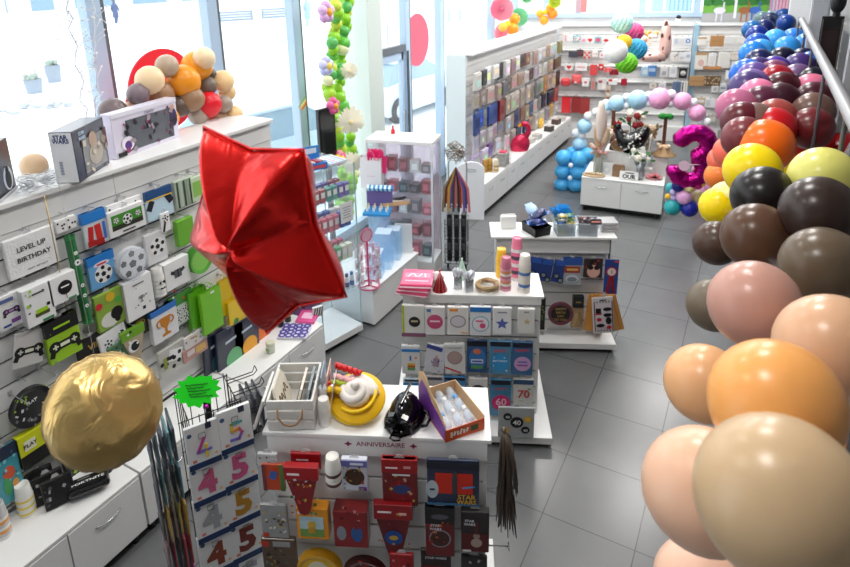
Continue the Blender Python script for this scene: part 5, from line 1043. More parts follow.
mb.build('striped_awning',q)
DX=q.matrix_basis.copy()
for i in range(8):
 r=thing('small_bottle','tiny white bottle standing in the turquoise counter display','bottle',DX@Vector((-.11+.073*(i%4),-.02-.07*(i//4),.03)),0,'bottles in the turquoise display')
 mb=MB();mb.lathe([(.013,0),(.014,.04),(.008,.048)],mat((.9,.88,.86),.3),12);mb.build('bottle_body',r);mb=MB();mb.lathe([(.010,.047),(.010,.066)],mat((.8,.72,.5),.3),10);mb.build('bottle_cap',r)
c0,c1=at(365,139,1.72),at(432,143,1.72);dv=(c1-c0);da=math.atan2(dv.y,dv.x)
FD=Fac(c0.x,c0.y,math.degrees(da));dw,dd,dh=dv.length,.40,1.72
t=thing('glass_cabinet','tall glass display cabinet with white top and pink script, by the street door','cabinet',Vector((c0.x,c0.y,0)),da)
mb=MB();mb.box((dw/2,dd/2,dh-.02),(dw,dd,.04),LAMI,bev=.003);mb.build('top_board',t)
mb=MB();mb.box((dw/2,dd/2,.12),(dw,dd,.24),LAMI);mb.build('base',t)
for x in(.01,dw-.01):
 for y in(.01,dd-.01):
  mb=MB();mb.box((x,y,dh/2+.1),(.02,.02,dh-.28),mat((.88,.9,.92),.3));mb.build('corner_post',t)
for c_,d_ in(((dw/2,.008,dh/2+.1),(dw-.04,.006,dh-.28)),((.008,dd/2,dh/2+.1),(.006,dd-.04,dh-.28)),((dw-.008,dd/2,dh/2+.1),(.006,dd-.04,dh-.28))):
 mb=MB();mb.box(c_,d_,GL);mb.build('glass_pane',t)
mb=MB();mb.box((dw/2,dd-.008,dh/2+.1),(dw-.04,.008,dh-.28),mat((.9,.82,.86),.1,0,'clear',.35));mb.build('back_panel',t)
mb=MB();[mb.box((dw*.48+.05*i,dd*.45,dh+.001),(.010,.10+.07*(i%3),.001),paper((.85,.45,.55)),rot=(0,0,-.3))for i in range(7)];mb.build('printed_script',t)
SHZ=(.50,.78,1.04,1.30)
for z in SHZ:
 mb=MB();mb.box((dw/2,dd/2,z),(dw-.05,dd-.04,.008),GL);mb.build('glass_shelf',t)
rnd=random.Random(21);pal=[(.50,.10,.18),(.16,.14,.18),(.72,.30,.38),(.85,.83,.83),(.58,.10,.18),(.12,.24,.28),(.45,.40,.42)]
for j,z in enumerate((.24,)+SHZ):
 for i in range(5):
  w_,h_=dw/7.2,rnd.uniform(.10,.18);c=pal[(i*3+j*2)%7]
  q=thing('gift_box','%s boxed gift, %s from left, %s level of the tall glass cabinet'%(['wine','charcoal','rose','white','crimson','dark teal','grey'][(i*3+j*2)%7],ORD[i],['bottom','second','third','fourth','top'][j]),'gift box',FD.P(.12+(dw-.24)*i/4,-.20,z+.004),da+rnd.uniform(-.2,.2))
  mb=MB();mb.box((0,0,h_/2),(w_,.12,h_),plast(c),bev=.004);mb.build('carton',q)
  mb=MB();mb.box((0,-.061,h_*.5),(w_*.6,.001,h_*.5),paper(tuple(min(1,x+.25)for x in c)));mb.build('printed_label',q)
q=thing('price_sign','white text card behind the glass at the upper left of the tall cabinet','sign',FD.P(.14,-.03,1.42),da)
mb=MB();mb.box((0,0,.1),(.2,.003,.2),paper((.9,.92,.93)));mb.build('card_sheet',q);mb=MB()
for i in range(5):mb.box((0,-.0025,.05+.025*i),(.15-.03*(i%2),.001,.006),paper((.5,.52,.55)))
mb.build('printed_lines',q)
def paperbag(p,w,h,col,a):
 q=thing('gift_bag','white paper bag with hot pink tissue hanging at the left of the tall cabinet','gift bag',p,a)
 b_bag(q,w,h,t=.08,col=col,spec=[('rect',0,.4,.4,.012,(.8,.6,.65))])
 mb=MB();rnd=random.Random(3)
 for k in range(12):mb.prism([(-.05,-.02),(.05,-.02),(.06,.05),(.03,.10),(0,.07),(-.03,.11),(-.06,.05)],-.0012,.0012,mat((.92,.18,.48),.5),Matrix.Translation((rnd.uniform(-.03,.09),rnd.uniform(-.02,.05),h-.01))@Matrix.Rotation(rnd.uniform(-1.3,1.3),4,'Z')@Matrix.Rotation(rnd.uniform(-.6,.6),4,'X'))
 mb.build('tissue_paper',q)
 mb=MB();mb.prism([(-.02,-.1),(.03,-.1),(.05,.1),(-.03,.12)],-.002,.002,mat((.88,.16,.44),.5),Matrix.Translation((w/2+.02,0,h*.75)));mb.build('ribbon',q)
c=FD.hit(372,172,.09);m_=mpp(c);paperbag(c-Vector((0,0,16*m_)),22*m_,32*m_,(.90,.89,.90),da)
q=thing('wooden_tray','tan paper tray with teal parcels sticking out before the tall cabinet','tray',FD.P(dw*.52,.14,1.00),da+R(10),rot=(R(-14),R(-8),da+R(10)))
mb=MB();mb.box((0,0,0),(.30,.16,.012),mat((.78,.62,.45),.6,0,'wood'));mb.box((0,-.08,.02),(.30,.008,.04),mat((.78,.62,.45),.6));mb.build('tray_body',q)
mb=MB();mb.box((-.03,.02,.04),(.20,.1,.03),paper((.88,.85,.82)),rot=(0,.15,.2));mb.box((.02,.04,.06),(.14,.09,.03),paper((.2,.2,.22)),rot=(0,-.1,-.2));mb.build('leaflets',q)
mb=MB();mb.tube([(0,.08,0),(0,.13,.02)],.006,CHROME,6);mb.build('bracket',q)
p=at(457,268,0)
t=thing('rolling_stand','narrow wire stand on wheels with ribbons above and black baskets below','stand',p,R(20))
for x in(-.11,.11):
 mb=MB();mb.cyl((x,.085,.05),(x,.085,1.35),.009,WIRE,8);mb.build('upright',t)
mb=MB();mb.tube([(-.11,.085,1.35),(-.06,.085,1.42),(.06,.085,1.42),(.11,.085,1.35)],.008,WIRE,6);mb.tube([(0,.085,1.42),(0,-.12,1.40),(0,-.13,1.43)],.006,WIRE,6);mb.build('top_hook',t)
for z in(.10,.42):
 mb=MB()
 for k in range(6):
  zz=z+.05*k;mb.tube([(-.14,-.09,zz),(.14,-.09,zz),(.14,.09,zz),(-.14,.09,zz)],.004,BLACKM,5,True)
 for x in(-.14,-.07,0,.07,.14):mb.tube([(x,.09,z),(x,-.09,z),(x,-.09,z+.26)],.004,BLACKM,5)
 mb.build('basket',t)
for x in(-.11,.11):
 mb=MB();X=Matrix.Translation((x,.0,.03))@Matrix.Rotation(R(90),4,'Y');mb.lathe([(.03,-.012),(.03,.012)],BLACKM,16,X);mb.cyl((x,0,.03),(x,.06,.08),.006,CHROME,6);mb.build('caster',t)
SX=t.matrix_basis.copy()
for i in range(6):
 q=thing('flat_box','slim black box standing in the wire basket, %s'%['front left','front middle','front right','lower left','lower middle','lower right'][i],'box',SX@Vector((-.085+.085*(i%3),0,.44 if i<3 else .12)),R(20),'slim black boxes')
 mb=MB();mb.box((0,0,.15),(.06,.12,.30),plast((.06,.06,.065)),bev=.003);mb.build('carton',q);mb=MB();mb.box((0,-.061,.2),(.035,.001,.1),paper((.35,.36,.38)));mb.build('printed_label',q)
q=thing('ribbon_bundle','bundle of multicoloured hanging ribbons on the rolling stand','ribbons',SX@Vector((0,-.12,1.36)),R(20))
rc=[(.62,.52,.40),(.22,.20,.20),(.70,.22,.20),(.85,.65,.25),(.50,.35,.62),(.20,.32,.55),(.35,.30,.28),(.86,.45,.50)]
for i in range(16):
 a=-1+2*i/15;mb=MB();m=mat(rc[i%8],.35,.1)
 mb.prism([(-.006,0),(.006,0),(a*.14+.016,-.26),(a*.16+.016,-.56+.05*(i%3)),(a*.16-.012,-.56+.05*(i%3)),(a*.14-.012,-.26)],-.003+.004*(i%3),.004*(i%3),m);mb.build('ribbon',q)
q=thing('tinsel_ball','bunch of brown curled tinsel at the top of the rolling stand','decoration',SX@Vector((-.02,-.02,1.52)))
mb=MB();rnd=random.Random(31);tm2=mat((.55,.48,.43),.3,.5)
for i in range(40):
 d0=Vector((rnd.gauss(0,1),rnd.gauss(0,1),rnd.gauss(0,.8))).normalized();d1=Vector((rnd.gauss(0,1),rnd.gauss(0,1),rnd.gauss(0,.8))).normalized()
 mb.tube([d0*.03,d0*.12,(d0+d1).normalized()*.13,d1*.11],.004,tm2,4)
mb.build('tinsel_strands',q)
mb=MB();mb.tube([(0,0,0),(.02,.06,-.10)],.004,WIRE,5);mb.build('wire_stem',q)
p=at(471,219,0);m_=mpp(p);q=thing('rounded_panel','white plastic panel with rounded top and grip hole standing at the back left unit','panel',p,R(22))
w_,h_=26*m_,60*m_
out=[(-w_/2,0),(w_/2,0)]+[(w_/2*math.cos(a),h_-w_/2*.6+w_/2*.6*math.sin(a))for a in[PI*k/12 for k in range(13)]]
mb=MB();mb.prism(out,-.02,.02,mat((.93,.94,.96),.25,0,'plastic'));mb.build('panel_sheet',q)
mb=MB();mb.tube([(.07*math.cos(a),-.024,h_*.86+.022*math.sin(a))for a in[2*PI*k/16 for k in range(16)]],.006,mat((.7,.72,.75),.4),6,True);mb.build('grip_hole',q)
rows=[(2.11,.20,[(.82,.80,.78),(.20,.20,.22),(.86,.86,.87),(.88,.87,.86),(.16,.16,.18),(.86,.86,.86),(.60,.50,.48),(.83,.80,.82),(.24,.20,.20),(.50,.38,.36),(.66,.56,.54),(.80,.78,.78),(.76,.74,.76),(.62,.52,.40),(.80,.78,.74),(.82,.82,.80),(.56,.52,.34)]),(1.79,.19,[(.66,.62,.60),(.58,.52,.50),(.72,.66,.64),(.64,.56,.54),(.42,.40,.40),(.38,.37,.36),(.72,.62,.56),(.64,.52,.46),(.80,.76,.74),(.24,.17,.15),(.74,.72,.72),(.78,.76,.78),(.80,.78,.76),(.70,.60,.48),(.34,.24,.16),(.42,.32,.18)]),(1.50,.26,[(.10,.22,.50),(.16,.34,.66),(.12,.26,.56),(.12,.24,.52),(.50,.14,.16),(.62,.58,.54),(.70,.66,.62),(.76,.72,.68),(.66,.60,.56),(.70,.66,.64),(.56,.52,.50),(.50,.50,.50),(.66,.64,.62),(.62,.48,.26),(.76,.66,.60),(.78,.70,.66),(.16,.13,.13)]),(1.15,.22,[(.76,.74,.78),(.70,.66,.72),(.72,.70,.72),(.66,.62,.64),(.62,.62,.64),(.72,.70,.70),(.60,.56,.52),(.16,.20,.36),(.50,.36,.30),(.64,.54,.46),(.26,.36,.52),(.78,.76,.74),(.56,.58,.60),(.14,.17,.24),(.12,.15,.24),(.18,.22,.30),(.70,.35,.30)]),(.85,.20,[(.70,.64,.78),(.80,.76,.86),(.50,.34,.60),(.78,.76,.78),(.80,.80,.80),(.66,.62,.60),(.14,.17,.32),(.18,.2,.36),(.62,.50,.44),(.7,.66,.62),(.78,.76,.74),(.6,.58,.6),(.82,.66,.30),(.7,.7,.72)])]
rn=['top','second','third','fourth','lowest']
rnd=random.Random(17)
for j,(zt,h,cs)in enumerate(rows):
 n=len(cs);n0=len(HOOKS)
 for i,c in enumerate(cs):
  u=.12+(LB-.25)*i/(n-1);w=rnd.uniform(.17,.25);hh=h*rnd.uniform(1.02,1.36);dd_=rnd.uniform(.06,.13)
  q=thing('craft_packet','%s packet, %s from the left in the %s row of the back left slatwall'%(cname(c),ORD[i],rn[j]),'craft packet',FB.P(u,dd_,zt-hh),FB.a,'packets on the back left slatwall')
  c2=tuple(max(0,min(1,x*rnd.uniform(.75,1.2)))for x in c)
  b_pack(q,w,hh,t=rnd.uniform(.03,.06),card=c,kind='crinkle' if i%3==0 else 'plastic',spec=[('rect',0,rnd.uniform(.35,.55),.7,.4,c2),('rect',0,.88,.9,.1,tuple(min(1,x+.12)for x in c))]+([('disc',0,.4,.2,tuple(min(1,x+.2)for x in c2))]if i%4==1 else[]))
  HOOKS.append((FB,u,zt+.014,dd_))
 if j<5:hooks(tB,FB,n0,n0+18)
for i,(px,py)in enumerate(((485,172),(490,171),(496,172))):
 q=stand(px,py,.52,5.5,13,b_cups,'paper_cups','stack of %s paper cups, %s of three on the back left cabinets'%(['gold','brass','white and gold'][i],['left','middle','right'][i]),'paper cups',n=5,cols=((.72,.55,.22),(.62,.46,.18))if i<2 else((.86,.82,.72),(.75,.6,.3)),group='gold cup stacks')
p=at(503,165,.52);q=thing('wire_basket','white wire basket with a pink top beside the gold cups','basket',p,R(90))
mb=MB()
for k in range(4):mb.tube([(-.12,-.09,.01+.07*k),(.12,-.09,.01+.07*k),(.12,.09,.01+.07*k),(-.12,.09,.01+.07*k)],.004,WIRE,5,True)
for x in(-.12,-.04,.04,.12):
 for y in(-.09,.09):mb.tube([(x,y,.01),(x,y,.22)],.004,WIRE,5)
mb.build('wire_frame',q);mb=MB();mb.box((0,0,.115),(.2,.14,.2),mat((.75,.75,.74),.6,0,'mottle'));mb.build('contents',q);mb=MB();mb.box((0,0,.225),(.12,.1,.02),paper((.85,.25,.35)));mb.build('printed_label',q)
p=at(519,158,.52);p=onx(520,145,-3.42)
t=thing('foil_balloon','deep pink flamingo shaped foil balloon hovering over the back left cabinets','balloon',p)
FP=mat((.82,.16,.32),.25,.4,'foil');m_=mpp(p)
a_=Matrix.Rotation(R(30),3,'Z')
mb=MB();mb.sph((0,0,0),(.165,.10,.20),FP,26,16,(0,R(20),R(30)));mb.build('body',t)
mb=MB();V=lambda x,z:a_@Vector((x,0,z));mb.tube([V(.08,.14),V(.14,.22),V(.145,.31),V(.10,.37),V(.05,.375)],[.06,.045,.04,.045,.05],FP,12);mb.sph(V(.05,.375),(.055,.05,.05),FP,16,10);mb.build('neck',t)
mb=MB();mb.cyl(V(.03,.375),V(-.05,.33),.035,mat((.95,.66,.15),.3),12,.012);mb.build('beak',t)
mb=MB();mb.cyl(V(-.045,.335),V(-.062,.315),.016,BLACKM,10,.008);mb.build('beak_tip',t)
mb=MB();mb.tube([V(0,-.2),V(.0,-.22)],.003,mat((.9,.8,.84),.5),5);mb.sph(V(0,-.23),(.03,.03,.018),mat((.85,.7,.75),.4),10,6);mb.build('ribbon_weight',t)
for i,(px,py,c,lb)in enumerate(((530,143,(.84,.83,.80),'white figurine box behind the flamingo'),(537,139,(.80,.80,.78),'clear and white decoration, next after the flamingo'),(541,128,(.88,.70,.25),'golden yellow rosette beyond the flamingo'),(549,131,(.22,.2,.2),'black and white small box near the back corner'),(556,124,(.30,.22,.2),'dark brown tray of small goods near the back corner'),(561,121,(.85,.84,.82),'white tray of small goods at the back corner'))):
 p=at(px,py,.52);q=thing('small_box',lb+' on the low cabinets','box',p,R(80))
 if i==2:
  mb=MB()
  for k in range(8):a=2*PI*k/8;mb.sph((.06*math.cos(a),-.0,.10+.06*math.sin(a)),(.045,.03,.045),mat(c,.5),12,8)
  mb.sph((0,-.02,.1),(.05,.03,.05),mat((.95,.8,.4),.5),12,8);mb.build('petals',q);mb=MB();mb.cyl((0,0,0),(0,0,.06),.02,mat((.8,.7,.4),.5));mb.build('stem',q)
 else:
  mb=MB();mb.box((0,0,.05),(.16,.14,.10),plast(c),bev=.006);mb.build('carton',q);mb=MB();mb.box((0,0,.103),(.1,.09,.006),paper((.75,.7,.66)));mb.build('contents',q)
def K(px,py,w,h,name,label,c,spec=(),d=.19,fn=b_pack,**kw):
 hang(FW_,px,py,w,h,d,fn,name,label+' on the back wall','gift packet' if fn is b_pack else 'gift',card=c,spec=spec,**kw)if fn in(b_pack,b_box)else hang(FW_,px,py,w,h,d,fn,name,label+' on the back wall','gift',**kw)
REDG=(.80,.16,.18);PNK=(.93,.80,.82)
K(565,38,4,8,'greeting_card','tall rose and white card, first in the top row',(.93,.88,.88),[('rect',.2,.5,.2,.8,(.85,.5,.55))])
K(570,38,5,7,'greeting_card','white card, second in the top row',(.93,.92,.92))
K(577,39,8,7,'greeting_card','teal card with red pattern in the top row',(.45,.72,.76),[('rect',0,.5,.7,.7,(.88,.86,.86)),('dots',0,.5,8,3,[(.8,.3,.3),(.3,.6,.6)],.08)])
K(583,40,7,7,'greeting_card','pale card with pink spray in the top row',(.86,.86,.88),[('disc',.1,.45,.26,(.9,.6,.66))])
K(590,40,7,7,'greeting_card','white card with a big red heart in the top row',(.90,.90,.90),[('heart',0,.5,.34,REDG)])
K(598,40,7,7,'greeting_card','teal card with one rose in the top row',(.55,.74,.80),[('disc',0,.5,.32,(.86,.35,.42))])
K(606,40,7,7,'greeting_card','white card with red lips in the top row',(.92,.90,.90),[('oval',0,.45,.36,.2,REDG)])
K(616,38,6,6,'greeting_card','white card with red edge beside the white lantern, top row',(.92,.88,.88),[('rect',.3,.5,.3,.8,(.8,.3,.35))])
K(573,54,9,6,'gift_box','dark grey long box in the second row',(.27,.28,.32),fn=b_box,t=.08)
K(580,53,7,7,'gift_box','dark brown heart shaped box in the second row',(.30,.20,.22),[('heart',0,.5,.45,(.42,.26,.28))],d=.16)
K(587,55,7,8,'gift_packet','red and white checked packet in the second row',(.85,.78,.76),[('rect',x,z,.28,.26,REDG)for x,z in((-.3,.8),(.3,.8),(0,.5),(-.3,.22),(.3,.22))])
K(595,54,6,6,'gift_packet','white packet with small red bows in the second row',(.92,.91,.90),[('rect',-.2,.5,.16,.2,REDG),('rect',.2,.5,.16,.2,REDG)])
K(602,55,5,6,'gift_packet','white packet with a red tag in the second row',(.92,.90,.90),[('rect',0,.5,.3,.4,(.85,.3,.35))])
K(569,67,8,7,'gift_packet','white packet with red heart in the third row',(.92,.92,.92),[('heart',0,.5,.3,REDG)])
K(581,67,12,8,'garland_packet','wide white packet with red script in the third row',(.93,.92,.92),[('rect',0,.5,.7,.12,(.85,.45,.48))])
K(593.5,70,7,10,'gift_bag','red square bag in the third row',None,fn=b_bag,col=(.86,.28,.28),t=.08)
K(601,67,5,6,'gift_box','red heart box with white heart in the third row',REDG,[('heart',0,.5,.3,(.93,.85,.85))],fn=b_box)
K(608,70,8,5,'ribbon_bow','coral bow packet in the third row',(.90,.55,.55),[('rect',-.25,.5,.3,.7,(.85,.3,.32),.4),('rect',.25,.5,.3,.7,(.85,.3,.32),-.4)])
K(614,72,9,6,'ribbon_bow','dark red bow packet below the green lantern',(.62,.10,.14),[('rect',-.25,.5,.3,.7,(.45,.06,.1),.4),('rect',.25,.5,.3,.7,(.45,.06,.1),-.4)])
K(565.5,82,10,8,'gift_box','red rounded box, first in the fourth row',(.84,.24,.26),fn=b_box,t=.14,bev=.05)
K(576.5,79,10,9,'gift_box','coral red heart box with lid in the fourth row',(.90,.34,.36),[('heart',0,.5,.44,(.92,.42,.42)),('disc',-.1,.2,.12,(.93,.8,.8))],fn=b_box,t=.14,bev=.04)
K(585.5,82,7,8,'gift_box','white box with one red heart in the fourth row',(.94,.93,.93),[('heart',0,.5,.22,REDG)],fn=b_box)
K(593,84,4,12,'candle_packet','narrow brown and pink packet in the fourth row',(.75,.62,.60),[('rect',0,.4,.5,.6,(.8,.45,.42))])
K(602,84,9,12,'garland_packet','white and grey paper packet in the fourth row',(.86,.84,.83),[('rect',-.2,.7,.4,.2,(.6,.2,.25)),('rect',.2,.3,.4,.4,(.93,.92,.9))])
K(613,82,9,6,'gift_packet','white packet with red corner in the fourth row',(.92,.91,.90),[('rect',-.3,.8,.4,.4,REDG)])
K(624,82,6,7,'pompom','deep red round pompom in the fourth row',(.62,.06,.16),[('disc',0,.5,.46,(.70,.08,.22))],kind='crinkle')
K(566,105,9,15,'gift_bag','bright red gift bag, first in the lower row',None,fn=b_bag,col=(.86,.14,.18),t=.10)
K(576,105,9,15,'gift_bag','dark red cone shaped bag in the lower row',None,fn=b_pennant,card=None)if False else K(576,105,9,15,'gift_bag','dark red patterned gift bag in the lower row',None,fn=b_bag,col=(.60,.18,.18),t=.06,spec=[('dots',0,.5,10,3,[(.75,.4,.35)],.06)])
K(585,106,9,15,'gift_bag','brick red patterned gift bag, third in the lower row',None,fn=b_bag,col=(.66,.24,.22),t=.06,spec=[('dots',0,.5,10,5,[(.8,.5,.45)],.06)])
K(608,93,5,14,'garland_packet','narrow tag garland packet in brown and white beside the red pompom',(.80,.72,.64),[('rect',0,z,.6,.14,c)for z,c in((.15,(.6,.3,.25)),(.4,(.9,.88,.85)),(.65,(.55,.35,.3)))])
for i,(px,py,w,h,c,sp,lb)in enumerate([(676,41,7,8,(.92,.92,.92),[('rect',0,.5,.5,.6,(.75,.8,.86))],'white card with grey square, right of the spotted pink balloon'),(682,41,7,8,(.92,.92,.93),[('rect',0,.5,.6,.5,(.86,.87,.88))],'white card, last but one before the blue post'),(688,41,8,9,(.90,.92,.95),[('disc',0,.5,.3,(.25,.45,.68)),('disc',0,.5,.15,(.9,.92,.95))],'white card with a blue flower next to the blue post'),(674,57,8,9,(.92,.91,.90),[('dots',0,.5,6,2,[(.3,.35,.4),(.85,.75,.5)],.08)],'white packet with dark dots, second row right of the spotted balloon'),(682,57,7,9,(.92,.92,.92),[('rect',0,.4,.6,.3,(.8,.8,.82))],'white packet with grey band, second row'),(688,57,6,10,(.90,.90,.92),[('rect',0,.6,.6,.3,(.65,.72,.8))],'white packet with blue grey top, second row beside the post'),(645,72,8,9,(.66,.80,.90),[('rect',0,.5,.6,.5,(.85,.9,.94))],'light blue packet, third row left of the blue card'),(652,71,9,11,(.35,.55,.80),[('rect',0,.6,.7,.3,(.7,.82,.92))],'mid blue packet in the third row'),(664,72,8,10,(.90,.90,.90),[('rect',0,.4,.5,.4,(.7,.7,.72))],'white and grey packet in the third row'),(673,72,8,11,(.91,.91,.92),[('rect',0,.6,.6,.4,(.8,.82,.84))],'white packet in the third row before the black card'),(683,73,8,10,(.12,.12,.13),[('disc',0,.5,.34,(.85,.84,.80)),('oval',0,.35,.3,.12,(.6,.6,.6))],'black card with white round picture in the third row'),(653,85,7,8,(.90,.89,.86),[('disc',0,.4,.2,(.8,.7,.55))],'cream card with gold dot in the fourth row'),(662,87,8,10,(.91,.90,.90),[('rect',0,.5,.5,.5,(.78,.8,.82))],'white packet behind the flowers in the fourth row'),(677,87,9,11,(.42,.48,.60),[('rect',.1,.5,.5,.7,(.36,.42,.54))],'slate blue packet in the fourth row'),(684,87,7,11,(.90,.90,.88),[('rect',-.2,.5,.2,.9,(.35,.38,.42)),('rect',.2,.5,.1,.9,(.7,.6,.45))],'white packet with dark stripe in the fourth row beside the post'),(636,55,7,8,(.92,.90,.86),[('dots',0,.5,6,4,[(.8,.65,.3)],.08)],'white packet with gold specks behind the paper lanterns'),(648,41,7,8,(.93,.90,.86),[('dots',0,.5,6,9,[(.85,.6,.4)],.08)],'cream card with apricot specks left of the spotted balloon')]):
 K(px,py,w,h,'gift_packet',lb,c,sp)
for i,(px,py,w,h,c,sp,lb)in enumerate([(702,41,9,9,(.90,.89,.87),[('rect',0,.85,1.,.2,(.72,.60,.46))],'white packet with kraft top, top row right of the post'),(717,41,14,11,(.72,.54,.36),[('rect',0,.5,.8,.04,(.62,.45,.28))],'kraft brown envelope packet in the top row'),(730,40,12,8,(.90,.90,.89),[('rect',0,.5,.8,.5,(.86,.86,.85))],'white ribbed packet in the top row'),(741,40,9,8,(.91,.90,.89),(),'white card pack, last seen in the top row'),(701,61,12,17,(.90,.88,.85),[('rect',0,.93,1.,.16,(.70,.56,.40)),('oval',0,.4,.25,.2,(.85,.7,.68))],'large white invitation with kraft clip in the second row'),(712,60,8,14,(.91,.90,.89),[('rect',0,.5,.6,.6,(.85,.84,.82))],'tall white packet in the second row'),(724,60,12,16,(.91,.90,.88),[('rect',0,.5,.8,.8,(.87,.86,.84))],'large white packet above the copper rod'),(735,56,8,8,(.88,.86,.82),[('dots',0,.5,6,6,[(.75,.68,.58)],.08)],'cream dotted packet in the second row'),(735,65,7,7,(.92,.92,.92),(),'white square card below the cream dotted packet'),(744,60,7,12,(.90,.90,.90),[('rect',0,.4,.6,.4,(.8,.8,.8))],'white packet half behind the garland in the second row'),(712,67.5,19,4,(.80,.56,.34),(),'long copper brown tube packet'),(697,81,16,10,(.70,.55,.38),[('rect',0,.5,.9,.1,(.62,.47,.3))],'kraft table runner roll, left one in the third row'),(712,81,17,10,(.42,.33,.24),[('dots',0,.5,16,5,[(.78,.70,.58)],.05)],'dark brown runner with cream spots in the third row'),(730,75,9,9,(.92,.92,.91),[('disc',0,.5,.46,(.94,.94,.93))],'white round coaster packet in the third row'),(740,76,8,9,(.91,.91,.90),(),'white square packet, last in the third row'),(715,89,7,7,(.86,.86,.85),[('rect',0,.5,.5,.5,(.7,.7,.7))],'pale grey packet under the spotted runner'),(723,88,7,9,(.80,.82,.84),[('rect',0,.5,.7,.2,(.55,.58,.62)),('rect',0,.8,.7,.1,(.9,.9,.92))],'silver ribbon packet under the round coaster'),(732,89,8,8,(.76,.66,.52),[('rect',0,.5,.6,.5,(.68,.56,.42))],'kraft box packet beside the silver ribbon'),(741,89,7,8,(.88,.86,.84),(),'cream packet at the garland edge in the fourth row'),(701,101,9,7,(.78,.70,.60),[('rect',0,.5,.7,.4,(.9,.88,.86))],'beige packet in the fifth row above the balloon arch'),(710,103,10,9,(.90,.90,.91),[('rect',-.2,.5,.4,.7,(.78,.8,.82))],'white packet in the fifth row right of the arch'),(719,103,8,9,(.88,.84,.82),[('rect',0,.4,.5,.4,(.86,.68,.62))],'blush packet in the fifth row'),(730,103,8,8,(.84,.80,.74),(),'cream packet in the fifth row beside the garland'),(712,119,10,9,(.70,.68,.64),[('rect',0,.5,.6,.5,(.82,.8,.78))],'taupe packet in the lowest row above the number three'),(722,119,8,9,(.74,.72,.68),[('rect',0,.5,.6,.3,(.6,.55,.5))],'grey beige packet in the lowest row'),(731,119,7,9,(.68,.66,.64),(),'grey packet in the lowest row beside the garland'),(708,133,9,8,(.55,.52,.5),[('rect',0,.5,.6,.5,(.75,.73,.7))],'dark taupe packet low behind the number three'),(722,134,9,8,(.62,.6,.58),(),'grey packet low beside the garland')]):
 K(px,py,w,h,'stationery_packet',lb,c,sp)
p=FW_.hit(660,45,.75);m_=mpp(p);a_=Matrix.Rotation(FW_.a,3,'Z');V=lambda x,z:a_@Vector((x*m_,0,z*m_))
t=thing('foil_balloon','pale pink foil balloon with brown spots, upright neck and body, before the back wall','balloon',p)
SPK=mat((.90,.74,.70),.3,.3,'foil');SPB=mat((.38,.22,.20),.4)
mb=MB();mb.tube([V(3.5,24),V(4.2,16),V(5,5),V(5,-6),V(3,-12)],[1.6*m_,4.5*m_,5.4*m_,6*m_,5*m_],SPK,16);mb.tube([V(5,-10),V(-4,-11.5),V(-14,-12),V(-21,-11)],[6*m_,6*m_,5.4*m_,2.5*m_],SPK,16);mb.build('balloon_body',t)
mb=MB();nrm=a_@Vector((0,-1,0))
for x,z,r1,r2 in((3.6,20.5,1.7,3.4),(.5,10,1.2,2.4),(3,-3,1.5,2.6),(.5,-15,1.7,1.7),(-9,-10,2.2,2.),(-15,-13,1.6,1.6),(7.5,8,1.2,2.4)):
 rr=5.2 if z<15 else 3.0
 mb.sph(V(x,z)+nrm*rr*.93*m_,(r1*m_,.6*m_,r2*m_),SPB,12,8,FW_.a and(0,0,FW_.a))
mb.build('brown_spots',t)
mb=MB();mb.tube([V(3.5,25),V(3.5,25)+Vector((0,0,ZC-V(3.5,25).z-p.z-.01))],.0012,film((.95,.95,.95),.5),4);mb.build('nylon_thread',t)
t=thing('flower_garland','gold and cream flower cluster left of the spotted pink balloon','decoration',FW_.hit(650,37,.6));rnd=random.Random(4)
mb=MB()
for i in range(14):mb.sph((rnd.uniform(-.13,.13),rnd.uniform(-.04,.04),rnd.uniform(-.10,.10)),rnd.uniform(.03,.05),mat([(.93,.88,.78),(.85,.70,.40),(.95,.93,.90),(.80,.62,.5)][i%4],.5),10,7)
mb.build('blossoms',t);mb=MB();mb.tube([(0,0,.08),(0,0,ZC-t.location.z-.01)],.0012,film((.95,.95,.95),.5),4);mb.build('nylon_thread',t)
p=FW_.hit(678,24,-.1);p.z=2.402
t=thing('bottle','small white jar with black cap on top of the back wall unit','jar',p);mb=MB();mb.lathe([(.05,0),(.055,.08),(.04,.10)],WHITE,16);mb.build('jar_body',t);mb=MB();mb.sph((0,0,.13),(.05,.05,.045),BLACKM,14,8);mb.build('cap',t)
def balloon_mesh(name,m,axis=1.10,seg=24,rings=14):
 mb=MB();pr=[]
 for j in range(rings+1):
  a=PI*j/rings;z=-math.cos(a);r=math.sin(a)
  if z<0:z*=axis;r*=1-.12*(math.sin(a/2+.0)<.5)*(1-math.sin(a))
  pr.append((max(r,1e-5),z))
 mb.lathe(pr,m,seg,None,True,False)
 mb.lathe([(.02,-axis),(.05,-axis-.05),(.10,-axis-.14),(.06,-axis-.14),(.0001,-axis-.08)],m,10,None,True,False)
 return mb
def balloon(loc,r,c,label,group=None,direction=None,kind='balloon',rough=.32,name='balloon',seg=24,rings=14,cat='balloon'):
 mb=balloon_mesh(name,mat(c,rough,0,kind),1.08,seg,rings);o=mb.build(name);o.location=loc;o.scale=(r,r,r)
 if direction is not None:o.rotation_euler=Vector(direction).to_track_quat('Z','Y').to_euler()
 return tag(o,label,cat,group)
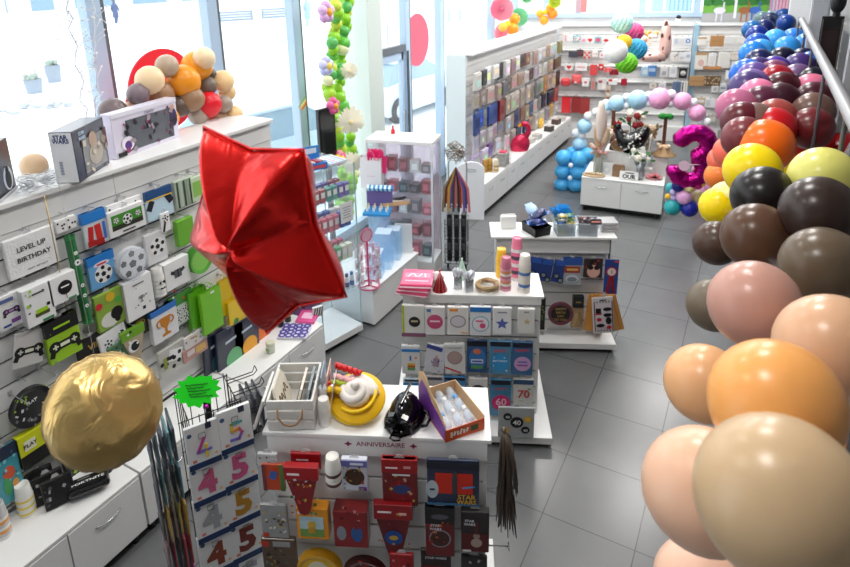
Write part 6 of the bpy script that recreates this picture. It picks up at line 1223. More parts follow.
def bname(c):
 import colorsys
 h,s_,v=colorsys.rgb_to_hsv(*c);h*=360
 if s_<.12:return 'white' if v>.85 else 'grey' if v>.3 else 'black'
 if v<.16:return 'near black'
 if h<14 or h>345:return('maroon' if v<.5 else 'red' if s_>.7 else 'coral' if s_>.5 else 'dusty rose')
 if h<40:return 'dark brown' if v<.3 else 'taupe' if s_<.5 and v<.6 else 'brown' if v<.6 else 'orange' if s_>.7 else 'peach'
 if h<70:return('yellow' if s_>.7 else 'pale yellow')if v>.6 else 'olive'
 if h<160:return 'lime green' if h<95 else 'green'
 if h<195:return 'teal'
 if h<250:return 'navy' if v<.35 else 'light blue' if s_<.5 else 'blue'
 if h<290:return 'purple' if v<.6 else 'lilac'
 return 'plum' if v<.45 else 'magenta' if s_>.6 else 'pink'
RX,RZ=.33,3.0
KX,KZ=.13,2.72
gl=[(780,498,80,(.80,.68,.53)),(704,489,59,(.92,.74,.62)),(775,403,62,(.97,.68,.38)),(704,383,38,(.92,.70,.50)),(832,348,53,(.86,.68,.54)),(754,304,43,(.78,.59,.53)),(714,305,26,(.44,.39,.32)),(822,266,39,(.40,.34,.27)),(756,236,33,(.36,.25,.18)),(716,243,22,(.30,.22,.18)),(763,196,30,(.11,.085,.08)),(818,211,35,(.22,.165,.145)),(846,240,22,(.52,.34,.20)),(752,170,27,(.98,.85,.06)),(719,206,19,(.98,.85,.05)),(728,200,19,(.93,.90,.55)),(822,178,31,(.87,.85,.46)),(792,160,18,(.97,.83,.06)),(765,146,27,(.97,.43,.06),.165),(808,141,22,(.80,.08,.08),.15),(842,152,20,(.58,.06,.09)),(731,152,17,(.93,.43,.34)),(719,176,14,(.96,.52,.22)),(722,160,14,(.94,.45,.35)),(848,300,26,(.80,.62,.55)),(846,470,40,(.90,.60,.22)),(700,585,44,(.93,.76,.66)),(842,395,40,(.93,.66,.38)),]
far=[(773,109,(.75,.07,.11)),(811,109,(.42,.12,.14)),(736,118,(.46,.19,.21)),(775,100,(.62,.27,.24)),(747,104,(.46,.35,.32)),(813,94,(.43,.32,.28)),(780,84,(.23,.07,.13)),(814,83,(.27,.08,.14)),(755,87,(.34,.13,.23)),(735,103,(.35,.07,.12)),(782,73,(.27,.05,.10)),(752,80,(.90,.48,.63)),(811,75,(.84,.44,.57)),(730,90,(.72,.40,.54)),(776,66,(.62,.05,.13)),(774,61,(.48,.22,.36)),(746,70,(.46,.35,.62)),(750,63,(.38,.30,.58)),(797,65,(.42,.31,.48)),(774,57,(.29,.17,.60)),(799,54,(.26,.17,.44)),(754,58,(.25,.17,.42)),(814,68,(.06,.07,.14)),(782,48,(.04,.04,.17)),(803,49,(.05,.07,.26)),(757,50,(.06,.09,.30)),(743,60,(.06,.40,.80)),(787,37,(.22,.60,.90)),(806,34,(.16,.50,.86)),(812,52,(.12,.42,.78)),(760,40,(.24,.62,.90)),(752,42,(.14,.50,.84)),(775,30,(.26,.64,.92)),(793,29,(.16,.48,.82)),(757,34,(.10,.35,.72)),(757,26,(.06,.17,.50)),(764,20,(.06,.12,.36)),(752,21,(.06,.36,.60)),(786,15,(.05,.22,.52)),(770,13,(.05,.13,.27)),(783,9,(.03,.22,.46)),(798,12,(.46,.43,.40)),(762,12,(.32,.42,.44)),(742,72,(.30,.24,.46)),(803,27,(.03,.08,.20))]
used={}
def glabel(c):
 n=bname(c);used[n]=used.get(n,0)+1;k=used[n]
 return '%s balloon, %s from the near end of the rail garland'%(n,'nearest' if k==1 and False else ORD[k-1]+' '+n+' one')if k<=18 else n+' balloon at the far tip of the rail garland'
allg=[]
for px,py,r,c,*q in gl:
 rr=q[0]if q else .135;d=F*rr/r;allg.append((dep(px,py,d),rr,c,px,py))
for px,top,c in far:
 r=.130*(top+40)*(1.22 if top<70 else max(.93,1.22-.0035*(top-70)));py=top+r*.92;px+=.85*max(0,r-12)if px<762 else 0;d=F*.135/r;allg.append((dep(px,py,d),.135,c,px,top+5))
allg.sort(key=lambda a:depth(a[0]))
for i,(p,r,c,px,py)in enumerate(allg):
 ax=Vector((-.12 if p.x<.1 else .05,-.5,1.));
 if ax.length<.02:ax=Vector((-1,0,0))
 balloon(p,r,c,glabel(c),None,ax,rough=.30,seg=32,rings=18)
mb=MB();
t=thing('hand_rail','pale metal hand rail of the landing behind the long balloon garland','railing',(RX+.03,0,2.0))
mb.cyl((0,-.6,.96),(0,8.0,.96),.030,mat((.55,.55,.56),.4),16);mb.build('rail_tube',t)
for y in(.55,1.9,3.2,4.5,5.8,7.1,8.5):
 mb=MB();mb.cyl((0,y,0),(0,y,.95),.010,mat((.35,.35,.36),.4),8);mb.build('baluster',t)
cl=[(150,80,13,(.93,.82,.66)),(184,81,15,(.93,.60,.16)),(197,66,14,(.93,.62,.14)),(204,58,10,(.94,.85,.70)),(167,66,10.5,(.72,.64,.56)),(160,94,13,(.66,.52,.40)),(192,99,11.5,(.60,.47,.36)),(207,86,9,(.44,.39,.35)),(210,74,6,(.42,.38,.35)),(209,104,11.5,(.85,.12,.18)),(223,81,10,(.93,.80,.60)),(227,92,8,(.93,.80,.60)),(224,104,8,(.60,.55,.50)),(198,115,9,(.66,.61,.57)),(217,119,12,(.70,.57,.45)),(234,114,8,(.90,.76,.56)),(180,106,10,(.38,.33,.30)),(137,102,10,(.84,.20,.25)),(138,94,10,(.50,.44,.46)),(113,112,13,(.46,.40,.40)),(112,140,13,(.94,.62,.14)),(34,166,12,(.84,.72,.58)),(131,110,8,(.90,.72,.62)),(150,118,10,(.55,.44,.36)),(168,118,10,(.90,.60,.2))]
used2={}
for i,(px,py,r,c)in enumerate(cl):
 p=onx(px,py,-3.98-.05*(i%3));rr=r*1.1*mpp(p)
 k=bname(c);used2[k]=used2.get(k,0)+1
 balloon(p,rr,c,'%s %s balloon in the window cluster above the slatwall%s'%(['large','round','small','plump','lower','hidden','hindmost'][min(6,used2[k]-1)],k,', alone beside the tinsel ball' if px==34 else ''),'window cluster balloons',None if px==34 else(Vector((0,0,1))if i%2 else Vector((0,1,.3))))
c1_=onx(164,90,-4.42)
t=thing('backdrop_disc','large round red disc standing behind the window balloon cluster','disc',c1_);rr=41*mpp(c1_)
mb=MB();X=Matrix.Rotation(R(90),4,'Y');mb.lathe([(.0005,-.01),(rr,-.01),(rr,.01),(.0005,.01)],mat((.90,.12,.20),.5),48,X,False,False);mb.build('disc_board',t)
mb=MB();mb.box((-.03,0,(-c1_.z+.0)/2),(.04,.06,c1_.z),WHITE);mb.box((-.03,0,-c1_.z+.02),(.3,.5,.04),WHITE);mb.build('stand',t)
sc_,sw=Vector((-1.0523,1.0668,2.9574)),None
SM=Matrix(((.81965,-.56344,-.10346),(-.09013,.05152,-.99460),(.56573,.82455,-.00856)))
def foil_star(Ro,Ri,th):
 bm=bmesh.new();N=24;rings=10
 tips=5;per=N*tips//5
 n=10*8
 def rad(a):
  k=a/(2*PI/10);i=int(k)%10;f=k-int(k)
  r0,r1=(Ro,Ri)if i%2==0 else(Ri,Ro)
  a0,a1=0,2*PI/10
  x0,y0,x1,y1=r0,0,r1*math.cos(a1),r1*math.sin(a1)
  t_=f*a1;dx,dy=x1-x0,y1-y0
  den=math.cos(t_)*dy-math.sin(t_)*dx
  return(x0*dy-y0*dx)/den
 top,bot=[],[]
 def hgt(s,a):
  k=a/(2*PI/10);f=abs((k%2)-1)
  ridge=(1-s)**.62
  crease=.018*math.sin(a*5*4)*s*(1-s)*(1-.5*f)
  return th*(ridge*(.80+.20*f*(1-s))+.12*f*math.sin(PI*s))+crease*.35
 grid={};lo=SM.transposed()@RT*.045;OX,OY=lo.x,lo.y
 for side in(1,-1):
  for j in range(rings+1):
   s=j/rings
   for i in range(n):
    a=2*PI*i/n;r=rad(a)*s
    if j==rings and side==-1:grid[side,j,i]=grid[1,j,i];continue
    if j==0:
     if i==0:grid[side,j,0]=bm.verts.new((OX,OY,side*th*.8))
     grid[side,j,i]=grid[side,j,0];continue
    grid[side,j,i]=bm.verts.new((r*math.sin(a)+OX*(1-s),r*math.cos(a)+OY*(1-s),side*hgt(s,a)if j<rings else 0))
  for j in range(rings):
   for i in range(n):
    k=(i+1)%n;q=[grid[side,j,i],grid[side,j,k],grid[side,j+1,k],grid[side,j+1,i]]
    u=[];[u.append(v)for v in q if v not in u]
    try:f_=bm.faces.new(u if side==-1 else list(reversed(u)));f_.smooth=True
    except ValueError:pass
 cl=bm.edges.layers.float.new('crease_edge')
 for i in range(n):bm.edges.get((grid[1,rings,i],grid[1,rings,(i+1)%n]))[cl]=1.
 return bm
def foilmat(name,c,scale,strength,rough,metal=.85):
 def fn(nt,b):
  b.inputs['Base Color'].default_value=srgb(c)+(1,);b.inputs['Metallic'].default_value=metal;b.inputs['Roughness'].default_value=rough
  t_=nt.nodes.new('ShaderNodeTexCoord');n=nt.nodes.new('ShaderNodeTexNoise');n.inputs['Scale'].default_value=scale;n.inputs['Detail'].default_value=2.5;n.inputs['Distortion'].default_value=1.2
  bp=nt.nodes.new('ShaderNodeBump');bp.inputs['Strength'].default_value=strength;bp.inputs['Distance'].default_value=.02
  nt.links.new(t_.outputs['Object'],n.inputs['Vector']);nt.links.new(n.outputs['Fac'],bp.inputs['Height']);nt.links.new(bp.outputs[0],b.inputs['Normal'])
 return nodemat(name,fn)
REDF=foilmat('red_foil',(.86,.10,.07),7.,.4,.22,.72);GOLDF=foilmat('gold_foil',(.80,.67,.42),8.,.6,.30,.8)
t=thing('foil_balloon','large shiny red star foil balloon hovering in the left foreground','balloon',sc_)
bm=foil_star(.306,.212,.145);bmesh.ops.recalc_face_normals(bm,faces=bm.faces[:])
me=bpy.data.meshes.new('star_body');bm.to_mesh(me);bm.free();me.materials.append(REDF);o=bpy.data.objects.new('star_body',me);COL.objects.link(o);o.parent=t
o.rotation_euler=SM.to_euler()
md=o.modifiers.new('s','SUBSURF');md.levels=1;md.render_levels=1
mb=MB();n_=80
pts=[]
for i in range(10):
 a=2*PI*i/10;r=.304 if i%2==0 else .216;pts.append(SM@Vector((r*math.sin(a),r*math.cos(a),0)))
mb.tube(pts,.0035,REDF,6,True);mb.build('seam_edge',t)
tip=SM@Vector((0,.30,0))
mb=MB();mb.tube([SM@Vector((.300*math.sin(2*PI/5*1),.300*math.cos(2*PI/5*1),0)),Vector((-.25,.5,ZC-sc_.z-.01))],.0006,film((.95,.95,.95),.4),4);mb.build('nylon_thread',t)
p=dep(105,410,2.40);rr=55*2.40/F
t=thing('foil_balloon','round gold foil balloon hovering before the left slatwall','balloon',p)
vd=(CAM-p).normalized();Rm=(Matrix.Rotation(R(12),3,'Z')@vd).to_track_quat('Z','Y').to_matrix()
mb=MB();pr=[]
N_=64;vs,fs=[],[];rings=14
for j in range(2*rings+1):
 a=-PI/2+PI*j/(2*rings)
 for i in range(N_):
  th_=2*PI*i/N_;cr=math.cos(a);r=rr*cr**.8 if cr>1e-6 else 0
  wr=1+.011*math.sin(th_*19+2.3*math.sin(th_*3))*(1-abs(math.sin(a)))**2
  zz=.62*rr*math.sin(a)*(1+.05*math.sin(th_*5+2*math.sin(2*th_))*cr*cr)
  vs.append(Rm@Vector((r*wr*math.cos(th_),r*wr*math.sin(th_),zz)))
for j in range(2*rings):
 for i in range(N_):k=(i+1)%N_;fs.append((j*N_+i,j*N_+k,(j+1)*N_+k,(j+1)*N_+i))
mb._add(vs,fs,GOLDF,None,True);mb.build('balloon_body',t)
mb=MB();mb.tube([Rm@Vector((rr*1.0*(1+.011*math.sin(19*a+2.3*math.sin(3*a)))*math.cos(a),rr*(1+.011*math.sin(19*a+2.3*math.sin(3*a)))*math.sin(a),0))for a in[2*PI*k/96 for k in range(96)]],.003,GOLDF,5,True);mb.build('seam_edge',t)
mb=MB();mb.tube([Vector((0,0,rr*.98)),Vector((.02,-.06,ZC-p.z-.01))],.0006,film((.95,.95,.95),.4),4);mb.build('nylon_thread',t)
gc=[(.55,.80,.18),(.40,.74,.30),(.78,.86,.30),(.62,.82,.22),(.90,.92,.72),(.36,.70,.36)]
rnd=random.Random(12);k=0
path=[(342,-6),(340,30),(336,60),(333,90),(341,120),(346,145),(347,170),(346,195),(342,215)]
def pathx(y):
 for(x0,y0),(x1,y1)in zip(path[:-1],path[1:]):
  if y0<=y<=y1:return x0+(x1-x0)*(y-y0)/(y1-y0)
 return path[-1][0]
y=-6
gcn=['apple green','leaf green','yellow green','lime green','cream','deep green']
while y<216:
 for dx in((-9,-1,8)if k%2 else(-5,5)):
  px,py=pathx(y)+dx+rnd.uniform(-1.5,1.5),y+rnd.uniform(-1.5,1.5)
  ci=rnd.choice((0,1,2,3,3,0,4,5));k+=1
  p=onx(px,py,-4.40+rnd.uniform(-.06,.05));rr=rnd.uniform(5.,7.)*mpp(p)
  lv='top' if y<40 else 'upper' if y<90 else 'middle' if y<140 else 'lower'
  balloon(p,rr,gc[ci],'%s balloon in the %s part of the green garland on the column'%(gcn[ci],lv),'%s balloons, %s green garland'%(gcn[ci],lv),Vector((rnd.uniform(-1,1),rnd.uniform(-1,1),rnd.uniform(-1,1))),seg=16,rings=10)
 y+=6.2
def posy(px,py,x,cols,cc,r,label,n=5,nm='balloon'):
 c=onx(px,py,x);m_=mpp(c)
 for i in range(n):
  a=2*PI*i/n+.3
  balloon(c+Vector((.0,r*1.15*math.cos(a),r*1.15*math.sin(a))),r,cols[i%len(cols)],'small %s petal balloon of the %s, %s'%(bname(cols[i%len(cols)]),label,['first','second','third','fourth','fifth'][i]),label,seg=14,rings=9)
 balloon(c+Vector((r*.5,0,0)),r*.9,cc,'small %s middle balloon of the %s'%(bname(cc),label),None,seg=14,rings=9)
posy(333,106,-4.25,[(.86,.40,.62),(.84,.34,.56)],(.93,.62,.2),.05,'pink balloon flower on the column garland')
posy(326,66,-4.28,[(.78,.78,.92),(.74,.76,.92)],(.92,.82,.35),.055,'lilac balloon flower on the column garland')
posy(326,12,-4.28,[(.88,.72,.88),(.84,.66,.84)],(.93,.65,.25),.06,'mauve balloon flower high on the column garland')
posy(340,158,-4.2,[(.90,.30,.55),(.93,.55,.66),(.93,.75,.2)],(.95,.8,.3),.045,'mixed balloon flower low on the column garland')
def daisy(px,py,x,rpx,label):
 c=onx(px,py,x);r=rpx*mpp(c);t=thing('paper_flower',label,'paper flower',c,math.atan2(-c.y,-c.x))
 mb=MB();m=mat((.95,.93,.84),.6);rnd=random.Random(int(px))
 for k in range(22):
  a=2*PI*k/22+rnd.uniform(-.1,.1);L_=r*rnd.uniform(.85,1.05);lift=rnd.uniform(.1,.5)
  X=Matrix.Rotation(R(90),4,'Z')@Matrix.Rotation(a,4,'Y')@Matrix.Rotation(-lift,4,'X')
  mb.prism([(-.006,.0),(.006,0),(r*.12,L_*.7),(r*.05,L_),(-r*.05,L_),(-r*.12,L_*.7)],-.0015,.0015,m,X)
 mb.build('petals',t);mb=MB();mb.sph((.01,0,0),(r*.1,r*.15,r*.15),mat((.93,.86,.62),.6),12,8);mb.build('flower_centre',t)
daisy(349,71,-4.2,10,'white paper daisy high on the green column garland');daisy(351,122,-4.1,16,'large white paper daisy in the middle of the column garland');daisy(353,163,-4.15,12,'white paper daisy low on the column garland')
for lab,ctr,pts in(('orange balloon flower above the back left unit, nearer one',None,[(512.5,29,6.2,(.95,.58,.14)),(514.5,19,5.6,(.95,.60,.16)),(503,27,4.5,(.95,.70,.25)),(507.5,23.5,2.8,(.96,.85,.15))]),('orange balloon flower above the back left unit, farther one',None,[(552.5,13.5,5.2,(.95,.58,.16)),(550.5,8,4.6,(.95,.62,.18)),(544,20,4.6,(.95,.60,.16)),(540,13.5,4.0,(.95,.70,.25)),(545.5,12,2.4,(.96,.88,.15))])):
 for i,(px,py,r,c)in enumerate(pts):
  p=onx(px,py,-4.35)if px<530 else FW_.hit(px,py,.25+.04*(i%3));balloon(p,r*mpp(p),c,'%s %s balloon of the %s'%(['large','upper','left','small','centre'][i],'yellow' if c[1]>.8 else 'orange',lab),lab,seg=18,rings=10)
def fan(px,py,x,rpx,c1,c2,label,n=40):
 c=onx(px,py,x);r=rpx*mpp(c);t=thing('paper_fan',label,'paper fan',c,math.atan2(-c.y,-c.x));mb=MB();vs,fs=[],[];ms=(mat(c1,.6),mat(c2,.6))
 for i in range(n):
  a0,a1,a2=2*PI*i/n,2*PI*(i+.5)/n,2*PI*(i+1)/n;f=lambda a,rr,d:(d,rr*math.cos(a),rr*math.sin(a))
  for(b0,b1,d0,d1,m)in((a0,a1,.0,.03,ms[0]),(a1,a2,.03,.0,ms[1])):mb._add([f(b0,r*.12,d0*.4),f(b1,r*.12,d1*.4),f(b1,r,d1),f(b0,r,d0),f(b0,r*.12,d0*.4-.006),f(b1,r*.12,d1*.4-.006),f(b1,r,d1-.006),f(b0,r,d0-.006)],[(0,1,2,3),(7,6,5,4),(0,3,7,4),(1,5,6,2),(3,2,6,7)],m)
 mb.build('pleated_paper',t);mb=MB();mb.sph((.01,0,0),(.02,r*.16,r*.16),mat(c1,.5),14,8);mb.build('fan_centre',t)
 mb=MB();mb.tube([(-.01,0,r*.5),(-.01,0,ZC-c.z-.01)],.001,film((.95,.95,.95),.5),4);mb.build('nylon_thread',t)
fan(502,9,-4.40,11.5,(.90,.35,.50),(.95,.75,.80),'round pink and white pleated paper fan in the far window');fan(519,17,-4.5,9,(.45,.80,.58),(.62,.88,.70),'round mint green pleated paper fan in the far window');fan(555,2,-3.7,6,(.80,.88,.25),(.88,.92,.4),'lime green paper fan at the top edge of the photo');fan(527,-3,-4.1,6,(.55,.85,.6),(.7,.9,.75),'small mint fan at the top edge of the photo')
p=onx(501,33,-4.45);t=tag(balloon(p,6.5*mpp(p),(.92,.42,.48),'coral red elongated balloon hanging under the pink paper fan'),'coral red elongated balloon hanging under the pink paper fan','balloon');t.scale.z*=1.5
hb=[(622,23,10.5,(.72,.90,.87),'pale mint honeycomb paper ball, topmost of the hanging cluster'),(633.5,32,9.5,(.90,.28,.52),'pink honeycomb paper ball of the hanging cluster'),(624,42,7.5,(.96,.78,.12),'yellow honeycomb paper ball, smallest of the hanging cluster'),(615.5,51.5,12,(.94,.94,.93),'white round paper ball of the hanging cluster'),(636,49,10.5,(.18,.62,.82),'blue honeycomb paper ball of the hanging cluster'),(626.5,63,10.5,(.42,.78,.10),'green honeycomb paper ball, lowest of the hanging cluster')]
for i,(px,py,r,c,lb)in enumerate(hb):
 p=ony(px,py,(8.85,9.25,8.6,8.0,8.85,8.45)[i]);rr=r*mpp(p);t=thing('honeycomb_ball',lb,'paper ball',p)
 mb=MB();n=28;k=14;vs,fs=[],[]
 plain=i==3
 for a in range(n):
  for j in range(k+1):
   t_=PI*j/k;rad_=rr*(1+(0 if plain else(.05 if(a+(j//2))%2 else-.03)))
   vs.append((rad_*math.sin(t_)*math.cos(2*PI*a/n),rad_*math.sin(t_)*math.sin(2*PI*a/n),-rr*math.cos(t_)))
 for a in range(n):
  for j in range(k):b_=(a+1)%n;fs.append((a*(k+1)+j,b_*(k+1)+j,b_*(k+1)+j+1,a*(k+1)+j+1))
 mb._add(vs,fs,mat(c,.6),Matrix.Rotation(R(25*i),4,'Z')@Matrix.Rotation(R(10),4,'X'),plain);mb.build('paper_body',t)
 mb=MB();mb.tube([(0,0,rr*.98),(0,0,ZC-p.z-.01)],.0012,film((.95,.95,.95),.5),4);mb.build('nylon_thread',t)
arch=[(579.6,143.7,7,0),(584.5,126,7.3,0),(616.7,103.5,8.5,0),(607,107,5,0),(638,99.8,10,0),(660,98.5,11,1),(682.6,101,9,1),(697,113,8.5,1),(706,132,7,1),(708,152,7,1),(711,168,9,1),(699,170,7,1),(712,186,9,1),(702,190,8,1),(710,202,8,1),(700,203,7,1),(575,150,5,0),(588,116,4.2,2),(576,133,4.2,2),(582.3,135.5,3.6,2),(606,103,4,2),(608,111,4,2),(627,97,4,2),(627,105.5,4,2),(649,95,4,2),(649,103.5,3.8,2),(671.5,94,4.6,2),(670,103.5,4,2),(694,102,4,2),(688,109,3.2,2),(700.6,122,3.6,2),(707,122,4.2,2),(710.5,142,4.2,2),(572,152,4.6,2),(596,112,4,2)]
acol=[(.66,.83,.92),(.93,.66,.82),(.93,.94,.96)];used3={}
for i,(px,py,r,k)in enumerate(arch):
 p=ony(px,py,10.10);used3[k]=used3.get(k,0)+1
 where='on the left leg' if px<600 and py>108 else 'on the right leg' if px>690 else 'on the top'
 if py>160:where='in the pink foot column'
 lb='%s balloon %s of the pastel balloon arch'%(['pale blue','pale pink','small white'][k],where)
 balloon(p,r*mpp(p),acol[k],lb,'%s balloons %s of the arch'%(['pale blue','pale pink','small white'][k],where),Vector((0,1,.2)),seg=18,rings=11)
for i,(px,py,r,dy)in enumerate([(563.6,157.8,8.2,0),(579,159,8.2,0),(562.8,171.4,8.2,0),(577.7,172,8.2,0),(562.3,184.5,8.2,0),(576,184.8,8.2,0),(587,155,7.5,.3),(587,167,7.5,.3),(586,178,7.5,.3),(572,152.5,6,.3)]):
 p=ony(px,py,9.75+dy);balloon(p,r*mpp(p),(.30,.68,.90),'sky blue balloon, %s of the blue balloon column left of the white cabinet'%['top left','top right','middle left','middle right','bottom left','bottom right','rear top','rear middle','rear bottom','rear peak'][i],'blue column balloons',Vector((0,1,0)),seg=20,rings=12)
for i,(px,py)in enumerate(((570.7,165.3),(570,178))):
 p=ony(px,py,9.55);balloon(p,2.4*mpp(p),(.86,.92,.96),'tiny white balloon between the blue column balloons, %s'%['upper','lower'][i],None,seg=14,rings=9)
t=thing('arch_frame','thin white hoop carrying the pastel balloon arch','frame',ony(572,190,10.1)*1.0)
b0=t.location.copy();b0.z=0;t.location=b0
mb=MB();mb.tube([ony(px,py,10.1)-b0 for px,py in((571,186),(574,150),(583,128),(600,110),(627,101),(660,99),(685,103),(700,120),(708,150),(710,185),(708,206))],.012,WHITE,8);mb.build('hoop',t)
mb=MB();e=ony(708,206,10.1)-b0;e.z=0
mb.box((0,0,.01),(.25,.25,.02),WHITE);mb.box((e.x,0,.01),(.25,.25,.02),WHITE);mb.build('foot_plate',t)
p=ony(692,156,8.75);m_=mpp(p)
t=thing('foil_balloon','large magenta number three foil balloon on a cluster of small balloons','balloon',p)
MG=foilmat('magenta_foil',(.72,.05,.50),9.,.5,.22)
P3=[(-13,10),(-10,18),(-2,23.5),(8,22.5),(13.5,15),(12,6),(5,0),(-1,-2)]
P3b=[(0,-2),(8,-4),(12,-11),(10,-20),(2,-26),(-8,-24.5),(-14,-17),(-15,-11)]
A30=Matrix.Rotation(R(10),3,'Z')
mb=MB()
for P_ in(P3,P3b):
 q=[]
 for i in range(len(P_)-1):
  for s_ in range(4):
   t_=s_/4;g=lambda j:P_[max(0,min(len(P_)-1,j))]
   p0,p1,p2,p3=g(i-1),g(i),g(i+1),g(i+2)
   q.append(tuple(.5*(2*p1[k]+(p2[k]-p0[k])*t_+(2*p0[k]-5*p1[k]+4*p2[k]-p3[k])*t_**2+(3*p1[k]-p0[k]-3*p2[k]+p3[k])*t_**3)for k in(0,1)))
 q.append(P_[-1]);n=len(q)
 mb.tube([A30@Vector((x*m_,0,z*m_))for x,z in q],[m_*8.8*(.45+.55*min(1,min(i+.6,n-.4-i)/3.))*(1+.06*math.sin(i*2.4))for i in range(n)],MG,16)
mb.build('balloon_body',t)
mb=MB();X=Matrix.Translation(A30@Vector((-7*m_,-9*m_,-8*m_)))@Matrix.Rotation(R(10),4,'Z')@FRONT;mb.lathe([(.0005,0),(5.2*m_,0),(5.2*m_,.004),(.0005,.004)],paper((.93,.78,.86)),28,X,False,False);mb.build('round_tag',t)
mb=MB();mb.tube([A30@Vector((-6*m_,-8.6*m_,-7*m_)),A30@Vector((6*m_,-8.2*m_,-6*m_)),A30@Vector((12*m_,-6*m_,-6*m_))],.006,paper((.93,.8,.86)),6);mb.build('ribbon',t)
for i,(px,py,r,c,lb)in enumerate([(678,186,6,(.12,.12,.46),'navy balloon, upper left'),(690,187,5.6,(.88,.82,.58),'cream balloon, upper middle'),(698,185,4.4,(.70,.08,.38),'magenta balloon, upper right'),(702.5,184,2.6,(.93,.75,.2),'tiny yellow balloon, right'),(684,197,7.6,(.90,.68,.86),'large pink balloon, middle'),(698,197,6.6,(.88,.82,.62),'cream balloon, right'),(672.7,207,8.2,(.18,.66,.68),'teal balloon, lower left'),(689.5,208.5,8.3,(.12,.14,.58),'royal blue balloon, lower right'),(670.5,188,5.2,(.25,.68,.72),'teal balloon, upper left edge'),(673,192.4,3.2,(.72,.68,.88),'tiny lilac balloon, upper'),(673.5,198,3.2,(.72,.68,.88),'tiny lilac balloon, lower'),(668,196.5,2.8,(.93,.75,.2),'tiny yellow balloon, left'),(700,205,6.5,(.90,.70,.84),'pink balloon, lower right edge')]):
 p=ony(px,py,8.72 if i not in(8,12,5)else 8.85);balloon(p,r*mpp(p),c,lb+' of the cluster under the number three','cluster under the number three',Vector((rnd.uniform(-1,1),1,.5)),seg=18,rings=11)
FX=Fac(-2.10,8.93,4.5)
drawers(Fac(-2.10-.82*math.sin(R(4.5)),8.93+.82*math.cos(R(4.5)),4.5),0,1.15,2,.54,.82,'drawer_cabinet','white two drawer cabinet under the balloon arch with flowers and rooster')
zc=.54
t=thing('display_riser','white box riser in the middle of the cabinet under the arch','riser',FX.P(.56,-.50,zc),FX.a)
mb=MB();mb.box((0,0,.17),(.56,.40,.34),LAMI,bev=.003);mb.build('riser_body',t);mb=MB();mb.box((0,0,.345),(.58,.42,.012),LAMI);mb.build('top_board',t)
t=thing('display_riser','white slanted panel at the right side of the riser under the arch','panel',FX.P(.868,-.55,zc),FX.a)
mb=MB();mb.prism([(-.008,0),(.008,0),(.04,.62),(.024,.62)],-.25,.20,LAMI);mb.build('panel_sheet',t);mb=MB();mb.box((.02,0,.006),(.04,.4,.012),LAMI);mb.build('foot_plate',t)
for i,u in enumerate((.30,1.06)):
 t=thing('wooden_post',['brown wooden post behind the pampas grass','brown wooden post with green bow beside the number three'][i],'post',FX.P(u,-.88,0),FX.a);WD=mat((.42,.22,.13),.6,0,'wood')
 mb=MB();mb.box((0,0,.70),(.05,.05,1.38),WD,bev=.004);mb.build('post_body',t);mb=MB();mb.box((0,0,.012),(.12,.12,.024),WD);mb.build('foot_plate',t)
 if i==1:
  mb=MB()
  for s_ in(-1,1):mb.sph((s_*.05,-.04,1.36),(.06,.03,.05),mat((.12,.55,.18),.5),14,8,(0,s_*.3,0))
  mb.sph((0,-.06,1.36),.028,mat((.1,.45,.15),.5),10,8);mb.build('green_bow',t)
zr=zc+.352
t=thing('rooster_figurine','black rooster figurine with white dots and red comb on the white riser','figurine',FX.P(.62,-.34,zr),FX.a);t.scale=(1.3,1.3,1.3);RB=mat((.035,.035,.04),.2)
mb=MB();body=[(-.13,.20),(-.10,.17),(-.05,.12),(.02,.12),(.09,.16),(.15,.25)]
mb.tube([(x,0,z)for x,z in((-.15,.27),(-.125,.21),(-.07,.14),(.01,.12),(.08,.16),(.14,.24),(.17,.31))],[.035,.055,.095,.115,.10,.07,.03],RB,18);mb.sph((-.15,0,.285),(.045,.04,.045),RB,14,10);mb.build('body',t)
mb=MB();mb.lathe([(.07,0),(.06,.01),(.025,.03),(.03,.06)],RB,18,Matrix.Translation((0,0,0)));mb.build('foot',t)
mb=MB();mb.prism([(-.19,.31),(-.18,.36),(-.16,.335),(-.145,.37),(-.125,.335),(-.105,.355),(-.11,.31)],-.012,.012,mat((.75,.06,.06),.4));mb.sph((-.185,0,.25),(.014,.012,.03),mat((.75,.06,.06),.4),10,6);mb.build('comb',t)
mb=MB();mb.cyl((-.19,0,.285),(-.225,0,.275),.014,mat((.85,.62,.2),.4),10,.002);mb.build('beak',t)
mb=MB();rnd=random.Random(2)
for i in range(26):
 x=rnd.uniform(-.10,.12);a=rnd.uniform(-.9,.9);cz=.12+.9*max(0,x-.02)*.8+.35*max(0,-x-.04);rr=.108-.25*max(0,abs(x-.01)-.05)
 mb.sph((x,-rr*math.cos(a),cz+rr*math.sin(a)),.011,mat((.92,.92,.9),.4),8,5)
mb.build('white_dots',t)
